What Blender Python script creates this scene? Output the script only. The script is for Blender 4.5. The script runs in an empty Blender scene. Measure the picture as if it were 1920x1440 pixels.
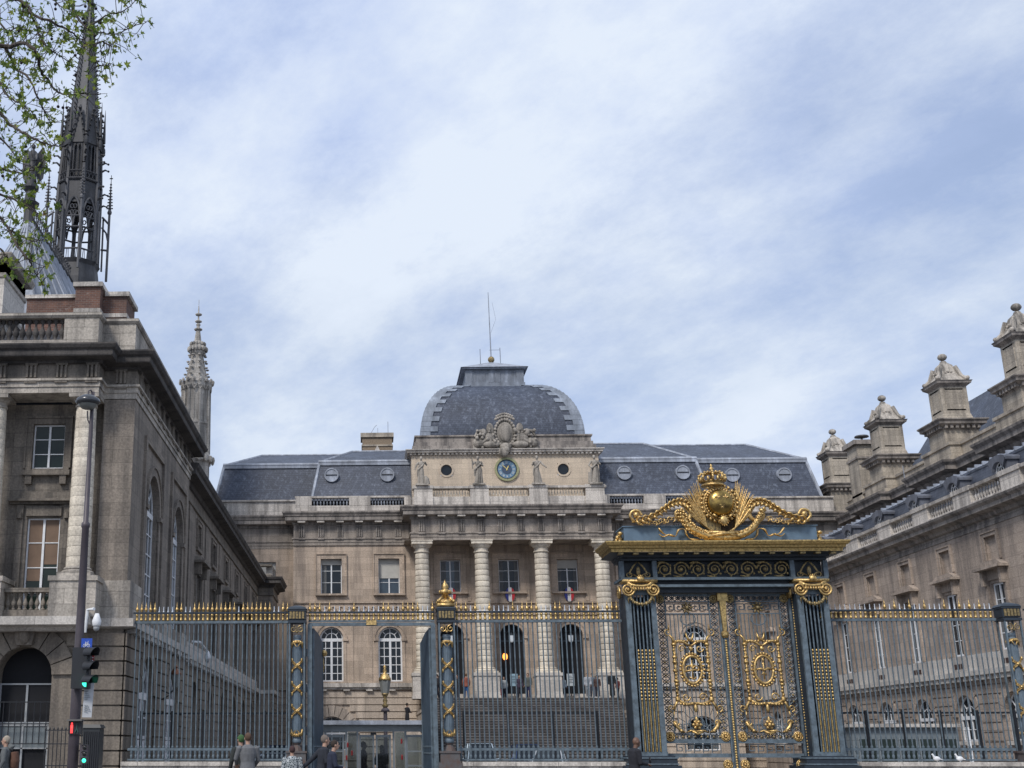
import bpy, math, random
from mathutils import Vector, Matrix
R = math.radians
random.seed(7)
scene = bpy.context.scene
COL = scene.collection
# ------------------------------------------------------------------ camera
FPX, PPX, PPY, CAMZ = 2300.0, 600.0, 720.0, 1.65
PITCH = math.atan(680/FPX)
YAW = math.atan(90*math.cos(PITCH)/FPX)
cam = bpy.data.objects.new("camera", bpy.data.cameras.new("camera"))
COL.objects.link(cam); scene.camera = cam
cam.location = (0, 0, CAMZ)
cam.rotation_euler = (math.pi/2+PITCH, 0, YAW)
cam.data.sensor_width = 36.0
cam.data.lens = FPX/1920*36
cam.data.shift_x = (960-PPX)/1920
cam.data.clip_end = 2000
cam.data.clip_start = 0.1
scene.render.resolution_x = 1024; scene.render.resolution_y = 768
# ------------------------------------------------------------------ light
SUN_EL, SUN_AZ = R(47), R(212)      # azimuth of the sun measured clockwise from +Y
world = bpy.data.worlds.new("World"); scene.world = world
world.use_nodes = True
nt = world.node_tree; nt.nodes.clear()
def wn(t, **k):
    n = nt.nodes.new(t)
    for a, b in k.items(): setattr(n, a, b)
    return n
out = wn('ShaderNodeOutputWorld'); bg = wn('ShaderNodeBackground')
sky = wn('ShaderNodeTexSky'); sky.sky_type = 'NISHITA'; sky.sun_disc = False
sky.sun_elevation = SUN_EL; sky.sun_rotation = SUN_AZ
sky.air_density = 1.0; sky.dust_density = 1.5; sky.ozone_density = 2.0
tc = wn('ShaderNodeTexCoord')
# the cloud deck lies on a flat layer: direction divided by its height
sp = wn('ShaderNodeSeparateXYZ'); nt.links.new(tc.outputs['Generated'], sp.inputs[0])
zz = wn('ShaderNodeMath', operation='ADD'); nt.links.new(sp.outputs[2], zz.inputs[0]); zz.inputs[1].default_value = 0.34
zm = wn('ShaderNodeMath', operation='MAXIMUM'); nt.links.new(zz.outputs[0], zm.inputs[0]); zm.inputs[1].default_value = 0.05
dx = wn('ShaderNodeMath', operation='DIVIDE'); nt.links.new(sp.outputs[0], dx.inputs[0]); nt.links.new(zm.outputs[0], dx.inputs[1])
dy = wn('ShaderNodeMath', operation='DIVIDE'); nt.links.new(sp.outputs[1], dy.inputs[0]); nt.links.new(zm.outputs[0], dy.inputs[1])
cb = wn('ShaderNodeCombineXYZ'); nt.links.new(dx.outputs[0], cb.inputs[0]); nt.links.new(dy.outputs[0], cb.inputs[1])
mp = wn('ShaderNodeMapping'); nt.links.new(cb.outputs[0], mp.inputs[0])
mp.vector_type = 'TEXTURE'; mp.inputs['Rotation'].default_value = (0, 0, R(-50)); mp.inputs['Scale'].default_value = (1.05, 0.82, 1); mp.inputs['Location'].default_value = (4.8, 2.5, 0)
n1 = wn('ShaderNodeTexNoise'); nt.links.new(mp.outputs[0], n1.inputs['Vector'])
n1.inputs['Scale'].default_value = 1.15; n1.inputs['Detail'].default_value = 7; n1.inputs['Roughness'].default_value = 0.52; n1.inputs['Distortion'].default_value = 0.1
n2 = wn('ShaderNodeTexNoise'); nt.links.new(mp.outputs[0], n2.inputs['Vector'])
n2.inputs['Scale'].default_value = 5.5; n2.inputs['Detail'].default_value = 9; n2.inputs['Roughness'].default_value = 0.68
mixn = wn('ShaderNodeMath', operation='MULTIPLY_ADD'); nt.links.new(n2.outputs[0], mixn.inputs[0]); mixn.inputs[1].default_value = 0.28; nt.links.new(n1.outputs[0], mixn.inputs[2])
ramp = wn('ShaderNodeValToRGB'); nt.links.new(mixn.outputs[0], ramp.inputs[0])
ramp.color_ramp.elements[0].position = 0.46; ramp.color_ramp.elements[0].color = (0.6, 0.6, 0.6, 1)
ramp.color_ramp.elements[1].position = 0.72; ramp.color_ramp.elements[1].color = (1, 1, 1, 1)
n3 = wn('ShaderNodeTexNoise'); nt.links.new(mp.outputs[0], n3.inputs['Vector'])
n3.inputs['Scale'].default_value = 2.3; n3.inputs['Detail'].default_value = 8; n3.inputs['Distortion'].default_value = 0.15
n3m = wn('ShaderNodeMath', operation='MULTIPLY'); nt.links.new(n3.outputs[0], n3m.inputs[0]); n3m.inputs[1].default_value = 0.62
n3a = wn('ShaderNodeMath', operation='MULTIPLY_ADD'); nt.links.new(n2.outputs[0], n3a.inputs[0]); n3a.inputs[1].default_value = 0.42; nt.links.new(n3m.outputs[0], n3a.inputs[2])
r3 = wn('ShaderNodeValToRGB'); nt.links.new(n3a.outputs[0], r3.inputs[0])
r3.color_ramp.elements[0].position = 0.40; r3.color_ramp.elements[0].color = (4.1, 5.0, 7.2, 1)
r3.color_ramp.elements[1].position = 0.61; r3.color_ramp.elements[1].color = (6.3, 6.95, 7.95, 1)
mixc = wn('ShaderNodeMixRGB'); nt.links.new(ramp.outputs[0], mixc.inputs[0])
nt.links.new(sky.outputs[0], mixc.inputs[1]); nt.links.new(r3.outputs[0], mixc.inputs[2])
nt.links.new(mixc.outputs[0], bg.inputs[0]); bg.inputs[1].default_value = 0.1
nt.links.new(bg.outputs[0], out.inputs[0])
sun = bpy.data.objects.new("sun", bpy.data.lights.new("sun", 'SUN')); COL.objects.link(sun)
sun.data.energy = 2.1; sun.data.angle = R(14); sun.data.color = (1, 0.94, 0.86)
sd = Vector((math.sin(SUN_AZ)*math.cos(SUN_EL), math.cos(SUN_AZ)*math.cos(SUN_EL), math.sin(SUN_EL)))
sun.rotation_euler = (-sd).to_track_quat('-Z', 'Y').to_euler()
sun.location = (0, 0, 60)
vs = scene.view_settings; vs.view_transform = 'Standard'; vs.look = 'None'; vs.gamma = 1; vs.exposure = 0.3

# ------------------------------------------------------------------ measuring: a point of the photograph at a known plane
_c, _s, _ct, _st = math.cos(PITCH), math.sin(PITCH), math.cos(YAW), math.sin(YAW)
_F = Vector((-_st*_c, _ct*_c, _s)); _Rt = Vector((_ct, _st, 0)); _U = _Rt.cross(_F)
def at(x, y, Y):
    r = _F+_Rt*((x-PPX)/FPX)+_U*((PPY-y)/FPX); r = r*(Y/r.y)
    return (r.x, r.z+CAMZ)

# ------------------------------------------------------------------ materials
def _mat(name):
    m = bpy.data.materials.new(name); m.use_nodes = True
    t = m.node_tree; b = t.nodes['Principled BSDF']
    return m, t, b
def _n(t, ty, **k):
    n = t.nodes.new(ty)
    for a, b in k.items(): setattr(n, a, b)
    return n
def _pos(t):
    g = _n(t, 'ShaderNodeTexCoord'); return g.outputs['Object']
def _noise(t, vec, scale, detail=4, rough=0.55, sc=None):
    if sc:
        m = _n(t, 'ShaderNodeMapping'); t.links.new(vec, m.inputs[0]); m.inputs['Scale'].default_value = sc; vec = m.outputs[0]
    n = _n(t, 'ShaderNodeTexNoise'); t.links.new(vec, n.inputs['Vector'])
    n.inputs['Scale'].default_value = scale; n.inputs['Detail'].default_value = detail; n.inputs['Roughness'].default_value = rough
    return n.outputs[0]
def _ramp(t, fac, stops):
    r = _n(t, 'ShaderNodeValToRGB'); t.links.new(fac, r.inputs[0])
    e = r.color_ramp.elements
    while len(e) < len(stops): e.new(0.5)
    for i, (p, c) in enumerate(stops):
        e[i].position = p; e[i].color = (c[0], c[1], c[2], 1)
    return r.outputs[0]
def _mix(t, f, a, b, mode='MIX'):
    m = _n(t, 'ShaderNodeMixRGB', blend_type=mode)
    for i, v in ((0, f), (1, a), (2, b)):
        if isinstance(v, (int, float)): m.inputs[i].default_value = v
        elif isinstance(v, tuple): m.inputs[i].default_value = (v[0], v[1], v[2], 1)
        else: t.links.new(v, m.inputs[i])
    return m.outputs[0]
def _bump(t, b, h, s=0.3, d=0.02):
    n = _n(t, 'ShaderNodeBump'); n.inputs['Strength'].default_value = s; n.inputs['Distance'].default_value = d
    t.links.new(h, n.inputs['Height']); t.links.new(n.outputs[0], b.inputs['Normal'])
def stone(name, light, dark, soot, block=(1.3, 0.42), joint=0.5, sootamt=0.5, rough=0.9, var=0.35, hollow_shade=False):
    gr = lambda c: tuple(x*0.92+sum(c)/3*0.08 for x in c)
    light, dark = gr(light), gr(dark); sootamt *= 0.9
    """ashlar: blocks that differ a little, fine joints, patches and vertical run-off stains"""
    m, t, b = _mat(name)
    P = _n(t, 'ShaderNodeNewGeometry').outputs['Position']
    s = _n(t, 'ShaderNodeSeparateXYZ'); t.links.new(P, s.inputs[0])
    a = _n(t, 'ShaderNodeMath', operation='ADD'); t.links.new(s.outputs[0], a.inputs[0]); t.links.new(s.outputs[1], a.inputs[1])
    c = _n(t, 'ShaderNodeCombineXYZ'); t.links.new(a.outputs[0], c.inputs[0]); t.links.new(s.outputs[2], c.inputs[1])
    br = _n(t, 'ShaderNodeTexBrick'); t.links.new(c.outputs[0], br.inputs['Vector'])
    br.inputs['Scale'].default_value = 1; br.inputs['Brick Width'].default_value = block[0]; br.inputs['Row Height'].default_value = block[1]
    br.inputs['Mortar Size'].default_value = 0.012; br.inputs['Mortar Smooth'].default_value = 0.2
    br.inputs['Color1'].default_value = (0, 0, 0, 1); br.inputs['Color2'].default_value = (1, 1, 1, 1); br.inputs['Mortar'].default_value = (0.5, 0.5, 0.5, 1)
    base = _mix(t, _noise(t, P, 0.45, 6, 0.6), light, dark)
    v = _mix(t, br.outputs['Color'], tuple(x*(1-var) for x in light), tuple(min(1, x*(1+var*0.5)) for x in light))
    base = _mix(t, 0.5, base, v)
    st = _noise(t, P, 1.0, 6, 0.65, (1.6, 1.6, 0.16))
    f = _ramp(t, st, [(0.45, (0, 0, 0)), (0.62, (sootamt*1.1,)*3)])
    base = _mix(t, f, base, soot)
    blot = _ramp(t, _noise(t, P, 2.3, 7, 0.7), [(0.54, (0, 0, 0)), (0.78, (sootamt*0.65,)*3)])
    base = _mix(t, blot, base, soot)
    spk = _ramp(t, _noise(t, P, 14, 4, 0.7), [(0.35, (0.75,)*3), (0.65, (1.18,)*3)])
    base = _mix(t, 1.0, base, spk, 'MULTIPLY')
    jf = _n(t, 'ShaderNodeMath', operation='MULTIPLY'); t.links.new(br.outputs['Fac'], jf.inputs[0]); jf.inputs[1].default_value = joint
    base = _mix(t, jf.outputs[0], base, tuple(x*0.4 for x in soot))
    if hollow_shade:
        gp_ = _n(t, 'ShaderNodeNewGeometry'); base = _mix(t, 1.0, base, _ramp(t, gp_.outputs['Pointiness'], [(0.44, (0.22,)*3), (0.52, (1, 1, 1)), (0.6, (1.25,)*3)]), 'MULTIPLY')  # shade in hollows and lift on ridges painted into the stone colour
    t.links.new(base, b.inputs['Base Color']); b.inputs['Roughness'].default_value = rough
    _bump(t, b, _noise(t, P, 9, 6, 0.7), 0.5, 0.03)
    return m
def plain(name, col, rough=0.6, metal=0.0, var=0.2, scale=6, bump=0.0, spec=None, col2=None, bscale=None):
    m, t, b = _mat(name)
    P = _pos(t)
    n = _noise(t, P, scale, 5, 0.6)
    c2 = col2 or tuple(x*(1-var) for x in col)
    c = _ramp(t, n, [(0.32, c2), (0.62, col)])
    t.links.new(c, b.inputs['Base Color']); b.inputs['Roughness'].default_value = rough; b.inputs['Metallic'].default_value = metal
    if spec is not None: b.inputs['Specular IOR Level'].default_value = spec
    if bump: _bump(t, b, _noise(t, P, bscale or scale*4, 5, 0.65), bump, 0.02)
    return m
def emit(name, col, s):
    m, t, b = _mat(name); b.inputs['Base Color'].default_value = (*col, 1)
    b.inputs['Emission Color'].default_value = (*col, 1); b.inputs['Emission Strength'].default_value = s
    return m
def slate(name, c1, c2, bw=0.28, rh=0.17, streak=(0.32, 0.35, 0.42)):
    m, t, b = _mat(name)
    P = _n(t, 'ShaderNodeNewGeometry').outputs['Position']
    s = _n(t, 'ShaderNodeSeparateXYZ'); t.links.new(P, s.inputs[0])
    a = _n(t, 'ShaderNodeMath', operation='ADD'); t.links.new(s.outputs[0], a.inputs[0]); t.links.new(s.outputs[1], a.inputs[1])
    c = _n(t, 'ShaderNodeCombineXYZ'); t.links.new(a.outputs[0], c.inputs[0]); t.links.new(s.outputs[2], c.inputs[1])
    br = _n(t, 'ShaderNodeTexBrick'); t.links.new(c.outputs[0], br.inputs['Vector'])
    br.inputs['Scale'].default_value = 1; br.inputs['Brick Width'].default_value = bw; br.inputs['Row Height'].default_value = rh
    br.inputs['Mortar Size'].default_value = 0.01; br.inputs['Mortar'].default_value = (c1[0]*.4, c1[1]*.4, c1[2]*.4, 1)
    br.inputs['Color1'].default_value = (*c1, 1); br.inputs['Color2'].default_value = (*c2, 1)
    big = _ramp(t, _noise(t, P, 0.5, 5, 0.6), [(0.35, (0.75,)*3), (0.7, (1.25,)*3)])
    base = _mix(t, 1.0, br.outputs[0], big, 'MULTIPLY')
    f = _ramp(t, _noise(t, P, 2.6, 8, 0.75, (1.4, 1.4, 0.9)), [(0.52, (0, 0, 0)), (0.7, (0.55,)*3)])
    base = _mix(t, f, base, streak)
    t.links.new(base, b.inputs['Base Color']); b.inputs['Roughness'].default_value = 0.55
    _bump(t, b, br.outputs['Fac'], 0.3, 0.02)
    return m
def brick(name):
    m, t, b = _mat(name)
    P = _n(t, 'ShaderNodeNewGeometry').outputs['Position']
    s = _n(t, 'ShaderNodeSeparateXYZ'); t.links.new(P, s.inputs[0])
    a = _n(t, 'ShaderNodeMath', operation='ADD'); t.links.new(s.outputs[0], a.inputs[0]); t.links.new(s.outputs[1], a.inputs[1])
    c = _n(t, 'ShaderNodeCombineXYZ'); t.links.new(a.outputs[0], c.inputs[0]); t.links.new(s.outputs[2], c.inputs[1])
    br = _n(t, 'ShaderNodeTexBrick'); t.links.new(c.outputs[0], br.inputs['Vector'])
    br.inputs['Scale'].default_value = 1; br.inputs['Brick Width'].default_value = 0.24; br.inputs['Row Height'].default_value = 0.085
    br.inputs['Mortar Size'].default_value = 0.01; br.inputs['Mortar'].default_value = (0.2, 0.16, 0.14, 1)
    br.inputs['Color1'].default_value = (0.20, 0.095, 0.065, 1); br.inputs['Color2'].default_value = (0.12, 0.06, 0.048, 1)
    f = _ramp(t, _noise(t, P, 1.2, 6, 0.65), [(0.4, (0, 0, 0)), (0.7, (0.7,)*3)])
    base = _mix(t, f, br.outputs[0], (0.07, 0.05, 0.045))
    f2 = _ramp(t, _noise(t, P, 3.2, 6, 0.7), [(0.58, (0, 0, 0)), (0.7, (0.5,)*3)])
    base = _mix(t, f2, base, (0.33, 0.3, 0.28))
    t.links.new(base, b.inputs['Base Color']); b.inputs['Roughness'].default_value = 0.9
    _bump(t, b, br.outputs['Fac'], 0.4, 0.02)
    return m
def lead(name, col, ribs=False):
    m, t, b = _mat(name)
    P = _n(t, 'ShaderNodeNewGeometry').outputs['Position']
    n = _noise(t, P, 1.6, 7, 0.7, (1, 1, 0.35))
    c = _ramp(t, n, [(0.3, tuple(x*0.5 for x in col)), (0.55, col), (0.75, tuple(min(1, x*1.7) for x in col))])
    t.links.new(c, b.inputs['Base Color']); b.inputs['Roughness'].default_value = 0.6; b.inputs['Metallic'].default_value = 0.15
    _bump(t, b, _noise(t, P, 8, 5), 0.3, 0.02)
    return m
M = {}
M['soot'] = stone('sooty_stone', (0.258, 0.223, 0.184), (0.145, 0.127, 0.110), (0.038, 0.036, 0.036), (1.5, 0.5), 0.35, 0.6)
M['soot2'] = stone('sooty_side_stone', (0.307, 0.261, 0.215), (0.183, 0.157, 0.136), (0.05, 0.046, 0.045), (1.4, 0.45), 0.3, 0.5)
M['rust'] = stone('rusticated_stone', (0.290, 0.247, 0.198), (0.185, 0.155, 0.130), (0.045, 0.04, 0.04), (1.6, 9.0), 0.35, 0.5)
M['pale'] = stone('weathered_pale_stone', (0.504, 0.455, 0.392), (0.336, 0.301, 0.266), (0.085, 0.08, 0.078), (1.2, 0.5), 0.45, 0.6)
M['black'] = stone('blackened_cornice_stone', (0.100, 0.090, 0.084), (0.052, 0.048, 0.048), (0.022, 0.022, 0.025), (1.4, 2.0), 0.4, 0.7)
M['tan'] = stone('tan_facade_stone', (0.551, 0.435, 0.338), (0.400, 0.323, 0.254), (0.13, 0.11, 0.10), (1.5, 0.5), 0.3, 0.5)
M['tan2'] = stone('cream_attic_stone', (0.660, 0.540, 0.408), (0.516, 0.432, 0.336), (0.22, 0.19, 0.17), (1.6, 0.42), 0.3, 0.25, var=0.18)
M['tanr'] = stone('tan_rusticated_stone', (0.604, 0.504, 0.409), (0.460, 0.389, 0.323), (0.14, 0.12, 0.11), (1.5, 9.0), 0.4, 0.5)
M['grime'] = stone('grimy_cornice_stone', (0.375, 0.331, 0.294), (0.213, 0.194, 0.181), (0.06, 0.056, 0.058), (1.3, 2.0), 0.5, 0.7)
M['column'] = stone('column_stone', (0.80, 0.725, 0.60), (0.62, 0.55, 0.45), (0.24, 0.20, 0.165), (9, 0.42), 0.2, 0.45) if True else stone('column_stone', (0.750, 0.681, 0.569), (0.575, 0.512, 0.431), (0.18, 0.155, 0.135), (9, 0.42), 0.2, 0.5)
M['para'] = stone('parapet_stone', (0.660, 0.611, 0.555), (0.477, 0.435, 0.393), (0.12, 0.11, 0.105), (1.3, 0.8), 0.5, 0.6)
M['wingr'] = stone('pinkish_wing_stone', (0.444, 0.360, 0.294), (0.306, 0.255, 0.216), (0.11, 0.095, 0.09), (1.5, 0.48), 0.3, 0.55)
M['statue'] = stone('statue_stone', (0.546, 0.494, 0.429), (0.260, 0.234, 0.208), (0.05, 0.048, 0.045), (50, 50), 0.0, 0.8, hollow_shade=True)
M['chim'] = stone('chimney_stone', (0.499, 0.436, 0.349), (0.326, 0.285, 0.238), (0.11, 0.10, 0.095), (1.1, 0.4), 0.35, 0.6)
M['white'] = stone('whitish_limestone', (0.644, 0.598, 0.540), (0.483, 0.448, 0.414), (0.22, 0.2, 0.19), (1.6, 0.8), 0.5, 0.25)
M['slate'] = slate('slate_roof', (0.042, 0.053, 0.082), (0.066, 0.080, 0.116), streak=(0.24, 0.28, 0.36))
M['slate2'] = slate('dark_slate_roof', (0.035, 0.042, 0.062), (0.055, 0.062, 0.085), streak=(0.12, 0.14, 0.18))
M['lead'] = lead('grey_lead', (0.21, 0.235, 0.28))
M['leadlt'] = lead('pale_lead_roll', (0.33, 0.36, 0.42))
M['leaddk'] = lead('dark_spire_lead', (0.055, 0.056, 0.062))
M['leadq'] = lead('dome_quoin_lead', (0.22, 0.25, 0.30))
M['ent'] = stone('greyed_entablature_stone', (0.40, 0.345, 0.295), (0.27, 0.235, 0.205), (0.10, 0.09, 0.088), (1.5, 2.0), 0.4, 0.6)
M['turret'] = stone('greyish_turret_stone', (0.54, 0.50, 0.445), (0.38, 0.35, 0.31), (0.09, 0.085, 0.08), (0.9, 0.45), 0.4, 0.7)
M['ledge'] = stone('pale_ledge_stone', (0.62, 0.58, 0.53), (0.45, 0.42, 0.39), (0.16, 0.15, 0.15), (1.5, 3.0), 0.5, 0.45)  # whiter than the other pale stone: the ledges' brighter lighting put into the colour
M['leadbr'] = lead('brown_spire_lead', (0.105, 0.107, 0.118))
M['brick'] = brick('red_brick')
M['iron'] = plain('blue_grey_iron_paint', (0.125, 0.168, 0.205), 0.6, 0.0, 0.5, 6, 0.3, col2=(0.062, 0.083, 0.10))
M['ironlt'] = plain('light_fluted_iron', (0.15, 0.20, 0.25), 0.5, 0.0, 0.3, 5)
M['irondark2'] = plain('navy_sheet_iron', (0.06, 0.092, 0.13), 0.5, 0.0, 0.35, 2.5, 0.1)
M['rustiron'] = plain('rust_stained_iron', (0.10, 0.10, 0.105), 0.7, 0.0, 0.4, 5, 0.2, col2=(0.10, 0.055, 0.04))
M['shieldgold'] = plain('dark_shield_gilding', (0.45, 0.30, 0.09), 0.28, 1.0, 0.5, 6, 0.2, col2=(0.16, 0.11, 0.05))
M['gframe2'] = plain('brushed_grey_frame', (0.26, 0.29, 0.31), 0.4, 0.3, 0.15, 6)
M['gframe3'] = plain('dull_grey_panel', (0.17, 0.20, 0.22), 0.6, 0, 0.2, 3)
M['lamphead'] = plain('lamp_head_grey', (0.07, 0.075, 0.085), 0.25, 0.3, 0.2)
M['darklens'] = plain('unlit_lens', (0.03, 0.03, 0.03), 0.2)
M['darklens2'] = plain('unlit_green_man', (0.04, 0.09, 0.08), 0.4)
M['cab'] = plain('black_cabinet', (0.025, 0.03, 0.035), 0.5)
M['bark'] = plain('plane_bark', (0.075, 0.06, 0.05), 0.9, 0, 0.4, 14, 0.3)
M['seed'] = plain('seed_ball_brown', (0.02, 0.014, 0.018), 0.9, 0, 0.3, 60, 0.4)
def _leafmat():
    m, t, b = _mat('young_leaf'); P = _pos(t)
    c = _ramp(t, _noise(t, P, 14, 3), [(0.34, (0.05, 0.085, 0.02)), (0.46, (0.12, 0.19, 0.035)), (0.6, (0.32, 0.40, 0.06)), (0.74, (0.24, 0.13, 0.05))])
    t.links.new(c, b.inputs['Base Color']); b.inputs['Roughness'].default_value = 0.6
    tr = _n(t, 'ShaderNodeBsdfTranslucent'); t.links.new(c, tr.inputs[0]); mx = _n(t, 'ShaderNodeMixShader'); mx.inputs[0].default_value = 0.4
    o = t.nodes['Material Output']; t.links.new(b.outputs[0], mx.inputs[1]); t.links.new(tr.outputs[0], mx.inputs[2]); t.links.new(mx.outputs[0], o.inputs[0]); return m
M['leaf'] = _leafmat()
M['irondk'] = plain('dark_blue_iron_paint', (0.022, 0.034, 0.05), 0.5, 0.0, 0.4, 5, 0.2)
M['irontop'] = plain('blue_plinth_paint', (0.10, 0.165, 0.245), 0.6, 0.0, 0.25, 3, 0.2)
def gilt(name, hi, lo, rough=0.36, metal=0.9):
    m, t, b = _mat(name); g = _n(t, 'ShaderNodeNewGeometry')
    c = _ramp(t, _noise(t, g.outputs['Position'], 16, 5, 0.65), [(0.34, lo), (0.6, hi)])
    p = _ramp(t, g.outputs['Pointiness'], [(0.46, (0.10, 0.08, 0.07)), (0.53, (1, 1, 1))])  # crevice shade put into the gilding colour by curvature
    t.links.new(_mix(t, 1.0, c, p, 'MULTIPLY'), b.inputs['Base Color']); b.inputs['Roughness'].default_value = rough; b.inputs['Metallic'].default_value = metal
    _bump(t, b, _noise(t, g.outputs['Position'], 40, 4, 0.7), 0.6, 0.01); return m
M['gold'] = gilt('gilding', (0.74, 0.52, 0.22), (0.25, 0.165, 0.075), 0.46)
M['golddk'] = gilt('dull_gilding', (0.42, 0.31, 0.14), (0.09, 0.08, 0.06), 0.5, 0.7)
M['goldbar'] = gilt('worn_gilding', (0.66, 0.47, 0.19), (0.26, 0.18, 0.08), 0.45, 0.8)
M['peg'] = plain('bare_grey_peg', (0.5, 0.55, 0.62), 0.4, 0.3, 0.2)
M['brownvoid'] = plain('brown_grating', (0.05, 0.025, 0.02), 0.8)
M['leaddk2'] = lead('grey_dormer_lead', (0.13, 0.14, 0.17))
M['blackiron'] = plain('black_iron', (0.018, 0.02, 0.026), 0.5)
M['pole'] = plain('mauve_grey_post_paint', (0.085, 0.072, 0.085), 0.5, 0.1, 0.25, 4)
M['lens'] = plain('clear_lamp_bowl', (0.22, 0.23, 0.22), 0.15, 0.0, 0.2)
M['glass'] = plain('dark_window_glass', (0.014, 0.02, 0.028), 0.1, 0.0, 0.3, 1.5, 0.25, spec=0.35, bscale=1.3)
M['glassb'] = plain('blue_window_glass', (0.05, 0.075, 0.10), 0.08, 0.0, 0.4, 0.9, 0.25, spec=0.55, bscale=1.1, col2=(0.02, 0.03, 0.05))
M['glassg'] = plain('greenish_window_glass', (0.02, 0.032, 0.027), 0.06, 0.0, 0.4, 1.2, spec=0.3)
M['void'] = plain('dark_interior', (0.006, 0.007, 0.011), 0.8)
M['wframe'] = plain('white_window_paint', (0.78, 0.80, 0.83), 0.5, 0, 0.15, 8)
M['gframe'] = plain('grey_window_paint', (0.34, 0.36, 0.38), 0.5, 0, 0.15, 8)
M['curtain'] = plain('grey_net_curtain', (0.16, 0.165, 0.17), 0.9, 0, 0.3, 9)
M['blind'] = plain('pale_roller_blind', (0.48, 0.47, 0.44), 0.8, 0, 0.12, 3)
M['shutter'] = plain('brown_inner_shutter', (0.19, 0.125, 0.085), 0.7, 0, 0.2, 3)
M['paving'] = plain('court_paving', (0.16, 0.15, 0.14), 0.85, 0, 0.4, 1.5, 0.3)
M['asphalt'] = plain('street_asphalt', (0.055, 0.055, 0.058), 0.85, 0, 0.3, 3, 0.3)
M['nosing'] = stone('pale_step_edge', (0.224, 0.208, 0.200), (0.136, 0.128, 0.124), (0.05, 0.047, 0.05), (1.7, 9), 0.5, 0.5)  # paler than the risers, so every step edge stands out
M['step'] = stone('dark_step_stone', (0.098, 0.089, 0.087), (0.060, 0.054, 0.054), (0.035, 0.033, 0.036), (1.7, 9), 0.3, 0.5)

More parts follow.
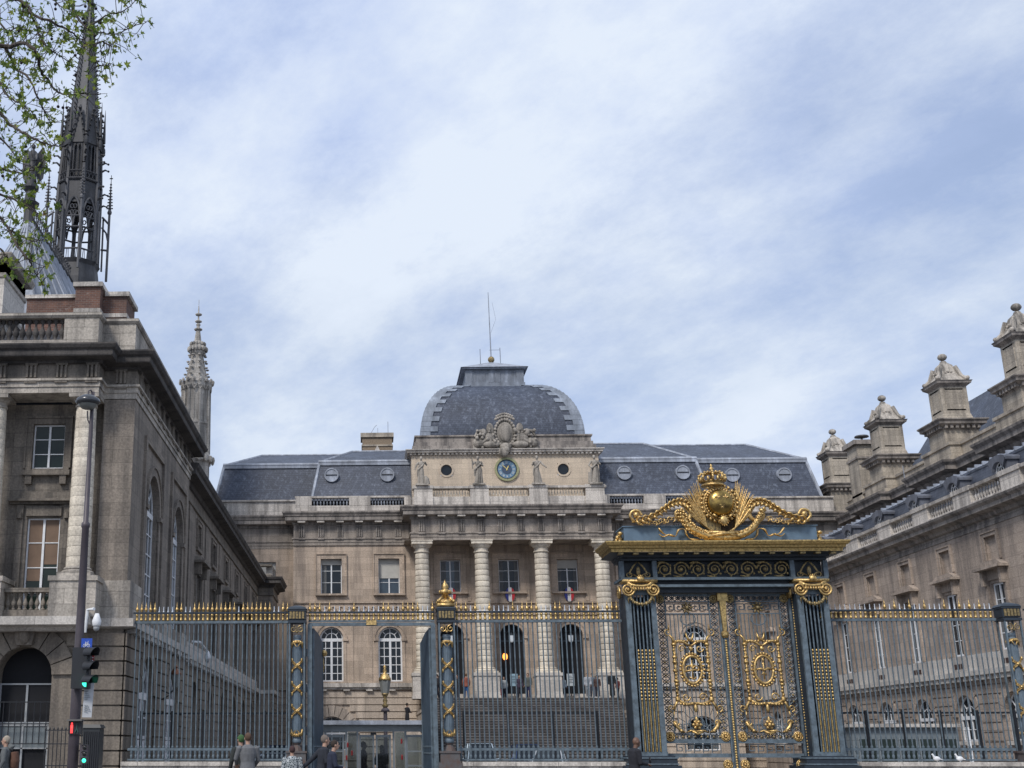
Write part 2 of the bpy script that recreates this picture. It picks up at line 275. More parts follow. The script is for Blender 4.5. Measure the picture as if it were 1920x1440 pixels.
# ------------------------------------------------------------------ geometry
class F:
    """wall frame: u along the wall, w outward, z up"""
    def __init__(s, o, U, W): s.o, s.U, s.W = Vector(o), Vector(U), Vector(W); s.neg = s.U.cross(s.W).z < 0
    def p(s, u, w, z): v = s.o+s.U*u+s.W*w; return Vector((v.x, v.y, v.z+z))
WORLD = F((0, 0, 0), (1, 0, 0), (0, 1, 0))
OFFS = {}
class MB:
    def __init__(s, fr=None): s.v, s.f, s.fr = [], [], fr or WORLD
    def add(s, vs, fs):
        b = len(s.v)
        s.v += [s.fr.p(*q) for q in vs]; s.f += [tuple(i+b for i in (reversed(f) if s.fr.neg else f)) for f in fs]
    def quad(s, a, b, c, d): s.add([a, b, c, d], [(0, 1, 2, 3)])
    def box(s, u0, u1, w0, w1, z0, z1):
        s.add([(u0, w0, z0), (u1, w0, z0), (u1, w1, z0), (u0, w1, z0), (u0, w0, z1), (u1, w0, z1), (u1, w1, z1), (u0, w1, z1)],
              [(3, 2, 1, 0), (4, 5, 6, 7), (0, 1, 5, 4), (1, 2, 6, 5), (2, 3, 7, 6), (3, 0, 4, 7)])
    def taper(s, u0, u1, w0, w1, z0, z1, iu, iw):
        """box whose top is drawn in by iu, iw on each side"""
        s.add([(u0, w0, z0), (u1, w0, z0), (u1, w1, z0), (u0, w1, z0), (u0+iu, w0+iw, z1), (u1-iu, w0+iw, z1), (u1-iu, w1-iw, z1), (u0+iu, w1-iw, z1)],
              [(3, 2, 1, 0), (4, 5, 6, 7), (0, 1, 5, 4), (1, 2, 6, 5), (2, 3, 7, 6), (3, 0, 4, 7)])
    def lathe(s, u, w, prof, n=16, a0=0.0, sq=1.0):
        """prof: (radius, z) from bottom to top"""
        vs, fs = [], []
        for r, z in prof:
            for i in range(n):
                a = a0+2*math.pi*i/n; vs.append((u+r*math.cos(a), w+r*math.sin(a)*sq, z))
        for k in range(len(prof)-1):
            for i in range(n):
                j = (i+1) % n; fs.append((k*n+i, k*n+j, (k+1)*n+j, (k+1)*n+i))
        fs.append(tuple(range(n-1, -1, -1))); fs.append(tuple((len(prof)-1)*n+i for i in range(n)))
        s.add(vs, fs)
    def prism(s, pts, w0, w1):
        """polygon in (u, z) extruded from w0 to w1"""
        n = len(pts)
        s.add([(u, w0, z) for u, z in pts]+[(u, w1, z) for u, z in pts],
              [tuple(range(n-1, -1, -1)), tuple(range(n, 2*n))]+[(i, (i+1) % n, n+(i+1) % n, n+i) for i in range(n)])
    def tube(s, path, rad, n=8, flat=1.0, cap=True):
        """path of (u, w, z) points; rad a number or one per point"""
        P = [Vector(q) for q in path]; N = len(P)
        if isinstance(rad, (int, float)): rad = [rad]*N
        t0 = (P[1]-P[0]).normalized()
        up = Vector((0, 0, 1)) if abs(t0.z) < 0.9 else Vector((0, 1, 0))
        x = t0.cross(up).normalized()
        vs, fs = [], []
        for i in range(N):
            t = (P[min(i+1, N-1)]-P[max(i-1, 0)])
            t = t.normalized() if t.length > 1e-9 else t0
            x = x-t*x.dot(t)
            x = x.normalized() if x.length > 1e-6 else t.orthogonal().normalized()
            y = t.cross(x)
            for k in range(n):
                a = 2*math.pi*k/n; q = P[i]+(x*math.cos(a)+y*math.sin(a)*flat)*rad[i]; vs.append(tuple(q))
        for i in range(N-1):
            for k in range(n):
                j = (k+1) % n; fs.append((i*n+k, i*n+j, (i+1)*n+j, (i+1)*n+k))
        if cap: fs.append(tuple(range(n-1, -1, -1))); fs.append(tuple((N-1)*n+k for k in range(n)))
        s.add(vs, fs)
    def ball(s, c, r, n=10, m=7):
        r = (r, r, r) if isinstance(r, (int, float)) else r
        vs = [(c[0], c[1], c[2]-r[2])]; fs = []
        for i in range(1, m):
            p = -math.pi/2+math.pi*i/m
            for k in range(n):
                a = 2*math.pi*k/n
                vs.append((c[0]+r[0]*math.cos(p)*math.cos(a), c[1]+r[1]*math.cos(p)*math.sin(a), c[2]+r[2]*math.sin(p)))
        vs.append((c[0], c[1], c[2]+r[2])); L = len(vs)-1
        for k in range(n):
            j = (k+1) % n; fs.append((0, 1+j, 1+k)); fs.append((L, L-n+k, L-n+j))
        for i in range(m-2):
            for k in range(n):
                j = (k+1) % n; fs.append((1+i*n+k, 1+i*n+j, 1+(i+1)*n+j, 1+(i+1)*n+k))
        s.add(vs, fs)
    def sweep(s, path, prof, closed=False):
        """profile (out, z) carried along a plan line of (x, y); out points to the right of the line's direction"""
        n = len(path); P = [Vector(p) for p in path]; offs = []
        for i in range(n):
            d0 = (P[i]-P[i-1]).normalized() if (i > 0 or closed) else None
            d1 = (P[(i+1) % n]-P[i]).normalized() if (i < n-1 or closed) else None
            d0 = d0 or d1; d1 = d1 or d0
            a = Vector((d0.y, -d0.x)); b = Vector((d1.y, -d1.x)); m = (a+b).normalized()
            offs.append(m/max(0.3, m.dot(a)))
        k = len(prof); vs = []
        for i in range(n):
            for o, z in prof: q = P[i]+offs[i]*o; vs.append((q.x, q.y, z))
        fs = []
        for i in range(n if closed else n-1):
            j = (i+1) % n
            for a in range(k-1): fs.append((i*k+a, j*k+a, j*k+a+1, i*k+a+1))
        if not closed: fs.append(tuple(range(k))); fs.append(tuple((n-1)*k+a for a in range(k-1, -1, -1)))
        s.add(vs, fs)
    def wall(s, u0, u1, z0, z1, w, ops, depth=0.4, seg=12):
        """wall face with real openings: ops = (centre, width, z bottom, z top, arched)"""
        ops = sorted(ops, key=lambda o: o[0]); cols = {}
        for o in ops: cols.setdefault(round(o[0], 2), []).append(o)
        cur = u0
        for uc in sorted(cols):
            os_ = sorted(cols[uc], key=lambda o: o[2]); W = max(o[1] for o in os_)
            a, b = uc-W/2, uc+W/2
            s.quad((cur, w, z0), (a, w, z0), (a, w, z1), (cur, w, z1)); cur = b; zc = z0
            for (c, ww, zb, zt, arch) in os_:
                l, r = c-ww/2, c+ww/2
                if zb > zc: s.quad((a, w, zc), (b, w, zc), (b, w, zb), (a, w, zb))
                if l > a+1e-4:
                    s.quad((a, w, zb), (l, w, zb), (l, w, zt), (a, w, zt)); s.quad((r, w, zb), (b, w, zb), (b, w, zt), (r, w, zt))
                i = w-depth; sp_ = zt-ww/2 if arch else zt
                s.quad((l, w, zb), (l, i, zb), (l, i, sp_), (l, w, sp_)); s.quad((r, i, zb), (r, w, zb), (r, w, sp_), (r, i, sp_))
                s.quad((l, i, zb), (l, w, zb), (r, w, zb), (r, i, zb))
                if arch:
                    pts = [(c-ww/2*math.cos(math.pi*k/seg), sp_+ww/2*math.sin(math.pi*k/seg)) for k in range(seg+1)]
                    for k in range(seg):
                        (pu, pz), (qu, qz) = pts[k], pts[k+1]
                        s.quad((pu, w, pz), (qu, w, qz), (qu, w, zt), (pu, w, zt))
                        s.quad((pu, i, pz), (qu, i, qz), (qu, w, qz), (pu, w, pz))
                else: s.quad((l, w, zt), (r, w, zt), (r, i, zt), (l, i, zt))
                zc = zt
            if zc < z1: s.quad((a, w, zc), (b, w, zc), (b, w, z1), (a, w, z1))
        s.quad((cur, w, z0), (u1, w, z0), (u1, w, z1), (cur, w, z1))
    def courses(s, u0, u1, z0, z1, h, gap, w0, w1, ops, pad=0.0):
        """proud rusticated courses with open joints, stopped at the openings"""
        n = max(1, round((z1-z0)/h)); h = (z1-z0)/n
        for k in range(n):
            a, b = z0+k*h+gap/2, z0+(k+1)*h-gap/2; iv = [(u0, u1)]
            for (c, ww, zb, zt, arch) in ops:
                R_ = ww/2+pad; sp_ = zt-ww/2
                if b <= zb or a >= (zt+pad if arch else zt): continue
                hw = R_
                if arch and a > sp_: hw = math.sqrt(max(0.0, R_*R_-(a-sp_)**2))
                if hw <= 0: continue
                nv = []
                for (p, q) in iv:
                    if c+hw <= p or c-hw >= q: nv.append((p, q)); continue
                    if c-hw > p: nv.append((p, c-hw))
                    if c+hw < q: nv.append((c+hw, q))
                iv = nv
            for p, q in iv:
                if q-p > 0.03: s.box(p, q, w0, w1, a, b)
    def voussoirs(s, c, R0, R1, zs, w0, w1, n=9, gap=0.05):
        """radial arch stones"""
        for k in range(n):
            a, b = math.pi*k/n+gap/R1/2, math.pi*(k+1)/n-gap/R1/2
            pts = []
            for q in (a, (a+b)/2, b): pts.append((c+R0*math.cos(q), zs+R0*math.sin(q)))
            for q in (b, a): pts.append((c+R1*math.cos(q), zs+R1*math.sin(q)))
            s.prism(pts, w0, w1)
    def build(s, name, mat, parent=None, smooth=False):
        off = OFFS.get(parent.name, Vector((0, 0, 0))) if parent else Vector((0, 0, 0))
        me = bpy.data.meshes.new(name); me.from_pydata([tuple(q-off) for q in s.v], [], s.f); me.update()
        if smooth: me.polygons.foreach_set('use_smooth', [True]*len(me.polygons))
        me.materials.append(M[mat] if isinstance(mat, str) else mat)
        o = bpy.data.objects.new(name, me); COL.objects.link(o)
        if parent: o.parent = parent; OFFS[o.name] = off
        return o
def tag(o, label=None, cat=None, group=None, kind=None):
    if label: o['label'] = label
    if cat: o['category'] = cat
    if group: o['group'] = group
    if kind: o['kind'] = kind
    return o
def thing(name, loc, label, cat, group=None):
    o = bpy.data.objects.new(name, None); COL.objects.link(o); o.location = loc; o.empty_display_size = 0.3
    OFFS[o.name] = Vector(loc)
    return tag(o, label, cat, group)
def copy_tree(o, parent=None):
    c = o.copy(); COL.objects.link(c)
    if parent: c.parent = parent
    for ch in list(o.children): copy_tree(ch, c)
    return c
def local(name, mb, mat, parent, loc, smooth=False):
    """a part with its own origin, so that it can be copied along its thing"""
    me = bpy.data.meshes.new(name); me.from_pydata([tuple(q) for q in mb.v], [], mb.f); me.update()
    if smooth: me.polygons.foreach_set('use_smooth', [True]*len(me.polygons))
    me.materials.append(M[mat])
    o = bpy.data.objects.new(name, me); COL.objects.link(o); o.parent = parent
    o.location = Vector(loc)-OFFS.get(parent.name, Vector((0, 0, 0))); OFFS[o.name] = Vector(loc)
    return o
def clone(o, dloc):
    c = o.copy(); COL.objects.link(c); c.location = o.location+Vector(dloc); 
    for ch in list(o.children): copy_tree(ch, c)
    return c
BAL = [(0.42, 0), (0.42, 0.07), (0.26, 0.1), (0.2, 0.14), (0.34, 0.24), (0.5, 0.36), (0.44, 0.46), (0.24, 0.62), (0.16, 0.78), (0.2, 0.82), (0.34, 0.86), (0.3, 0.9), (0.42, 0.93), (0.42, 1.0)]
def balusters(parent, p0, p1, z0, z1, n, mat, fat=0.3, seg=8):
    """n turned balusters between plan points p0 and p1, every one its own object"""
    mb = MB(); H = z1-z0; mb.lathe(0, 0, [(r*fat*H, z*H) for r, z in BAL], seg)
    first = None
    for i in range(n):
        t = (i+0.5)/n; x = p0[0]+(p1[0]-p0[0])*t; y = p0[1]+(p1[1]-p0[1])*t
        if first is None: first = local('baluster', mb, mat, parent, (x, y, z0), True); fx = (x, y)
        else: clone(first, (x-fx[0], y-fx[1], 0))
def window(parent, fr, uc, w, zb, zt, rec, cols=2, rows=3, arch=False, frame='wframe', glass='glass', bar=0.035, rim=0.07, blind=0.0, trans=None, name='window', blindmat='blind', thick=0.07, curtain=True):
    """joinery: outer rim, mullion, glazing bars, fan light; the pane is its own sub-part"""
    mb = MB(fr); l, r = uc-w/2, uc+w/2; a, b = -rec-thick, -rec
    top = zt-w/2 if arch else zt
    mb.box(l, l+rim, a, b, zb, top); mb.box(r-rim, r, a, b, zb, top); mb.box(l+rim, r-rim, a, b, zb, zb+rim)
    if not arch: mb.box(l+rim, r-rim, a, b, zt-rim, zt)
    tz = trans if trans else top
    mb.box(uc-rim*0.7, uc+rim*0.7, a, b+0.012, zb+rim, tz-rim*0.5)
    half = cols//2
    for side in (-1, 1):
        for k in range(1, half):
            x = uc+side*(w/2)*k/half; mb.box(x-bar/2, x+bar/2, a+0.015, b-0.01, zb+rim, tz)
    for k in range(1, rows):
        z = zb+(tz-zb)*k/rows; mb.box(l+rim, r-rim, a+0.012, b-0.006, z-bar/2, z+bar/2)
    if trans or arch: mb.box(l+rim*0.5, r-rim*0.5, a-0.01, b+0.02, tz-rim, tz+rim)
    if arch:
        for R0, R1 in ((w/2-rim, w/2), (w/4-bar/2, w/4+bar/2)):
            N = 12
            for k in range(N):
                q, q2 = math.pi*k/N, math.pi*(k+1)/N
                mb.prism([(uc+R0*math.cos(q), top+R0*math.sin(q)), (uc+R1*math.cos(q), top+R1*math.sin(q)), (uc+R1*math.cos(q2), top+R1*math.sin(q2)), (uc+R0*math.cos(q2), top+R0*math.sin(q2))], a+0.01, b-0.004)
        for q in ((0.25, 0.5, 0.75) if cols > 1 else (0.5,)):
            q *= math.pi; c, s_ = math.cos(q), math.sin(q); d = bar/2; R0, R1 = (0.02 if q == math.pi/2 else w/4), w/2-rim
            mb.prism([(uc+R0*c-d*s_, top+R0*s_+d*c), (uc+R0*c+d*s_, top+R0*s_-d*c), (uc+R1*c+d*s_, top+R1*s_-d*c), (uc+R1*c-d*s_, top+R1*s_+d*c)], a+0.014, b-0.002)
    win = mb.build(name, frame, parent)
    if glass == 'glassb' and random.Random(int(uc*31+zb*17)).random() < 0.4: glass = 'glass'
    g = MB(fr); gw = -rec-thick*0.6
    pts = [(l, zb), (r, zb), (r, top)]
    if arch: pts += [(uc+w/2*math.cos(math.pi*k/12), top+w/2*math.sin(math.pi*k/12)) for k in range(1, 12)]
    pts += [(l, top)]
    g.prism(pts, gw-0.02, gw); g.build('pane', glass, win)
    rc = random.Random(int(uc*97+zb*31+w*11))
    if curtain and rc.random() < 0.6:
        s3 = MB(fr); top_ = tz-rim; wd = w*(0.16+0.1*rc.random())
        for sd in (-1, 1):
            if rc.random() < 0.75:
                e_ = l+rim if sd < 0 else r-rim
                for k in range(4): a_, b_ = sorted((e_-sd*wd*k/4, e_-sd*wd*(k+0.8)/4)); s3.box(a_, b_, gw+0.001, gw+0.012+0.006*(k % 2), zb+rim, top_)
        if s3.v: s3.build('curtain', 'curtain', win)
    if blind > 0:
        s2 = MB(fr); s2.box(l+rim*0.6, r-rim*0.6, -rec+0.01, -rec+0.03, zt-(zt-zb)*blind, zt-rim*0.4); s2.build('blind', blindmat, win)
    return win
def surround(mb, uc, w, zb, zt, wd=0.25, pr=0.06, sill=True, w0=0.0, arch=False, step=True):
    """moulded frame round an opening, standing proud of the wall"""
    l, r = uc-w/2, uc+w/2
    if not arch:
        mb.box(l-wd, l, w0-0.02, w0+pr, zb-(0 if sill else wd), zt); mb.box(r, r+wd, w0-0.02, w0+pr, zb-(0 if sill else wd), zt); mb.box(l-wd, r+wd, w0-0.02, w0+pr, zt, zt+wd)
        if step:
            mb.box(l-wd-0.06, l-wd, w0-0.02, w0+pr*1.7, zb, zt+wd); mb.box(r+wd, r+wd+0.06, w0-0.02, w0+pr*1.7, zb, zt+wd); mb.box(l-wd-0.06, r+wd+0.06, w0-0.02, w0+pr*1.7, zt+wd, zt+wd+0.07)
    else:
        top = zt-w/2; N = 14
        for R0, R1, p in ((w/2, w/2+wd, pr), (w/2+wd, w/2+wd+0.06, pr*1.7)):
            for k in range(N):
                q, q2 = math.pi*k/N, math.pi*(k+1)/N
                mb.prism([(uc+R0*math.cos(q), top+R0*math.sin(q)), (uc+R1*math.cos(q), top+R1*math.sin(q)), (uc+R1*math.cos(q2), top+R1*math.sin(q2)), (uc+R0*math.cos(q2), top+R0*math.sin(q2))], w0-0.02, w0+p)
        for sx in (-1, 1):
            x0, x1 = sorted((uc+sx*(w/2-0.05), uc+sx*(w/2+wd+0.12)))
            mb.box(x0, x1, w0-0.02, w0+pr*1.9, top-0.16, top)
            x0, x1 = sorted((uc+sx*(w/2), uc+sx*(w/2+wd)))
            mb.box(x0, x1, w0-0.02, w0+pr*0.8, zb, top-0.16)
    if sill: mb.box(l-wd-0.08, r+wd+0.08, w0-0.02, w0+pr*2.6, zb-0.14, zb)
def triglyph(mb, u, w, z0, z1, wd=0.5, pr=0.05):
    g = wd/3
    for k in range(3): mb.box(u-wd/2+k*g+0.035, u-wd/2+(k+1)*g-0.035, w-0.02, w+pr*2.4, z0, z1-0.08)
    mb.box(u-wd/2, u+wd/2, w-0.02, w+pr*2.8, z1-0.08, z1)
    mb.box(u-wd/2, u+wd/2, w-0.02, w+pr*3.4, z0-0.2, z0-0.11)
FF = F((0, 97, 0), (1, 0, 0), (0, -1, 0))     # courthouse front, u = X
FL = F((0, 40, 0), (1, 0, 0), (0, -1, 0))     # street front of the left pavilion
FS = F((-7.8, 0, 0), (0, 1, 0), (1, 0, 0))    # court side of the left pavilion, u = Y
FW = F((-8.15, 0, 0), (0, 1, 0), (1, 0, 0))    # court side of the left wing
FR = F((29.8, 0, 0), (0, 1, 0), (-1, 0, 0))   # court side of the right wing
# ================================================================== ground
def flat(name, x0, x1, y0, y1, z, mat):
    mb = MB(); mb.add([(x0, y0, z), (x1, y0, z), (x1, y1, z), (x0, y1, z)], [(0, 1, 2, 3)]); return tag(mb.build(name, mat), kind='structure')
flat('ground', -900, 900, -200, 1500, -0.16, 'asphalt')
mb = MB(); mb.box(-40, 60, 18.0, 40.6, -0.155, 0.12); tag(mb.build('pavement', 'paving'), kind='structure')
mb = MB(); mb.box(-7.78, 29.8, 40.62, 97, -0.155, 0.0); tag(mb.build('courtyard', 'paving'), kind='structure')
# ================================================================== courthouse
XC = 11.25
ch = thing('courthouse', (XC, 97, 0), 'tan stone courthouse with four banded columns and square slate dome behind the court', 'courthouse')
SIDE_X = (XC-14.0, XC-9.45, XC+9.45, XC+14.0); DOOR_X = (XC-4.6, XC, XC+4.6); COLX = (XC-6.92, XC-2.32, XC+2.28, XC+6.88)
ops_up = [(x, 1.65, 13.15, 15.9, False) for x in SIDE_X]
ops_lo = [(x, 1.84, 6.45, 10.6, True) for x in SIDE_X]
for s0, s1, xs in ((-5.75, 4.0, SIDE_X[:2]), (18.5, 28.25, SIDE_X[2:])):
    w = MB(FF)
    w.wall(s0, s1, 6.0, 17.6, 0, [o for o in ops_up+ops_lo if s0 < o[0] < s1], 0.45)
    w.quad((s0, 0, 0), (s0, -3, 0), (s0, -3, 18.6), (s0, 0, 18.6)); w.quad((s1, 0, 0), (s1, -3, 0), (s1, -3, 18.6), (s1, 0, 18.6))
    w.build('wall', 'tan', ch)
w = MB(FF)
w.wall(4.0, 18.5, 5.5, 17.6, -0.5, [(x, 1.85, 5.5, 10.8, True) for x in DOOR_X]+[(x, 1.62, 13.3, 15.85, False) for x in DOOR_X], 0.5)
w.quad((4.0, 0, 5), (4.0, -0.5, 5), (4.0, -0.5, 17.6), (4.0, 0, 17.6)); w.quad((18.5, 0, 5), (18.5, -0.5, 5), (18.5, -0.5, 17.6), (18.5, 0, 17.6))
w.build('portico_wall', 'tan', ch)
bop = [(SIDE_X[0], 2.5, 1.4, 3.85, True), (SIDE_X[3], 2.5, 1.4, 3.85, True)]
for o, a, b in ((bop[0], -5.75, 4.45), (bop[1], 18.05, 28.25)):
    w = MB(FF)                                      # rusticated basement
    w.wall(a, b, 0, 6.0, -0.08, [o], 0.5); w.courses(a, b, 0.1, 5.75, 0.52, 0.07, -0.07, 0.06, [o], 0.9); w.voussoirs(o[0], 1.27, 2.1, 3.85-1.25, -0.05, 0.07, 11, 0.06)
    w.build('basement_wall', 'tanr', ch)
for a, b in ((-5.75, 4.5), (18.0, 28.25)):
    s = MB(FF)                                      # string course on brackets
    s.box(a, b, -0.1, 0.35, 6.02, 6.32); s.box(a, b, -0.1, 0.22, 5.86, 6.015)
    k = a+0.4
    while k < b: s.box(k, k+0.5, 0.0, 0.30, 5.74, 5.855); k += 1.75
    s.build('string_course', 'para', ch)
def sur(*a, **k): s_ = MB(FF); surround(s_, *a, **k); s_.build('window_surround', 'tan', ch)
def strip(*a): s_ = MB(FF); s_.box(*a); s_.build('wall_strip', 'tan', ch)
for x in SIDE_X:
    sur(x, 1.65, 13.15, 15.9, 0.34, 0.11); sur(x, 1.84, 6.45, 10.6, 0.24, 0.08, arch=True)
    strip(x-1.7, x-1.4, -0.01, 0.05, 6.35, 11.2); strip(x+1.4, x+1.7, -0.01, 0.05, 6.35, 11.2)
for x in DOOR_X:
    sur(x, 1.62, 13.3, 15.85, 0.44, 0.11, w0=-0.5); sur(x, 1.85, 5.5, 10.8, 0.22, 0.08, w0=-0.5, arch=True, sill=False)
    strip(x-1.55, x-1.3, -0.52, -0.42, 12.6, 16.9); strip(x+1.3, x+1.55, -0.52, -0.42, 12.6, 16.9)
for a, b, w0 in ((-5.7, 3.95, 0), (4.05, 18.45, -0.5), (18.55, 28.2, 0)):
    s = MB(FF)                                  # wave band below the upper windows
    s.box(a, b, w0-0.02, w0+0.12, 12.42, 12.55); s.box(a, b, w0-0.02, w0+0.09, 11.5, 11.62)
    k = a+0.3
    while k < b-0.5:
        pts = [(k+0.32*t*math.cos(q)+0.28, w0+0.05, 12.02+0.3*t*math.sin(q)) for q, t in [(-2.6+i*0.62, 1-0.075*i) for i in range(12)]]
        s.tube(pts, 0.055, 5); k += 0.62
    s.build('wave_band', 'tan', ch)
for i, x in enumerate(SIDE_X):
    window(ch, FF, x, 1.65, 13.15, 15.9, 0.3, 2, 3, frame='wframe', glass='glassb', blind=(0.16, 0.55, 0.3, 0.0)[i])
    window(ch, FF, x, 1.84, 6.45, 10.6, 0.3, 4, 5, True, glass='glass', trans=9.62, rim=0.12, bar=0.055)
for i, x in enumerate(DOOR_X):
    window(ch, FF, x, 1.62, 13.3, 15.85, 0.8, 2, 3, glass='glassb', blind=(0, 0, 0.27)[i])
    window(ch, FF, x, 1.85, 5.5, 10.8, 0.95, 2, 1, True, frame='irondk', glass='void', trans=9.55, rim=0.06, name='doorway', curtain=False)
for x in (SIDE_X[0], SIDE_X[3]): window(ch, FF, x, 2.5, 1.4, 3.85, 0.45, 4, 2, True, trans=2.62)
# -------- far recessed ends
for a, b, xs in ((-13.0, -5.75, [-8.0]), (28.25, 38, [31.2, 34.6])):
    w = MB(FF)
    w.wall(a, b, 0, 17.2, -1.5, [(x, 1.5, 13.1, 15.9, False) for x in xs]+[(x, 1.6, 6.4, 10.4, True) for x in xs], 0.4)
    w.courses(a, b, 0.1, 5.8, 0.52, 0.07, -1.5, -1.40, [])
    w.box(a, b, -1.55, -1.2, 5.86, 6.25)
    w.build('recessed_end_wall', 'tan', ch)
window(ch, FF, -8.0, 1.5, 13.1, 15.9, 1.75, 2, 3, blind=0.5, glass='glassb'); window(ch, FF, -8.0, 1.6, 6.4, 10.4, 1.75, 4, 5, True)
for x in (31.2, 34.6): window(ch, FF, x, 1.5, 13.1, 15.9, 1.75, 2, 3, glass='glassb'); window(ch, FF, x, 1.6, 6.4, 10.4, 1.75, 4, 5, True)
# -------- entablature round the whole front
PATH = [(-13, 98.5), (-5.75, 98.5), (-5.75, 96.93), (3.55, 96.93), (3.55, 94.6), (18.95, 94.6), (18.95, 96.93), (28.25, 96.93), (28.25, 98.5), (38, 98.5)]
e = MB(); e.sweep(PATH, [(-0.6, 16.96), (0.03, 16.96), (0.03, 17.2), (0.07, 17.2), (0.07, 17.44), (0.14, 17.46), (0.14, 17.57), (0.0, 17.58), (0.0, 18.62)])
e.add([(3.0, 94.65, 16.98), (19.5, 94.65, 16.98), (19.5, 97.6, 16.98), (3.0, 97.6, 16.98)], [(0, 1, 2, 3)])
e.build('entablature', 'ent', ch)
TX = [COLX[0]+(COLX[3]-COLX[0])*k/9 for k in range(10)]
WX = [-5.1+1.53*k for k in range(6)]
TALL = [(x, 2.4) for x in TX]+[(x, 0.07) for x in WX]+[(2*XC-x, 0.07) for x in WX]
t = MB(); t.fr = F((0, 0, 0), (1, 0, 0), (0, -1, 0)); triglyph(t, 0, 0, 17.62, 18.55, 0.52); t0 = local('triglyph', t, 'grime', ch, (TALL[0][0], 97-TALL[0][1], 0))  # darker stone than the frieze: shade contrast of the triglyphs put into the colour
for x, w_ in TALL[1:]: clone(t0, (x-TALL[0][0], TALL[0][1]-w_, 0))
CP = [(0.0, 18.6), (0.10, 18.62), (0.14, 18.8), (0.62, 18.86), (0.64, 18.9), (0.64, 19.16), (0.72, 19.22), (0.74, 19.3), (0.86, 19.46), (0.86, 19.58), (-0.2, 19.78)]
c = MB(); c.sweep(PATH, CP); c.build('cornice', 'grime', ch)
t = MB(); t.box(-0.3, 0.3, -0.58, -0.2, 18.72, 18.853); t0 = local('mutule', t, 'para', ch, (TALL[0][0], 97-TALL[0][1], 0))
for x, w_ in TALL[1:]: clone(t0, (x-TALL[0][0], TALL[0][1]-w_, 0))
# -------- columns
for x in COLX:
    c = MB(FF); prof = []
    z = 7.35; k = 0
    while z < 16.0:
        tt = (z-7.35)/8.65; r = 0.6-0.09*tt**1.6
        prof += [(r, z), (r+0.012, z+0.04), (r+0.012, z+0.36), (r-0.0, z+0.385), (r-0.03, z+0.39), (r-0.03, z+0.425)]; z += 0.433; k += 1
    prof += [(0.53, 16.02)]
    c.lathe(x, 1.8, prof, 24); col = c.build('column', 'column', ch, True)
    b = MB(FF); b.lathe(x, 1.8, [(0.82, 7.08), (0.84, 7.15), (0.8, 7.22), (0.68, 7.26), (0.74, 7.3), (0.7, 7.36), (0.6, 7.38)], 24); b.box(x-0.86, x+0.86, 0.94, 2.66, 6.95, 7.08); b.build('column_base', 'column', col)
    b = MB(FF); b.lathe(x, 1.8, [(0.53, 16.02), (0.6, 16.05), (0.6, 16.12), (0.54, 16.14), (0.54, 16.38), (0.62, 16.42), (0.74, 16.6), (0.76, 16.66)], 24); b.box(x-0.8, x+0.8, 1.0, 2.6, 16.66, 16.96); b.box(x-0.84, x+0.84, 0.96, 2.64, 16.87, 16.945); b.build('capital', 'column', col)
    p = MB(FF); p.box(x-0.93, x+0.93, 0.85, 2.75, 5.06, 6.75); p.box(x-1.0, x+1.0, 0.78, 2.82, 6.72, 6.948); p.box(x-0.98, x+0.98, 0.8, 2.8, 5.06, 5.3); p.build('pedestal', 'white', ch)
# -------- parapets and balustrades
p = MB(FF)
p.box(3.7, 18.8, 1.0, 2.1, 19.7, 20.42); p.box(3.7, 18.8, 1.25, 2.15, 21.08, 21.25)
PB = []
for i, x in enumerate(COLX):
    h = 0.72; xx = x+(0.22 if i == 0 else -0.22 if i == 3 else 0); p.box(xx-h, xx+h, 1.15, 2.2, 20.42, 21.08); p.box(xx-h-0.06, xx+h+0.06, 1.1, 2.26, 21.06, 21.30); p.box(xx-h-0.03, xx+h+0.03, 1.0, 2.23, 19.72, 20.44); PB.append(xx)
for sgn in (-1, 1):
    def q(v): return XC+sgn*(v-XC)
    def bx(a, b, *r): a, b = sorted((q(a), q(b))); p.box(a, b, *r)
    bx(-5.65, 3.6, -0.45, 0.15, 19.7, 20.15); bx(-5.65, 3.6, -0.35, 0.12, 20.78, 20.93)
    for a, b in ((-5.6, -4.3), (-1.3, 0.4), (3.1, 3.68)): bx(a, b, -0.4, 0.17, 20.15, 20.79)
    bx(-15, -5.66, -2.1, -1.45, 19.7, 20.92); bx(-15, -5.66, -2.1, -1.3, 20.8, 20.93)
pp = p.build('parapet', 'para', ch)
for a, b in ((0, 1), (1, 2), (2, 3)): balusters(pp, (PB[a]+0.75, 95.25), (PB[b]-0.75, 95.25), 20.42, 21.08, 13, 'column', 0.2)
for sgn in (-1, 1):
    for a, b in ((-4.3, -1.3), (0.4, 3.1)):
        a, b = sorted((XC+sgn*(a-XC), XC+sgn*(b-XC))); balusters(pp, (a+0.05, 97.1), (b-0.05, 97.1), 20.15, 20.78, 11, 'lead', 0.26)
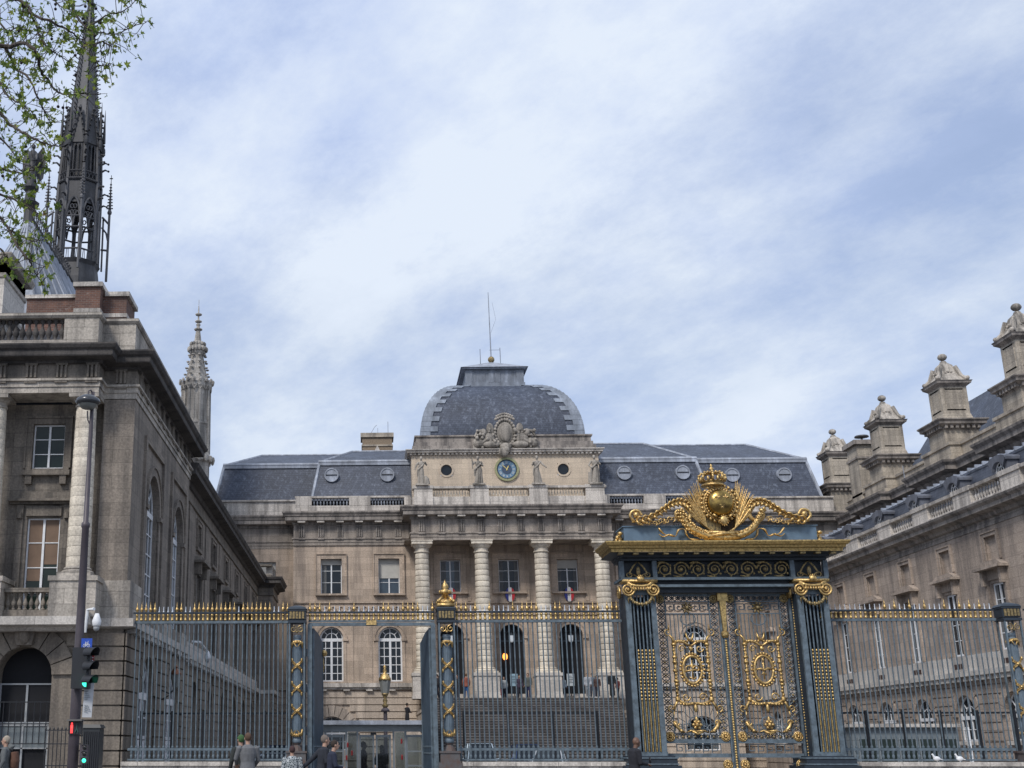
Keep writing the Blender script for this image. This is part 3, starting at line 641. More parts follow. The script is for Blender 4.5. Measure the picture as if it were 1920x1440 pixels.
# -------- attic
w = MB(FF); zz0 = 23.0
w.wall(XC-7.5, XC+7.5, 19.7, 24.35, 0.0, [(XC-4.7, 0.96, zz0-0.48, zz0+0.48, False), (XC+4.65, 0.96, zz0-0.48, zz0+0.48, False)], 0.25)
for x in (XC-4.7, XC+4.65):
    N = 28
    for k in range(N):           # corners between the square opening and the round window
        a, b = 2*math.pi*k/N, 2*math.pi*(k+1)/N
        def sqp(a):
            c_, s_ = math.cos(a), math.sin(a); m = 0.482/max(abs(c_), abs(s_)); return (x+c_*m, zz0+s_*m)
        w.prism([(x+0.44*math.cos(a), zz0+0.44*math.sin(a)), sqp(a), sqp(b), (x+0.44*math.cos(b), zz0+0.44*math.sin(b))], -0.05, -0.003)
        w.prism([(x+0.46*math.cos(a), zz0+0.46*math.sin(a)), (x+0.6*math.cos(a), zz0+0.6*math.sin(a)), (x+0.6*math.cos(b), zz0+0.6*math.sin(b)), (x+0.46*math.cos(b), zz0+0.46*math.sin(b))], -0.03, 0.05)
w.quad((XC-7.5, 0, 19.7), (XC-7.5, -14, 19.7), (XC-7.5, -14, 24.4), (XC-7.5, 0, 24.4)); w.quad((XC+7.5, 0, 19.7), (XC+7.5, -14, 19.7), (XC+7.5, -14, 24.4), (XC+7.5, 0, 24.4))
w.build('attic_wall', 'tan2', ch)
for x in (XC-4.7, XC+4.65):
    g = MB(FF); g.prism([(x+0.47*math.cos(a*math.pi/12), zz0+0.47*math.sin(a*math.pi/12)) for a in range(24)], -0.2, -0.12); g.build('round_window', 'glass', ch)
SQ = [(XC-7.5, 111), (XC-7.5, 97), (XC+7.5, 97), (XC+7.5, 111)]
SQ = SQ[:]                      # court side first: out points to the right of the line
c = MB(); c.sweep(SQ, [(0, 24.2), (0.08, 24.22), (0.1, 24.36), (0.34, 24.4), (0.36, 24.5), (0.46, 24.6), (0.46, 24.66), (-0.1, 24.72)])
for k in range(46): x = XC-7.55+15.1*k/45; c.box(x-0.085, x+0.085, 96.74, 96.93, 24.24, 24.38)
c.build('attic_cornice', 'para', ch)
c = MB(); c.sweep(SQ, [(-0.1, 24.66), (-0.1, 25.05), (-0.28, 25.06), (-0.28, 25.4), (-0.42, 25.41), (-0.42, 25.84), (-0.3, 25.86), (-0.3, 25.98), (-1.2, 26.0)])
c.build('dome_base', 'grime', ch)
# -------- dome: square on plan, curved in section
DY, DB, DT, DZ, DH = 104.4, 6.62, 2.75, 25.95, 5.3
def ring(q): return DT+(DB-DT)*math.cos(q), DZ+DH*math.sin(q)
N = 16; d = MB()
for k in range(N):
    a, z = ring(math.pi/2*k/N); b, z2 = ring(math.pi/2*(k+1)/N)
    for (x0, y0, x1, y1) in ((-1, -1, 1, -1), (1, -1, 1, 1), (1, 1, -1, 1), (-1, 1, -1, -1)):
        d.quad((XC+x0*a, DY+y0*a, z), (XC+x1*a, DY+y1*a, z), (XC+x1*b, DY+y1*b, z2), (XC+x0*b, DY+y0*b, z2))
dome = d.build('dome', 'slate', ch)
NQ = 18
for sx in (-1, 1):
  d = MB()
  for k in range(NQ):
    q0, q1 = math.pi/2*k/NQ, math.pi/2*(k+0.8)/NQ; L = (0.75, 1.35)[k % 2]
    a, z = ring(q0); b, z2 = ring(q1); o = 0.07
    if True:
        d.add([(XC+sx*(a+o), DY-a-o, z), (XC+sx*(a-L), DY-a-o, z), (XC+sx*(b-L), DY-b-o, z2+o), (XC+sx*(b+o), DY-b-o, z2+o),
               (XC+sx*(a+o), DY-a+L, z), (XC+sx*(b+o), DY-b+L, z2+o)], [(0, 1, 2, 3), (0, 4, 5, 3)])
        d.add([(XC+sx*(a+o), DY-a-o, z), (XC+sx*(a-L), DY-a-o, z), (XC+sx*(a-L), DY-a+0.1, z), (XC+sx*(a+o), DY-a+0.1, z)], [(0, 1, 2, 3)])
        d.add([(XC+sx*(a-L), DY-a-o, z), (XC+sx*(b-L), DY-b-o, z2+o), (XC+sx*(b-L), DY-b+0.1, z2), (XC+sx*(a-L), DY-a+0.1, z)], [(0, 1, 2, 3)])
  d.build('lead_quoins', 'leadq', dome)
l = MB(); l.box(XC-2.85, XC+2.85, DY-2.85, DY+2.85, 31.15, 31.38); l.box(XC-2.45, XC+2.45, DY-2.45, DY+2.45, 31.38, 32.95)
l.box(XC-2.6, XC+2.6, DY-2.6, DY+2.6, 31.38, 31.75)
for x in (-2.2, 2.2): l.box(XC+x-0.32, XC+x+0.32, DY-2.52, DY-2.4, 31.75, 32.9)
for k in range(9): x = XC-1.6+0.4*k; l.box(x-0.03, x+0.03, DY-2.48, DY-2.4, 31.75, 32.9)
l.box(XC-0.5, XC-0.05, DY-2.5, DY-2.4, 31.8, 32.7); l.box(XC+0.05, XC+0.5, DY-2.5, DY-2.4, 31.8, 32.7)
lt = l.build('roof_lantern', 'lead', ch)
l = MB(); l.box(XC-2.75, XC+2.75, DY-2.75, DY+2.75, 32.95, 33.08); l.taper(XC-2.9, XC+2.9, DY-2.9, DY+2.9, 33.08, 34.35, 2.8, 2.8); l.build('roof', 'leadlt', lt)
l = MB(); l.ball((XC+0.05, DY, 34.62), 0.3); l.build('ball', 'golddk', lt)
l = MB(); l.tube([(XC+0.05, DY, 34.5), (XC+0.02, DY, 41)], [0.06, 0.03], 6); l.tube([(XC+0.1, DY, 37.1), (XC+0.6, DY, 38.4), (XC+0.35, DY, 40)], 0.012, 4)
for x, z in ((-1.0, 35.3), (0.75, 35.4)): l.tube([(XC+x, DY-1, 33.9), (XC+x, DY-1, z)], 0.035, 5)
l.tube([(XC-0.2, DY-1, 35.2), (XC+0.75, DY-1, 35.2)], 0.02, 4)
l.build('flagpole', 'leadlt', lt)
# -------- mansard roofs either side
def mansard(X0, X1, Y0, zb, zk, hipL, hipR, zr, run=1.35, ridge=6.5, name='mansard_roof'):
    """X0..X1 at the eaves; hips lean in where asked"""
    iL, iR = (0.62 if hipL else 0), (0.62 if hipR else 0); rL, rR = (2.6 if hipL else 0), (2.6 if hipR else 0)
    m = MB(); Yk = Y0+run; Yr = Yk+ridge; Yb = Yr+ridge+run
    m.add([(X0, Y0, zb), (X1, Y0, zb), (X1-iR, Yk, zk), (X0+iL, Yk, zk), (X0, Yb, zb), (X1, Yb, zb), (X1-iR, Yb-run, zk), (X0+iL, Yb-run, zk),
           (X0+iL+rL, Yr, zr), (X1-iR-rR, Yr, zr)], [(0, 1, 2, 3), (1, 5, 6, 2), (4, 0, 3, 7), (5, 4, 7, 6), (3, 2, 9, 8), (2, 6, 9), (6, 7, 8, 9), (7, 3, 8)])
    r = m.build(name, 'slate', ch)
    k = MB(); k.tube([(X0+iL-0.1, Yk-0.05, zk), (X1-iR+0.1, Yk-0.05, zk)], 0.17, 8)
    k.box(X0+iL-0.05, X1-iR+0.05, Yk-0.22, Yk-0.02, zk-0.3, zk-0.1)
    for hip, xa, xb, xr in ((hipL, X0, X0+iL, X0+iL+rL), (hipR, X1, X1-iR, X1-iR-rR)):
        if hip: k.tube([(xa, Y0, zb), (xb, Yk, zk)], 0.13, 6); k.tube([(xb, Yk, zk), (xr, Yr, zr)], 0.12, 6)
    k.tube([(X0+iL+rL, Yr, zr), (X1-iR-rR, Yr, zr)], 0.12, 6)
    k.build('lead_rolls', 'leadlt', r); return r
mansard(-12.4, 1.5, 98.9, 20.7, 24.25, True, False, 26.6)
r1 = mansard(-4.35, 3.74, 97.7, 20.7, 24.2, True, False, 26.6)
r2 = mansard(18.78, 27.6, 97.7, 20.7, 24.25, False, True, 27.1)
r3 = mansard(20.5, 36.9, 98.9, 20.7, 24.4, False, True, 27.2)
for x, rf, y0 in ((-2.75, r1, 97.7), (1.8, r1, 97.7), (21.0, r2, 97.7), (25.7, r2, 97.7), (30.0, r3, 98.9), (34.2, r3, 98.9)):
    z = 22.95; y = y0+(z-20.7)/3.55*1.35
    o = MB(); cyl = MB()
    for R0, R1, a, b in ((0.48, 0.58, -0.36, 0.6), (0.0, 0.48, -0.31, 0.5)):
        tgt = o if R0 else cyl
        N = 24
        for k in range(N):
            q, q2 = 2*math.pi*k/N, 2*math.pi*(k+1)/N
            pts = [(x+R0*math.cos(q), z+R0*math.sin(q)), (x+R1*math.cos(q), z+R1*math.sin(q)), (x+R1*math.cos(q2), z+R1*math.sin(q2)), (x+R0*math.cos(q2), z+R0*math.sin(q2))]
            if not R0: pts = pts[:3][:1]+pts[1:3]
            tgt.prism(pts, y+a, y+b)
    o2 = o.build('dormer_ring', 'leadlt', rf); cyl.build('louvre', 'leadlt', o2); cyl = MB(); cyl.box(x-0.46, x+0.46, y-0.36, y-0.315, z-0.035, z+0.035); cyl.build('louvre_bar', 'blackiron', o2)
# -------- carved arms over the clock
def remesh(o, v, smooth=True):
    m = o.modifiers.new('remesh', 'REMESH'); m.mode = 'VOXEL'; m.voxel_size = v; m.use_smooth_shade = smooth; return o
g = MB(FF); zc = 25.75; x0 = XC+0.1
g.ball((x0, 0.15, zc+0.25), (0.72, 0.22, 1.0), 16, 10); g.ball((x0, 0.3, zc+0.2), (0.5, 0.2, 0.72), 16, 10)
for i in range(24):
    a = 2*math.pi*i/24; g.ball((x0+0.82*math.cos(a), 0.25, zc+0.25+1.1*math.sin(a)), 0.14, 6, 5)
for i in range(9): g.ball((x0-0.72+0.18*i, 0.25, zc+1.45+0.16*math.cos((i-4)*0.5)), 0.13, 6, 5); g.ball((x0-0.64+0.16*i, 0.25, zc+1.7+0.15*math.cos((i-4)*0.5)), 0.1, 6, 5)
random.seed(3)
for sx in (-1, 1):
    g.ball((x0+sx*1.35, 0.25, zc-0.2), (0.55, 0.3, 0.5)); g.ball((x0+sx*1.75, 0.3, zc+0.25), (0.3, 0.28, 0.34)); g.ball((x0+sx*1.2, 0.2, zc+0.5), (0.32, 0.2, 0.6))
    g.ball((x0+sx*2.1, 0.25, zc-0.55), (0.55, 0.3, 0.42)); g.ball((x0+sx*1.2, 0.35, zc-0.75), (0.7, 0.3, 0.3))
    g.tube([(x0+sx*0.9, 0.3, zc+0.1), (x0+sx*1.5, 0.4, zc-0.35), (x0+sx*2.3, 0.35, zc-0.8)], [0.18, 0.16, 0.12], 7)
    g.tube([(x0+sx*1.6, 0.3, zc+0.45), (x0+sx*2.2, 0.3, zc+0.35), (x0+sx*2.45, 0.3, zc-0.1)], [0.14, 0.16, 0.1], 7)
    for i in range(26): g.ball((x0+sx*random.uniform(0.8, 2.5), random.uniform(0.3, 0.55), zc+random.uniform(-1.0, 0.5)), random.uniform(0.07, 0.16), 6, 5)
g.ball((x0, 0.35, zc-0.95), (0.5, 0.3, 0.35)); g.ball((x0-0.2, 0.5, zc-1.4), (0.42, 0.25, 0.4)); g.ball((x0, 0.45, zc-1.2), (0.3, 0.3, 0.3))
g.box(x0-2.6, x0+2.6, -0.3, 0.25, zc-1.1, zc-0.6)
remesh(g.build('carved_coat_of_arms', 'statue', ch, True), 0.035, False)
# -------- rear chimney
bk = thing('brick_chimney', (1.0, 110, 20), 'squat buff brick chimney with stone cap behind the left slate roof of the courthouse', 'chimney')
a = at(676, 812, 110)[0]; b = at(738, 812, 110)[0]; zt = at(705, 812, 110)[1]
m = MB(); m.box(a+0.15, b-0.15, 110, 112, 20, zt-0.4); m.build('shaft', plain('buff_brick', (0.30, 0.235, 0.17), 0.9, 0, 0.4, 9, 0.3), bk)
m = MB(); m.box(a, b, 109.85, 112.15, zt-0.4, zt); m.box(a+0.08, b-0.08, 109.92, 112.08, zt-1.25, zt-1.1); m.build('cap', 'chim', bk)
m = MB(); m.tube([(b-0.5, 110.5, zt), (b-0.5, 110.5, zt+1.2)], 0.03, 5); m.tube([(a+0.9, 110.5, zt), (a+1.3, 110.5, zt+0.7), (a+1.5, 110.5, zt+0.9)], 0.025, 5); m.tube([(a+1.6, 110.5, zt), (a+1.6, 110.5, zt+0.6)], 0.02, 5); m.build('aerial', 'leadlt', bk)
m = MB(); xa = (a+b)/2; m.taper(xa-0.75, xa+0.75, 109.5, 109.9, zt-2.9, zt-1.3, 0.72, 0.05); m.build('dormer_gable', 'para', bk)
# ================================================================== clock
ck = thing('wall_clock', (11.35, 96.97, 23.0), 'round blue wall clock with gilt ring and gold hands on the cream attic', 'clock')
cx, cz = 11.38, 23.02
def annulus(mb, cx, cz, R0, R1, w0, w1, N=48):
    for k in range(N):
        q, q2 = 2*math.pi*k/N, 2*math.pi*(k+1)/N
        mb.prism([(cx+R0*math.cos(q), cz+R0*math.sin(q)), (cx+R1*math.cos(q), cz+R1*math.sin(q)), (cx+R1*math.cos(q2), cz+R1*math.sin(q2)), (cx+R0*math.cos(q2), cz+R0*math.sin(q2))], w0, w1)
def disc(mb, cx, cz, R0, w0, w1, N=36): mb.prism([(cx+R0*math.cos(2*math.pi*k/N), cz+R0*math.sin(2*math.pi*k/N)) for k in range(N)], w0, w1)
m = MB(FF); annulus(m, cx, cz, 0.80, 0.97, 0.0, 0.14); m.build('ring', plain('verdigris_gilt', (0.36, 0.36, 0.20), 0.5, 0.4, 0.3, 9), ck)
m = MB(FF); annulus(m, cx, cz, 0.73, 0.80, 0.0, 0.11); m.build('inner_ring', 'irondk', ck)
m = MB(FF); disc(m, cx, cz, 0.735, 0.0, 0.06); dl = m.build('dial', plain('blue_dial', (0.13, 0.24, 0.36), 0.5, 0, 0.15, 4), ck)
m = MB(FF); disc(m, cx, cz, 0.40, 0.061, 0.08); m.build('dial_centre', plain('dark_blue_dial', (0.05, 0.08, 0.14), 0.5, 0, 0.2, 5), dl)
m = MB(FF)
NUM = {12: 'XII', 1: 'I', 2: 'II', 3: 'III', 4: 'IIII', 5: 'V', 6: 'VI', 7: 'VII', 8: 'VIII', 9: 'IX', 10: 'X', 11: 'XI'}
for h, txt in NUM.items():
    a = math.pi/2-h*math.pi/6; n = len(txt)
    for i, ch_ in enumerate(txt):
        off = (i-(n-1)/2)*0.062
        def P(r, tt): return (cx+r*math.cos(a)+tt*math.sin(a), cz+r*math.sin(a)-tt*math.cos(a))
        st = {'I': [((0.47, 0), (0.66, 0))], 'V': [((0.66, -0.03), (0.47, 0)), ((0.66, 0.03), (0.47, 0))], 'X': [((0.66, -0.03), (0.47, 0.03)), ((0.66, 0.03), (0.47, -0.03))]}[ch_]
        for (r0, t0), (r1, t1) in st:
            p0, p1 = P(r0, t0+off), P(r1, t1+off); dx_, dz_ = p1[0]-p0[0], p1[1]-p0[1]; L = math.hypot(dx_, dz_); nx, nz = -dz_/L*0.011, dx_/L*0.011
            m.prism([(p0[0]-nx, p0[1]-nz), (p0[0]+nx, p0[1]+nz), (p1[0]+nx, p1[1]+nz), (p1[0]-nx, p1[1]-nz)], 0.062, 0.07)
m.build('numerals', plain('pale_numerals', (0.7, 0.72, 0.7), 0.5), dl)
def hand(a, L, wd, w0, nm):
    m = MB(FF); c_, s_ = math.cos(a), math.sin(a)
    P = lambda r, t: (cx+r*c_-t*s_, cz+r*s_+t*c_)
    m.prism([P(-0.12, -wd*.5), P(L*0.55, -wd), P(L, 0), P(L*0.55, wd), P(-0.12, wd*.5)], w0, w0+0.012); m.build(nm, plain('hand_gold', (0.8, 0.65, 0.25), 0.4, 0.3), dl)
hand(R(90+45), 0.62, 0.03, 0.1, 'minute_hand'); hand(R(90-27), 0.36, 0.05, 0.115, 'hour_hand')
# ================================================================== staircase
st = thing('staircase', (XC, 88, 0), 'wide dark stone staircase rising to the three arched doors', 'staircase')
m = MB(); n = 28
prof = [(83.0, 0)]
for k in range(n): prof += [(83.0+9.5*k/n, 5.05*(k+1)/n), (83.0+9.5*(k+1)/n, 5.05*(k+1)/n)]
prof += [(97.4, 5.05), (97.4, 0)]
N = len(prof); m.add([(4.45, y, z) for y, z in prof]+[(18.05, y, z) for y, z in prof], [tuple(range(N)), tuple(range(2*N-1, N-1, -1))]+[(i, (i+1) % N, N+(i+1) % N, N+i) for i in range(N)])
m.build('steps', 'step', st)
for k in range(n):
    m = MB(); y_ = 83.0+9.5*k/n; z_ = 5.05*(k+1)/n; m.box(4.46, 18.04, y_-0.045, y_+0.3, z_-0.05, z_+0.004)
    if k == 0: nos = m.build('step_nosing', 'nosing', st)
    else: clone(nos, (0, 9.5*k/n, 5.05*k/n))
for x0_, x1_ in ((3.7, 4.448), (18.052, 18.8)): m = MB(); m.box(x0_, x1_, 83.0, 96.8, 0, 3.9); m.box(x0_-0.05, x1_+0.0, 82.95, 96.8, 3.9, 4.1); m.build('flank_wall', 'tanr', st)
for x in DOOR_X: m = MB(); m.box(x-1.3, x+1.3, 96.2, 97.46, 5.052, 5.28); m.box(x-1.15, x+1.15, 96.6, 97.46, 5.28, 5.5); m.build('door_step', 'para', st)
m = MB(); m.box(4.46, 18.04, 97.48, 97.6, 5.052, 5.5); m.build('threshold', 'para', st)
# ================================================================== lanterns hanging in the arches, one lit lamp inside
for i, x in enumerate(DOOR_X):
    l = thing('hanging_lantern', (x, 97.9, 9.7), ('white glazed lantern hanging in the left door arch, beside the gilded finial post', 'white glazed lantern hanging in the middle door arch', 'white glazed lantern hanging in the right door arch, nearest the gilded gate')[i], 'lantern', 'lanterns hanging in the door arches')
    m = MB(); m.lathe(x, 97.75, [(0.1, 9.45), (0.17, 9.55), (0.2, 9.95), (0.14, 10.02)], 6); m.build('glass', emit('lantern_glass_%d' % i, (0.55, 0.6, 0.65), 0.25), l)
    m = MB(); m.lathe(x, 97.75, [(0.21, 9.96), (0.1, 10.12), (0.03, 10.2), (0.015, 10.7)], 6); m.build('cap', 'irondk', l)
l = thing('glowing_lamp', (XC-0.55, 97.88, 8.0), 'orange glowing lamp seen in the middle doorway', 'lamp')
m = MB(); m.ball((XC-0.55, 97.72, 8.35), (0.2, 0.1, 0.27)); m.build('lamp_shade', emit('orange_lamp', (1.0, 0.32, 0.06), 2.2), l)
m = MB(); m.tube([(XC-0.55, 97.72, 8.6), (XC-0.55, 97.72, 9.5)], 0.02, 5); m.build('cord', 'blackiron', l)
# ================================================================== cockades on the upper window sills
for i, x in enumerate(DOOR_X):
    l = thing('tricolour_shield', (x, 97.3, 13.0), ('tricolour oval shield under the left portico window, half hidden by the gilded post finial', 'blue white and red oval shield under the middle portico window', 'blue white and red oval shield under the right portico window')[i], 'flag shield', 'tricolour shields below the portico windows')
    cz_ = 13.08
    def seg(u0, u1, nm, mt):
        m = MB(FF); pts = []
        for k in range(9):
            u = u0+(u1-u0)*k/8; pts.append((x+u, cz_+0.56*math.sqrt(max(0, 1-(u/0.37)**2))))
        m.prism(pts+[(a_, 2*cz_-b_) for a_, b_ in reversed(pts)], -0.36, -0.28); m.build(nm, mt, l)
    seg(-0.37, -0.13, 'blue_field', plain('flag_blue', (0.02, 0.03, 0.22), 0.6)); seg(-0.129, 0.129, 'white_field', plain('flag_white', (0.7, 0.7, 0.7), 0.6)); seg(0.13, 0.37, 'red_field', plain('flag_red', (0.5, 0.02, 0.03), 0.6))
    m = MB(FF)
    for (u0, z0, u1, z1) in ((-0.1, .14, -0.1, -.14), (-0.1, .14, -0.02, .14), (-0.02, .14, -0.02, 0.02), (-0.02, 0.02, -0.1, 0.02), (-0.07, 0.02, -0.01, -.14), (0.03, .14, 0.03, -.14), (0.03, .14, 0.11, .14), (0.03, 0.01, 0.09, 0.01)):
        m.tube([(x+u0, -0.27, cz_+z0), (x+u1, -0.27, cz_+z1)], 0.014, 4)
    m.build('letters', 'blackiron', l)
# ================================================================== left pavilion (street front at Y = 40) and wing along the court
lp = thing('palace_wing', (-7.8, 60, 0), 'long sooty stone wing on the left, its street end carrying round columns', 'wing')
FRONT = -0.55      # wall behind the columns, w in FL
# street front, ground floor: rusticated with a big arched opening
gop = [(-11.0, 1.8, 0.0, 4.75, True)]
w = MB(FL)
w.wall(-16, -7.85, 0, 5.35, 0.0, gop, 0.7)
w.courses(-16, -7.76, 0.15, 5.2, 0.46, 0.055, 0.0, 0.09, gop, 0.72)
w.voussoirs(-11.0, 0.91, 1.64, 3.85, 0.0, 0.10, 9, 0.05)
w.build('ground_floor_wall', 'rust', lp)
w = MB(FL); w.prism([(-11.25, 4.78), (-10.75, 4.78), (-10.65, 5.3), (-11.35, 5.3)], 0.0, 0.3); w.ball((-11.0, 0.3, 5.05), (0.2, 0.14, 0.25)); w.build('keystone', 'rust', lp)
# court side of the pavilion, ground floor
PY = (44.1, 50.15)
w = MB(FS); pop = [(y, 2.6, 0.0, 4.7, True) for y in PY]
w.wall(40.0, 53.2, 0, 5.35, 0, pop, 0.7)
w.courses(39.91, 53.2, 0.15, 5.2, 0.46, 0.055, 0.0, 0.09, pop, 0.5)
for y in PY: w.voussoirs(y, 1.31, 1.8, 4.7-1.3, 0, 0.10, 9, 0.05)
w.build('ground_floor_wall', 'rust', lp)
# upper floors
w = MB(FL)
uw = [(-10.83, 1.12, 5.72, 9.05, False), (-10.83, 1.1, 10.75, 12.3, False), (-13.9, 1.12, 5.72, 9.05, False), (-13.9, 1.1, 10.75, 12.3, False)]
w.wall(-16, -8.85, 5.6, 13.0, FRONT, uw, 0.3)
w.build('street_wall', 'soot', lp)
w = MB(FL); w.quad((-8.85, FRONT, 5.6), (-8.85, 0.02, 5.6), (-8.85, 0.02, 13.0), (-8.85, FRONT, 13.0)); w.quad((-8.85, 0.02, 5.6), (-7.8, 0.02, 5.6), (-7.8, 0.02, 13.0), (-8.85, 0.02, 13.0)); w.build('corner_pier', 'soot2', lp)
w = MB(FS)
w.wall(39.98, 53.2, 5.6, 13.0, 0.0, [(y, 2.6, 6.2, 11.2, True) for y in PY], 0.3)
w.quad((53.2, 0, 0), (53.2, -0.6, 0), (53.2, -0.6, 14), (53.2, 0, 14))
w.build('court_wall', 'soot2', lp)
for y in PY:
    w = MB(FS)
    # sunk rectangular panel round the arch, built as a raised frame
    w.box(y-2.1, y-1.85, -0.01, 0.10, 6.2, 12.05); w.box(y+1.85, y+2.1, -0.01, 0.10, 6.2, 12.05); w.box(y-2.1, y+2.1, -0.01, 0.10, 12.05, 12.25)
    surround(w, y, 2.6, 6.2, 11.2, 0.28, 0.07, sill=False, arch=True)
    w.build('window_surround', 'soot2', lp)
    window(lp, FS, y, 2.6, 6.2, 11.2, 0.2, 4, 5, True, glass='glassb', trans=9.85, rim=0.1, bar=0.045)
    window(lp, FS, y, 2.6, 1.9, 4.7, 0.14, 4, 2, True, frame='wframe', trans=3.36, rim=0.12, bar=0.05)
    d = MB(FS); d.box(y-1.28, y+1.28, -0.28, -0.15, 0.02, 1.88)
    for sx in (-1, 1):
        d.box(y+sx*0.5-0.42, y+sx*0.5-0.1, -0.15, -0.12, 0.9, 1.75); d.box(y+sx*0.5+0.1, y+sx*0.5+0.42, -0.15, -0.12, 0.9, 1.75); d.box(y+sx*0.5-0.42, y+sx*0.5+0.42, -0.15, -0.12, 0.15, 0.75)
    d.build('door', 'wframe', lp)
w = MB(FL)
for (u, wd, zb, zt, _) in uw[:2]+uw[2:]: pass
for u in (-10.83, -13.9):
    s = MB(FL); surround(s, u, 1.1, 10.75, 12.3, 0.2, 0.06, w0=FRONT, sill=False)
    s.box(u-0.82, u+0.82, FRONT, FRONT+0.22, 10.48, 10.65); s.box(u-0.7, u-0.48, FRONT, FRONT+0.18, 10.18, 10.48); s.box(u+0.48, u+0.7, FRONT, FRONT+0.18, 10.18, 10.48)
    s.box(u-1.15, u+1.15, FRONT, FRONT+0.12, 9.5, 9.58); s.box(u-1.2, u+1.2, FRONT, FRONT+0.3, 9.58, 9.66); s.prism([(u-1.2, 9.66), (u+1.2, 9.66), (u+0.95, 9.9), (u-0.95, 9.9)], FRONT, FRONT+0.12)
    s.box(u-0.6, u+0.6, FRONT, FRONT+0.09, 9.1, 9.42)
    for sx in (-1, 1): s.box(u+sx*0.8-0.11, u+sx*0.8+0.11, FRONT, FRONT+0.1, 5.75, 9.48); s.tube([(u+sx*0.8, FRONT+0.14, 9.0), (u+sx*0.8, FRONT+0.14, 9.2)], 0.09, 8)
    s.build('window_surround', 'soot', lp)
    window(lp, FL, u, 1.1, 10.75, 12.3, -FRONT+0.12, 2, 3, glass='glassg', bar=0.03, rim=0.05, curtain=False)
    win = window(lp, FL, u, 1.12, 5.72, 9.05, -FRONT+0.12, 2, 4, glass='glassg', bar=0.03, rim=0.055, curtain=False)
    sh = MB(FL); sh.box(u-0.5, u-0.03, FRONT-0.165, FRONT-0.15, 6.95, 9.0); sh.box(u+0.03, u+0.5, FRONT-0.165, FRONT-0.15, 7.5, 9.0); sh.build('inner_shutter', 'shutter', win)
# dado, pedestals and window balustrade
w = MB(FL); w.box(-16, -8.6, FRONT-0.1, -0.02, 5.5, 5.72)
w.box(-8.62, -7.68, -0.3, 0.1, 5.6, 6.85); w.build('dado', 'pale', lp)
for q in ((40.31, 42.0, -0.1, 0.12, 5.6, 6.85), (45.5, 48.7, -0.1, 0.12, 5.6, 6.2), (51.5, 53.2, -0.1, 0.12, 5.6, 6.2)): w = MB(FS); w.box(*q); w.build('dado', 'pale', lp)
for x in (-9.36, -12.42):
    c = MB(FL); prof = []; z = 7.22
    while z < 12.5:
        t_ = (z-7.22)/5.3; r = 0.385-0.055*t_**1.5
        prof += [(r, z), (r+0.004, z+0.02), (r+0.004, z+0.305), (r, z+0.315), (r-0.008, z+0.325)]; z += 0.33
    prof.append((0.33, 12.6)); c.lathe(x, 0.42, prof, 28); col = c.build('column', 'column', lp, True)
    b = MB(FL); b.lathe(x, 0.42, [(0.52, 7.02), (0.53, 7.07), (0.5, 7.1), (0.43, 7.12), (0.46, 7.16), (0.44, 7.2), (0.39, 7.23)], 28); b.box(x-0.55, x+0.55, -0.13, 0.97, 6.9, 7.02); b.build('column_base', 'pale', col)
    b = MB(FL); b.lathe(x, 0.42, [(0.33, 12.58), (0.37, 12.6), (0.37, 12.65), (0.34, 12.67), (0.34, 12.76), (0.4, 12.8), (0.47, 12.87)], 28); b.box(x-0.5, x+0.5, -0.08, 0.92, 12.87, 13.02); b.build('capital', 'pale', col)
    p = MB(FL); p.box(x-0.75, x+0.75, -0.5, 0.98, 5.6, 6.78); p.box(x-0.8, x+0.8, -0.5, 1.03, 6.74, 6.898); p.build('pedestal', 'pale', lp)
for a, b in ((-11.65, -10.12), (-14.8, -13.2)):
    p = MB(FL); p.box(a, b, 0.35, 0.65, 6.42, 6.56); p.box(a, b, 0.35, 0.6, 5.6, 5.86); q = p.build('balustrade', 'soot', lp)
    balusters(q, (a, 39.52), (b, 39.52), 5.86, 6.42, 8, 'soot', 0.3, 10)
# ledge at first floor
LP = [(-16, 39.0), (-8.75, 39.0), (-8.75, 39.72), (-7.5, 39.72), (-7.5, 53.4), (-7.75, 53.4), (-7.75, 92.0), (-6.75, 92.0), (-6.75, 97)]
c = MB(); c.sweep(LP, [(-1.2, 5.2), (-0.45, 5.2), (-0.3, 5.3), (-0.05, 5.34), (0.0, 5.36), (0.0, 5.62), (-1.2, 5.66)])
for i in range(60):
    y = 40.3+i*0.78
    if y < 86.5: x = -7.5 if y < 53 else -7.75; c.box(x-0.5, x-0.02, y, y+0.3, 5.18, 5.33)
c.build('ledge', 'ledge', lp)
# entablature, cornice and parapet of the pavilion
EP = [(-16, 39.12), (-8.88, 39.12), (-8.88, 39.95), (-7.76, 39.95), (-7.76, 53.25), (-9, 53.25)]
c = MB(); c.sweep(EP, [(-1.2, 13.02), (0.0, 13.02), (0.0, 13.22), (0.04, 13.22), (0.04, 13.4), (0.12, 13.42), (0.12, 13.5), (0.02, 13.52)]); c.build('architrave', 'pale', lp)
c = MB(); c.sweep(EP, [(-0.02, 13.5), (-0.02, 14.2)])
c.build('frieze', 'soot', lp)
t = MB(); t.fr = F((0, 0, 0), (1, 0, 0), (0, -1, 0)); triglyph(t, 0, 0, 13.55, 14.05, 0.42, 0.035); t0 = local('triglyph', t, 'soot', lp, (-9.13, 39.14, 0))
for k in range(1, 8): clone(t0, (-1.03*k, 0, 0))
clone(t0, (0.82, 0.83, 0))
t = MB(); t.fr = F((0, 0, 0), (0, 1, 0), (1, 0, 0)); triglyph(t, 0, 0, 13.55, 14.05, 0.42, 0.035); t0 = local('triglyph', t, 'soot', lp, (-7.78, 40.6, 0))
for k in range(1, 11): clone(t0, (0, 1.2*k, 0))
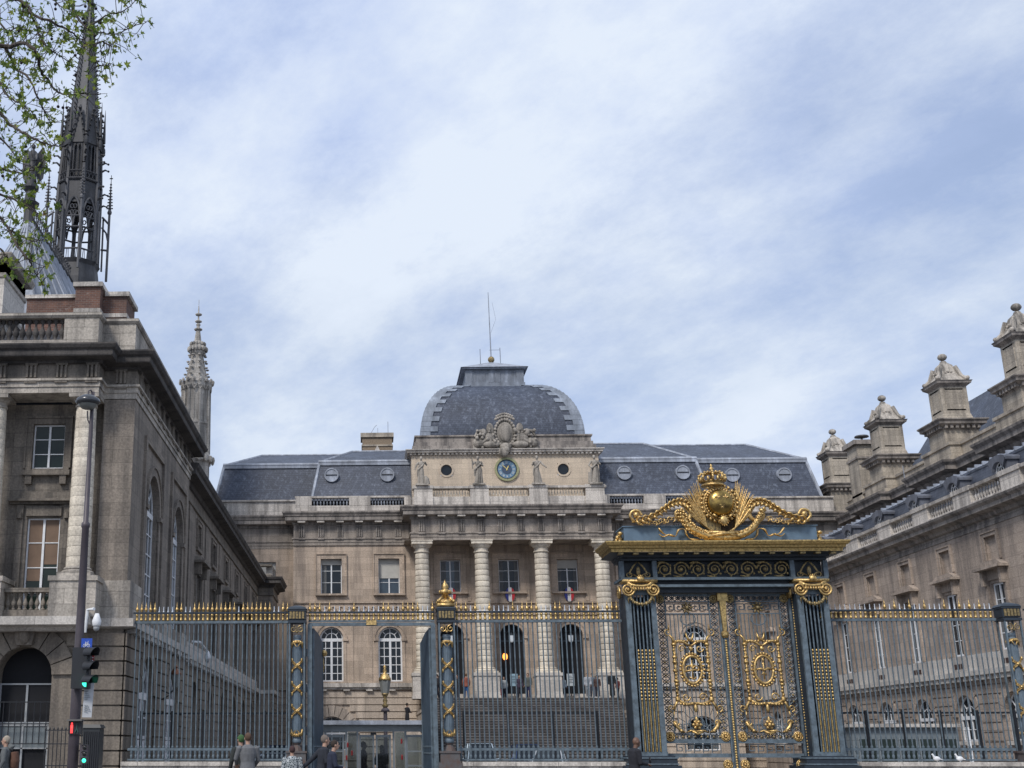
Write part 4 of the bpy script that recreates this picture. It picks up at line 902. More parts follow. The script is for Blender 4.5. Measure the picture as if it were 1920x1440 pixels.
c = MB(); c.sweep(EP, [(0.0, 14.02), (0.08, 14.04), (0.1, 14.12), (0.5, 14.16), (0.52, 14.2), (0.52, 14.36), (0.6, 14.42), (0.66, 14.52), (0.66, 14.57), (-0.3, 14.64)]); c.build('cornice', 'black', lp)
PP = [(-16, 39.6), (-9.1, 39.6), (-9.1, 40.3), (-7.95, 40.3), (-7.95, 53.0), (-9, 53.0)]
p = MB(); p.sweep(PP, [(-0.45, 14.55), (0.04, 14.55), (0.04, 14.8), (0, 14.83), (0.0, 15.05), (-0.45, 15.05)])
p.sweep([(-10.3, 39.6)]+PP[1:], [(-0.4, 15.04), (0, 15.04), (0, 15.86), (-0.4, 15.86)])
p.box(-16, -12.6, 39.6, 40.0, 15.04, 15.86)
p.sweep(PP, [(-0.5, 15.82), (0.03, 15.84), (0.1, 15.92), (0.1, 16.01), (-0.5, 16.03)])
pb = p.build('parapet', 'pale', lp)
balusters(pb, (-12.6, 39.8), (-10.3, 39.8), 15.06, 15.83, 10, 'black', 0.3, 10)
# -------- long wing, Y 51 to 87, then a slightly projecting end bay
WY = [53.3+5.92*k for k in range(7)]
w = MB(FW)
ops = []
for y in WY[1:]: ops += [(y, 1.4, 10.85, 12.0, False), (y, 1.6, 6.4, 9.6, False)]
w.wall(53.2, 92, 5.5, 13.3, 0, ops, 0.5); w.build('court_wall', 'soot2', lp)
w = MB(FW); aop = [(y, 2.6, 0.0, 4.6, True) for y in WY[1:]]
w.wall(53.2, 92, 0, 5.5, 0, aop, 0.9); w.courses(53.2, 92, 0.15, 5.2, 0.46, 0.055, 0.0, 0.09, aop, 0.3); w.build('arcade_wall', 'rust', lp)
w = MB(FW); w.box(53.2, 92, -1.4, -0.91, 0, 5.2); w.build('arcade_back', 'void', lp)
w = MB(FW); w.box(53.2, 92, -0.02, 0.08, 5.6, 6.2); w.build('dado', 'ledge', lp)
for y in WY[1:]:
    s = MB(FW); surround(s, y, 1.4, 10.85, 12.0, 0.16, 0.06, sill=False); s.box(y-0.85, y+0.85, -0.01, 0.12, 10.7, 10.85)
    s.build('window_surround', 'soot2', lp)
    s = MB(FW); surround(s, y, 1.6, 6.4, 9.6, 0.2, 0.07, sill=False)
    s.box(y-1.3, y+1.3, -0.01, 0.5, 10.05, 10.17); s.prism([(y-1.3, 10.17), (y+1.3, 10.17), (y+1.05, 10.38), (y-1.05, 10.38)], -0.01, 0.3)
    s.box(y-1.12, y-0.9, -0.01, 0.34, 9.5, 10.05); s.box(y+0.9, y+1.12, -0.01, 0.34, 9.5, 10.05); s.build('window_hood', 'soot', lp)
    window(lp, FW, y, 1.4, 10.85, 12.0, 0.14, 2, 1, frame='gframe'); window(lp, FW, y, 1.6, 6.4, 9.6, 0.12, 2, 4, frame='gframe')
    if y < 70: window(lp, FW, y, 2.6, 1.2, 4.6, 0.25, 4, 3, True, frame='gframe', trans=3.1)
# end bay
w = MB(); fr = F((-7.0, 0, 0), (0, 1, 0), (1, 0, 0)); w.fr = fr
w.wall(92.1, 97, 0, 13.3, 0, [(94.5, 1.5, 6.4, 9.6, False)], 0.5); w.courses(92.1, 97, 0.15, 5.2, 0.46, 0.055, 0, 0.09, []); w.quad((92.1, 0, 0), (92.1, -1.5, 0), (92.1, -1.5, 13.3), (92.1, 0, 13.3)); w.build('end_bay_wall', 'soot2', lp)
EP2 = [(-8.13, 53.2), (-8.13, 92.05), (-6.98, 92.05), (-6.98, 96.9)]
c = MB(); c.sweep(EP2, [(0, 12.45), (0.07, 12.47), (0.07, 12.65), (0.02, 12.67), (0.02, 13.2)]); c.build('frieze', 'soot', lp)
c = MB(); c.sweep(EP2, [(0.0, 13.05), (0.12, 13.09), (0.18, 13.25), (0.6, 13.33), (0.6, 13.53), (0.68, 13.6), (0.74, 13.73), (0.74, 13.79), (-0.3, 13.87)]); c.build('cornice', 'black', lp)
P2 = [(-8.25, 53.2), (-8.25, 92.3), (-7.15, 92.3), (-7.15, 96.9)]
p = MB(); p.sweep(P2, [(-0.35, 13.8), (0.02, 13.8), (0.02, 14.05), (0, 14.07), (-0.35, 14.07)]); p.sweep(P2, [(-0.4, 14.67), (0.04, 14.69), (0.06, 14.83), (-0.4, 14.85)])
pw = p.build('parapet', 'soot', lp)
y = 56.2
while y < 92:
    p = MB(); p.box(-8.65, -8.21, y-0.95, y+0.95, 14.05, 14.68); p.box(-8.69, -8.15, y-1.0, y+1.0, 14.65, 14.91); p.build('parapet_pier', 'soot', lp)
    if y+4.6 < 92.5: balusters(pw, (-8.43, y+0.95), (-8.43, y+4.97), 14.07, 14.67, 9, 'soot', 0.3, 6)
    y += 5.92
for y in (93.4, 95.9): p = MB(); p.box(-7.55, -7.1, y-0.7, y+0.7, 14.05, 14.85); p.build('parapet_pier', 'pale', lp)
# pilasters of the wing
for y in [WY[0]+5.92*k+2.96 for k in range(0, 6)]:
    p = MB(FW); p.box(y-0.55, y+0.55, -0.01, 0.06, 6.2, 12.4); p.build('pilaster', 'soot2', lp)
# roof and back so the wing is solid
r = MB(); r.box(-16, -9.7, 41.3, 96, 0, 13.0); r.build('core', 'soot2', lp)
r = MB(); r.box(-16, -9.2, 41.0, 49.5, 13.0, 15.85); r.build('flat_roof', 'slate2', lp)
r = MB(); r.add([(-8.9, 53, 13.8), (-8.9, 97, 13.8), (-10.5, 97, 15.3), (-10.5, 53, 15.3), (-16, 97, 16.6), (-16, 53, 16.6)], [(0, 1, 2, 3), (3, 2, 4, 5)]); r.build('roof', 'slate2', lp)
# street opening joinery
wn_ = window(lp, FL, -11.0, 1.8, 2.36, 3.62, 0.5, 2, 1, False, frame='gframe', glass='void', rim=0.05)
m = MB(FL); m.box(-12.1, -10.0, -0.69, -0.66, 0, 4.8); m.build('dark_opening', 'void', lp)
m = MB(FL)
for (a, b, c_, d_) in ((-11.97, -10.13, 2.28, 2.36), (-11.97, -10.13, 0.35, 0.42), (-11.97, -10.13, 1.58, 1.62)): m.box(a, b, -0.5, -0.42, c_, d_)
m.box(-11.08, -11.02, -0.5, -0.42, 0, 2.3); m.box(-11.9, -11.85, -0.5, -0.42, 0, 2.3); m.box(-10.25, -10.2, -0.5, -0.42, 0, 2.3)
m.build('glazed_door', 'gframe', lp)
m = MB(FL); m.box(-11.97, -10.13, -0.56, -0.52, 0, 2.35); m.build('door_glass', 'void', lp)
m = MB(FL)
for k in range(9): u = -11.85+1.6*k/8; m.tube([(u, -0.2, 1.72), (u, -0.2, 3.05)], 0.016, 5)
for z in (1.74, 2.35, 3.02): m.tube([(-11.96, -0.2, z), (-10.14, -0.2, z)], 0.018, 5)
m.build('window_grille', 'blackiron', lp)
m = MB(FL); m.box(-11.9, -10.2, -0.48, -0.45, 1.62, 2.27); m.build('inner_panel', 'gframe3', lp)
# ================================================================== roofs behind the left pavilion
bw = thing('brick_wall', (-12.3, 50, 12.6), 'red brick parapet wall with pale stone bands, stepping up behind the left pavilion balustrade', 'brick wall')
m = MB()
m.box(-14.9, -12.6, 50.6, 51.2, 13, 20.7); m.box(-12.6, -11.5, 50.0, 51.2, 13, 21.0); m.box(-11.5, -10.45, 50.6, 52.5, 13, 20.75)
m.build('brickwork', 'brick', bw)
m = MB()
m.box(-15.0, -12.62, 50.5, 51.3, 20.7, 20.86); m.box(-12.7, -11.4, 49.88, 51.3, 21.0, 21.2); m.box(-11.4, -10.32, 50.48, 52.6, 20.75, 20.95)
m.build('coping', 'para', bw)
m = MB()
m.box(-14.9, -12.61, 50.56, 50.62, 19.55, 19.8); m.box(-12.64, -11.46, 49.96, 51.0, 19.82, 20.0); m.box(-11.46, -10.41, 50.56, 52.5, 19.78, 19.96); m.build('stone_band', 'para', bw)
gb = thing('limestone_block', (-14, 44, 14), 'whitish limestone attic block with sloping cornice at the left edge of the photo', 'building')
x1 = -12.9
def yz(x, y):
    r = _F+_Rt*((x-PPX)/FPX)+_U*((PPY-y)/FPX); k = x1/r.x; return r.y*k, r.z*k+CAMZ
yA, zA = yz(12, 478); yB, zB = yz(49, 530)
m = MB(); m.box(-20, x1, yA, yB, 14, zA-0.25); m.build('wall', 'white', gb)
m = MB(); m.sweep([(-20, yA), (x1, yA), (x1, yB), (-20, yB)], [(0, zA-0.9), (0.05, zA-0.85), (0.05, zA-0.7), (0.0, zA-0.68), (0.0, zA-0.3), (0.2, zA-0.25), (0.28, zA-0.05), (0.28, zA), (-3, zA+0.1)]); m.build('cornice', 'pale', gb)
m = MB(); m.box(-20, x1+0.3, yA+0.4, yB, zA-2.4, zA-2.25); m.build('stone_band', 'pale', gb)
# ================================================================== Gothic chapel: lead roof, angel, spire, west turret
cp = thing('gothic_chapel', (-20, 75, 0), 'gothic chapel with ribbed lead roof and a tall openwork spire, behind the left pavilion', 'chapel')
RX, RY0, RY1, RZ = -20.0, 67.0, 95.0, 32.2
m = MB(); m.box(-25, -15, 66, 95, 0, 21.5); m.build('nave_wall', 'pale', cp)
m = MB(); EZ, EX = 21.5, 5.2
m.add([(RX, RY0, RZ), (RX, RY1, RZ), (RX+EX, RY1, EZ), (RX+EX, RY0-1.5, EZ), (RX-EX, RY1, EZ), (RX-EX, RY0-1.5, EZ), (RX+2.6, RY0-5, EZ), (RX-2.6, RY0-5, EZ)], [(0, 1, 2, 3), (0, 5, 4, 1), (0, 3, 6), (0, 6, 7), (0, 7, 5), (1, 4, 2)])
rf = m.build('roof', 'lead', cp)
m = MB()
for k in range(24): y = RY0+1.1*k; m.tube([(RX, y, RZ), (RX+EX, y-1.4*max(0, 1-k/3), EZ)], 0.07, 5)
for t in (0, 0.25, 0.5, 0.75, 1): a = Vector((RX, RY0, RZ)); b = Vector((RX+EX, RY0-1.5, EZ)).lerp(Vector((RX+2.6, RY0-5, EZ)), t); m.tube([a, b], 0.07, 5); b = Vector((RX+2.6, RY0-5, EZ)).lerp(Vector((RX-2.6, RY0-5, EZ)), t); m.tube([a, b], 0.07, 5)
m.build('standing_seams', 'leadlt', rf)
m = MB(); m.tube([(RX, RY0, RZ+0.1), (RX, 79, RZ+0.1)], 0.12, 6)
for k in range(38):
    y = RY0+0.4+0.42*k
    if y > 77.5: break
    m.tube([(RX, y, RZ+0.1), (RX, y, RZ+0.95)], 0.035, 4); m.ball((RX, y, RZ+0.85), 0.1, 5, 4); m.tube([(RX, y-0.2, RZ+0.45), (RX, y+0.2, RZ+0.65)], 0.03, 4)
m.build('ridge_cresting', 'leaddk', rf)
# spire: octagonal, two openwork storeys, then a crocketed needle
SX, SY = RX-0.3, 80.0
sc = thing_spire = None
def oct_(r, k, z): a = math.pi/8+k*math.pi/4; return (SX+r*math.cos(a), SY+r*math.sin(a), z)
def zat(y): return at(150, y, SY)[1]
def rpx(p): return p/2400*SY*0.93
z0, z1, z2, z3, z4, z5, z6, z7 = zat(532), zat(498), zat(442), zat(405), zat(350), zat(335), zat(275), zat(235)
m = MB(); m.lathe(SX, SY, [(1.8, z0-4), (1.75, z0), (1.6, z1-0.3), (1.75, z1)], 8, math.pi/8); m.build('spire_base', 'leaddk', cp)
m = MB()
for k in range(8):
    m.tube([oct_(1.55, k, z1), oct_(1.5, k, z4)], 0.14, 6); m.tube([oct_(1.85, k, z1-0.2), oct_(1.8, k, z3)], 0.07, 5)
    a, b = oct_(1.55, k, z1), oct_(1.55, k+1, z1)
    for z in (z1+0.75, z2+0.1, z3-0.6): m.tube([(a[0], a[1], z), (b[0], b[1], z)], 0.07, 5)
    for j in range(7):
        t = (j+0.5)/7; p = (a[0]+(b[0]-a[0])*t, a[1]+(b[1]-a[1])*t); m.tube([(p[0], p[1], z1), (p[0]+(0.04 if j % 2 else -0.04), p[1], z1+0.75)], 0.025, 4)
    # pointed, cusped arch heads
    mx, my = (a[0]+b[0])/2, (a[1]+b[1])/2
    def arc(zb, h, t0, t1, rr): m.tube([(a[0]+(b[0]-a[0])*(t0+(t1-t0)*s_), a[1]+(b[1]-a[1])*(t0+(t1-t0)*s_), zb+h*math.sin(math.pi*s_)**0.7) for s_ in [i/8 for i in range(9)]], rr, 5)
    arc(z2+0.2, 1.1, 0.02, 0.5, 0.06); arc(z2+0.2, 1.1, 0.5, 0.98, 0.06); arc(z2+0.9, 1.5, 0.02, 0.98, 0.09)
    for j in range(4):
        ang = j*math.pi/2+math.pi/4; t = 0.5+0.13*math.cos(ang); zq = z3-0.1+0.32*math.sin(ang)
        m.tube([(a[0]+(b[0]-a[0])*(t+0.1*math.cos(q)), a[1]+(b[1]-a[1])*(t+0.1*math.cos(q)), zq+0.16*math.sin(q)) for q in [i*math.pi/4 for i in range(9)]], 0.045, 4)
m.build('open_lower_storey', 'leadbr', cp)
m = MB()
for k in range(8):                       # solid pierced band, then the upper belfry
    a, b = oct_(1.5, k, z4), oct_(1.5, k+1, z4)
    def pt(t, z, o=1.0): return (SX+(a[0]+(b[0]-a[0])*t-SX)*o, SY+(a[1]+(b[1]-a[1])*t-SY)*o, z)
    m.add([pt(0, z3+0.5), pt(1, z3+0.5), pt(1, z4), pt(0, z4)], [(0, 1, 2, 3)])
    m.add([pt(0.0, z3-0.6), pt(0.16, z3-0.6), pt(0.3, z3+0.5), pt(0, z3+0.5)], [(0, 1, 2, 3)]); m.add([pt(1, z3-0.6), pt(0.84, z3-0.6), pt(0.7, z3+0.5), pt(1, z3+0.5)], [(0, 1, 2, 3)])
    m.tube([pt(0, z4, 1.04), pt(1, z4, 1.04)], 0.09, 5); m.tube([pt(0, z5, 1.0), pt(1, z5, 1.0)], 0.07, 5)
    for j in range(4): m.tube([pt(j/4, z4), pt((j+1)/4, z5)], 0.035, 4); m.tube([pt((j+1)/4, z4), pt(j/4, z5)], 0.035, 4)
    m.tube([pt(0, z4, 0.98), pt(0, z6+0.8, 0.86)], 0.15, 6)
    for t in (0.22, 0.5, 0.78): m.tube([pt(t, z5, 0.93), pt(t, z6-0.4, 0.9)], 0.06, 5)
    m.add([pt(0, z6-0.9, 0.92), pt(0.22, z6-0.9, 0.92), pt(0.36, z6-0.3, 0.92), pt(0.5, z6-0.8, 0.92), pt(0.64, z6-0.3, 0.92), pt(0.78, z6-0.9, 0.92), pt(1, z6-0.9, 0.92), pt(1, z6+0.6, 0.86), pt(0, z6+0.6, 0.86)], [(0, 1, 2, 3, 8), (3, 4, 5, 6, 7, 8)])
    # gable over each bay and corner figure or gargoyle
    m.add([pt(0.1, z6-0.3, 0.97), pt(0.9, z6-0.3, 0.97), pt(0.5, z7+0.9, 0.88)], [(0, 1, 2)])
    for t in (0.1, 0.9): m.tube([pt(t, z6-0.3, 0.98), pt(0.5, z7+1.0, 0.88)], 0.07, 5)
    for j in range(7):
        t = 0.1+0.4*j/7; z = z6-0.3+(z7+1.3-z6)*j/7
        m.ball(pt(t, z+0.15, 1.0), 0.09, 5, 4); m.ball(pt(1-t, z+0.15, 1.0), 0.09, 5, 4)
    c0 = pt(0, z6-0.2, 1.02); m.ball(c0, (0.16, 0.16, 0.42), 7, 6); m.ball((c0[0], c0[1], c0[2]+0.5), 0.12, 6, 5)
    m.lathe(c0[0], c0[1], [(0.13, z6+0.5), (0.1, z6+1.4), (0.01, z7+1.5)], 5)
    for z, o in ((z3+0.9, 1.03), (z4-0.5, 1.05), (z5+0.8, 1.02), (z6-1.2, 1.0)):
        p0, p1 = pt(0, z, o), pt(0, z+0.1, o+0.3); m.tube([p0, ((p0[0]+p1[0])/2, (p0[1]+p1[1])/2, z+0.16), p1], [0.09, 0.07, 0.04], 5); m.ball(p1, 0.09, 5, 4)
m.build('belfry', 'leaddk', cp)
m = MB(); m.lathe(SX, SY, [(1.2, z4), (1.15, z6-0.6), (1.2, z6+1.0)], 8, math.pi/8); m.build('belfry_core', 'blackiron', cp)
m = MB(); zt_ = zat(-25); m.lathe(SX, SY, [(1.3, z6+0.5), (1.08, z7), (0.05, zt_)], 8, math.pi/8); m.build('needle', 'leadbr', cp)
m = MB(); H_ = zt_-z7
for k in range(8):
    for j in range(30):
        z = z7+0.4+H_*j/31; r = 1.08*(1-(z-z7)/H_)+0.04
        if r > 0.25: p = oct_(r, k, z); q = oct_(r+0.2, k, z+0.12); m.tube([p, q], [0.05, 0.03], 4); m.ball(q, 0.06, 4, 4)
    m.tube([oct_(1.08, k, z7), oct_(0.1, k, zt_-0.6)], 0.04, 4)
m.build('crockets', 'leaddk', cp)
# pinnacled flying posts round the spire foot
for k in range(4):
    a = k*math.pi/2+0.32; px_, py_ = SX+2.2*math.cos(a), SY+2.2*math.sin(a)
    m = MB(); zp = zat(395); zt2 = zat(330)
    m.tube([(px_, py_, z0+0.4), (px_, py_, zp)], 0.09, 6); m.lathe(px_, py_, [(0.15, zp), (0.17, zp+0.15), (0.11, zp+0.3), (0.02, zt2)], 6)
    for j in range(9): z = zp+0.4+(zt2-zp-0.6)*j/9; r = 0.2*(1-j/10)+0.03; m.box(px_-r, px_+r, py_-0.03, py_+0.03, z, z+0.08); m.box(px_-0.03, px_+0.03, py_-r, py_+r, z, z+0.08)
    for dz in (-1.2, 0.6): m.box(px_-0.12, px_+0.12, py_-0.02, py_+0.02, zt2+0.05, zt2+0.12)
    m.tube([(px_, py_, zt2-0.2), (px_, py_, zt2+0.35)], 0.025, 4)
    qx, qy = SX+1.7*math.cos(a), SY+1.7*math.sin(a)
    for zz_ in (z1+1.4, zp-0.8): m.tube([(px_, py_, zz_), (qx, qy, zz_+(0.5 if zz_ > z2 else 0))], 0.08, 5)
    m.tube([(px_, py_, zp-2.2), ((px_*2+qx)/3, (py_*2+qy)/3, zp-1.5), (qx, qy, zp-1.1)], 0.07, 5)
    m.build('pinnacle', 'leadbr', cp)
# angel on the east end of the ridge
ag = thing('angel_statue', (RX, RY0, RZ), 'dark winged angel statue on a turned pedestal at the near end of the chapel ridge', 'statue')
za = [at(45, y, RY0)[1] for y in (435, 385, 350, 300, 270)]
ax = at(44, 340, RY0)[0]; ax = RX
m = MB(); m.lathe(ax, RY0, [(0.7, za[0]-1.0), (0.55, za[0]), (0.35, za[0]+0.2), (0.3, za[1]-0.3), (0.55, za[1]), (0.6, za[1]+0.12), (0.35, za[1]+0.3), (0.28, za[2]-0.4), (0.5, za[2]-0.15), (0.5, za[2])], 10); m.build('pedestal', 'leaddk', ag)
m = MB(); zf = za[2]; h = za[4]-zf
m.lathe(ax, RY0, [(0.36, zf), (0.32, zf+0.15*h), (0.26, zf+0.4*h), (0.2, zf+0.55*h), (0.27, zf+0.72*h), (0.24, zf+0.8*h), (0.09, zf+0.84*h), (0.09, zf+0.86*h)], 12); m.ball((ax, RY0, zf+0.93*h), (0.14, 0.15, 0.18)); m.tube([(ax-0.25, RY0-0.05, zf+0.76*h), (ax-0.35, RY0-0.2, zf+0.55*h), (ax-0.1, RY0-0.4, zf+0.5*h)], [0.09, 0.07, 0.05], 6); m.tube([(ax+0.25, RY0-0.05, zf+0.76*h), (ax+0.3, RY0-0.25, zf+0.58*h), (ax+0.05, RY0-0.42, zf+0.55*h)], [0.09, 0.07, 0.05], 6)
remesh(m.build('person_figure', 'leaddk', ag, True), 0.04)
m = MB()
for sx in (-1, 1):
    m.add([(ax+sx*0.1, RY0+0.2, zf+0.75*h), (ax+sx*0.45, RY0+0.3, zf+0.95*h), (ax+sx*0.72, RY0+0.3, zf+0.7*h), (ax+sx*0.62, RY0+0.3, zf+0.25*h), (ax+sx*0.35, RY0+0.25, zf+0.1*h), (ax+sx*0.15, RY0+0.2, zf+0.4*h),
           (ax+sx*0.1, RY0+0.3, zf+0.75*h), (ax+sx*0.45, RY0+0.4, zf+0.95*h), (ax+sx*0.72, RY0+0.38, zf+0.7*h), (ax+sx*0.62, RY0+0.36, zf+0.25*h), (ax+sx*0.35, RY0+0.32, zf+0.1*h), (ax+sx*0.15, RY0+0.3, zf+0.4*h)],
          [(0, 1, 2, 3, 4, 5), (11, 10, 9, 8, 7, 6)]+[(i, (i+1) % 6, 6+(i+1) % 6, 6+i) for i in range(6)])
m.build('wings', 'leaddk', ag)
# west turret with a crocketed stone spirelet
tX, tY = -13.4, 95.0
tX = at(372, 760, tY)[0]-0.2
tw = thing('stair_turret', (tX, tY, 0), 'pale carved gothic turret with crocketed spirelet rising behind the left wing', 'turret')
def zt3(y): return at(372, y, tY)[1]
prof = [(1.25, 0), (1.25, zt3(870)), (1.45, zt3(866)), (1.45, zt3(858)), (1.2, zt3(850)), (1.15, zt3(800)), (1.22, zt3(797)), (1.1, zt3(790)), (1.1, zt3(735)), (1.3, zt3(728)), (1.32, zt3(720)), (0.95, zt3(717)), (0.52, zt3(668)), (0.66, zt3(664)), (0.72, zt3(656)), (0.6, zt3(648)), (0.3, zt3(640)), (0.13, zt3(612)), (0.2, zt3(609)), (0.08, zt3(606)), (0.05, zt3(578)), (0.02, zt3(572))]
m = MB(); m.lathe(tX, tY, prof, 8, math.pi/8); m.build('shaft', 'turret', tw)
m = MB(); m.tube([(tX, tY, zt3(575)), (tX, tY, zt3(562))], 0.02, 4)
for (y0, y1, r0, r1, n_) in ((717, 668, 0.95, 0.55, 4), (645, 618, 0.2, 0.1, 1), (603, 590, 0.04, 0.03, 1)):
    for k in range(8):
        a = math.pi/8+k*math.pi/4
        for j in range(n_+1):
            t = j/n_; r = r0+(r1-r0)*t; z = zt3(y0+(y1-y0)*t); m.ball((tX+(r+0.12)*math.cos(a), tY+(r+0.12)*math.sin(a), z), (0.15, 0.15, 0.09), 5, 4)
for k in range(16):
    a = k*math.pi/8; m.ball((tX+1.34*math.cos(a), tY+1.34*math.sin(a), zt3(718)), (0.13, 0.13, 0.2), 5, 4); m.ball((tX+0.72*math.cos(a), tY+0.72*math.sin(a), zt3(656)), (0.16, 0.16, 0.22), 5, 4); m.ball((tX+0.6*math.cos(a), tY+0.6*math.sin(a), zt3(646)), (0.1, 0.1, 0.16), 5, 4)
    p = [(tX+1.2*math.cos(a), tY+1.2*math.sin(a), zt3(735)), (tX+1.2*math.cos(a+0.2), tY+1.2*math.sin(a+0.2), zt3(726)), (tX+1.2*math.cos(a+0.39), tY+1.2*math.sin(a+0.39), zt3(735))]; m.tube(p, 0.06, 4)
    m.ball((tX+1.5*math.cos(a), tY+1.5*math.sin(a), zt3(864)), (0.15, 0.15, 0.3), 5, 4)
m.build('crockets', 'turret', tw)
m = MB()
for k in range(8):
    a = math.pi/8+k*math.pi/4
    m.tube([(tX+1.2*math.cos(a), tY+1.2*math.sin(a), zt3(850)), (tX+1.14*math.cos(a), tY+1.14*math.sin(a), zt3(735))], 0.1, 5)
    a += math.pi/8; m.tube([(tX+1.08*math.cos(a), tY+1.08*math.sin(a), zt3(795)), (tX+1.04*math.cos(a), tY+1.04*math.sin(a), zt3(740))], 0.04, 4)
m.build('ribs', 'turret', tw)
# ================================================================== right wing along the court
rw = thing('side_wing', (29.8, 70, 0), 'pinkish stone wing on the right with blind windows, hoods, balustrade and dormers', 'wing')
RYC = [54.55+4.85*k for k in range(9)]
w = MB(FR)
ops = []
for y in RYC: ops += [(y, 1.15, 10.15, 11.3, False), (y, 1.2, 6.0, 9.1, False)]
w.wall(50, 97, 5.2, 11.76, 0, ops, 0.16); w.build('court_wall', 'wingr', rw)
w = MB(FR); rop = [(y, 2.1, 1.9, 4.1, True) for y in RYC]
w.wall(50, 97, 0, 5.2, 0, rop, 0.3)
w.courses(50, 97, 0.1, 4.95, 0.44, 0.055, 0, 0.08, rop, 0.45)
for y in RYC: w.voussoirs(y, 1.06, 1.5, 4.1-1.05, 0, 0.09, 9, 0.05)
w.build('ground_floor_wall', 'wingr', rw)
for i, y in enumerate(RYC):
    b = MB(FR); b.box(y-0.575, y+0.575, -0.2, -0.14, 10.15, 11.3); b.build('blind_panel', 'wingr', rw)
    s = MB(FR); surround(s, y, 1.15, 10.15, 11.3, 0.17, 0.07, sill=False); s.build('window_surround', 'wingr', rw)
    s = MB(FR); s.box(y-1.25, y+1.25, -0.01, 0.5, 9.72, 9.84); s.prism([(y-1.25, 9.84), (y+1.25, 9.84), (y+0.75, 10.1), (y-0.75, 10.1)], -0.01, 0.3); s.box(y-0.85, y+0.85, -0.01, 0.08, 9.25, 9.72)
    for sx in (-1, 1): s.box(y+sx*0.88-0.12, y+sx*0.88+0.12, -0.01, 0.12, 6.0, 9.72); s.box(y+sx*0.88-0.1, y+sx*0.88+0.1, -0.01, 0.3, 9.0, 9.72)
    s.build('window_hood', 'wingr', rw)
    window(rw, FR, y, 1.2, 6.0, 9.1, 0.1, 2, 4, rim=0.1, thick=0.05); window(rw, FR, y, 2.1, 1.9, 4.1, 0.14, 4, 2, True, trans=3.02, rim=0.09)
    s = MB(FR); s.box(y-0.95, y+0.95, 0, 0.2, 1.72, 1.9); s.build('sill', 'para', rw)
    v = MB(FR)
    for k in range(3): v.box(y-0.45+0.34*k, y-0.2+0.34*k, 0.08, 0.105, 5.38, 5.62)
    v.build('cellar_grating', 'brownvoid', rw)
w = MB(FR); w.box(50, 97, -0.02, 0.09, 5.22, 5.98); w.build('dado', 'ledge', rw)
w = MB(FR); w.box(50, 97, -0.1, 0.42, 4.96, 5.2); y = 50.2
while y < 97: w.box(y, y+0.3, -0.05, 0.34, 4.74, 4.962); y += 0.62
w.build('string_course', 'ledge', rw)
LR = [(29.8, 97), (29.8, 50)]
c = MB(); c.sweep(LR, [(0, 11.75), (0.04, 11.77), (0.04, 11.9), (0, 11.92), (0, 12.1), (0.14, 12.16), (0.2, 12.32), (0.55, 12.42), (0.56, 12.6), (0.7, 12.72), (0.74, 12.82), (-0.3, 12.9)]); c.build('cornice', 'grime', rw)
c = MB(); c.sweep([(29.9, 97), (29.9, 50)], [(-0.4, 12.85), (0.03, 12.85), (0.03, 13.2), (0, 13.22), (-0.4, 13.22)]); c.sweep([(29.9, 97), (29.9, 50)], [(-0.4, 13.86), (0.05, 13.88), (0.08, 14.02), (-0.4, 14.04)]); pr_ = c.build('parapet', 'para', rw)
for y in RYC:
    balusters(pr_, (30.1, y-1.45), (30.1, y+1.45), 13.22, 13.87, 10, 'para', 0.3, 7)
    p = MB(); p.box(29.88, 30.3, y+1.5, y+3.35, 13.2, 13.87); p.box(29.82, 30.34, y+1.46, y+3.39, 13.85, 14.08); p.build('parapet_pier', 'para', rw)
r = MB(); r.add([(30.7, 50, 13.2), (30.7, 97, 13.2), (31.5, 97, 15.35), (31.5, 50, 15.35), (37, 97, 16.2), (37, 50, 16.2)], [(0, 1, 2, 3), (3, 2, 5, 4)])
rr = r.build('roof', 'slate2', rw)
r = MB(); r.tube([(31.5, 50, 15.38), (31.5, 97, 15.38)], 0.11, 6); y = 50
while y < 97: r.box(31.3, 31.6, y, y+0.1, 15.35, 15.55); y += 0.8
r.build('ridge_roll', 'leadlt', rr)
for y in RYC:
    fr = F((30.75, 0, 0), (0, 1, 0), (-1, 0, 0))
    d = MB(fr); d.box(y-0.75, y-0.5, -1.0, 0.0, 13.4, 14.9); d.box(y+0.5, y+0.75, -1.0, 0.0, 13.4, 14.9)
    top = 14.55
    for k in range(10):
        q, q2 = math.pi*k/10, math.pi*(k+1)/10; e1 = lambda q: (y+0.85*math.cos(q), top+0.42+0.25*math.sin(q)); e0 = lambda q: (y+0.5*math.cos(q), top+0.35*math.sin(q))
        d.prism([e0(q), e1(q), e1(q2), e0(q2)], -1.0, 0.12)
    d.box(y-0.85, y+0.85, -0.9, 0.1, 14.88, 15.0)
    dm = d.build('dormer', 'leaddk2', rw)
    window(rw, fr, y, 1.0, 13.5, 14.95, 0.06, 2, 2, True, rim=0.08, thick=0.04, trans=14.4)
b = MB(); b.box(30.1, 37, 50, 96.5, 0, 12.4); b.build('core', 'wingr', rw)
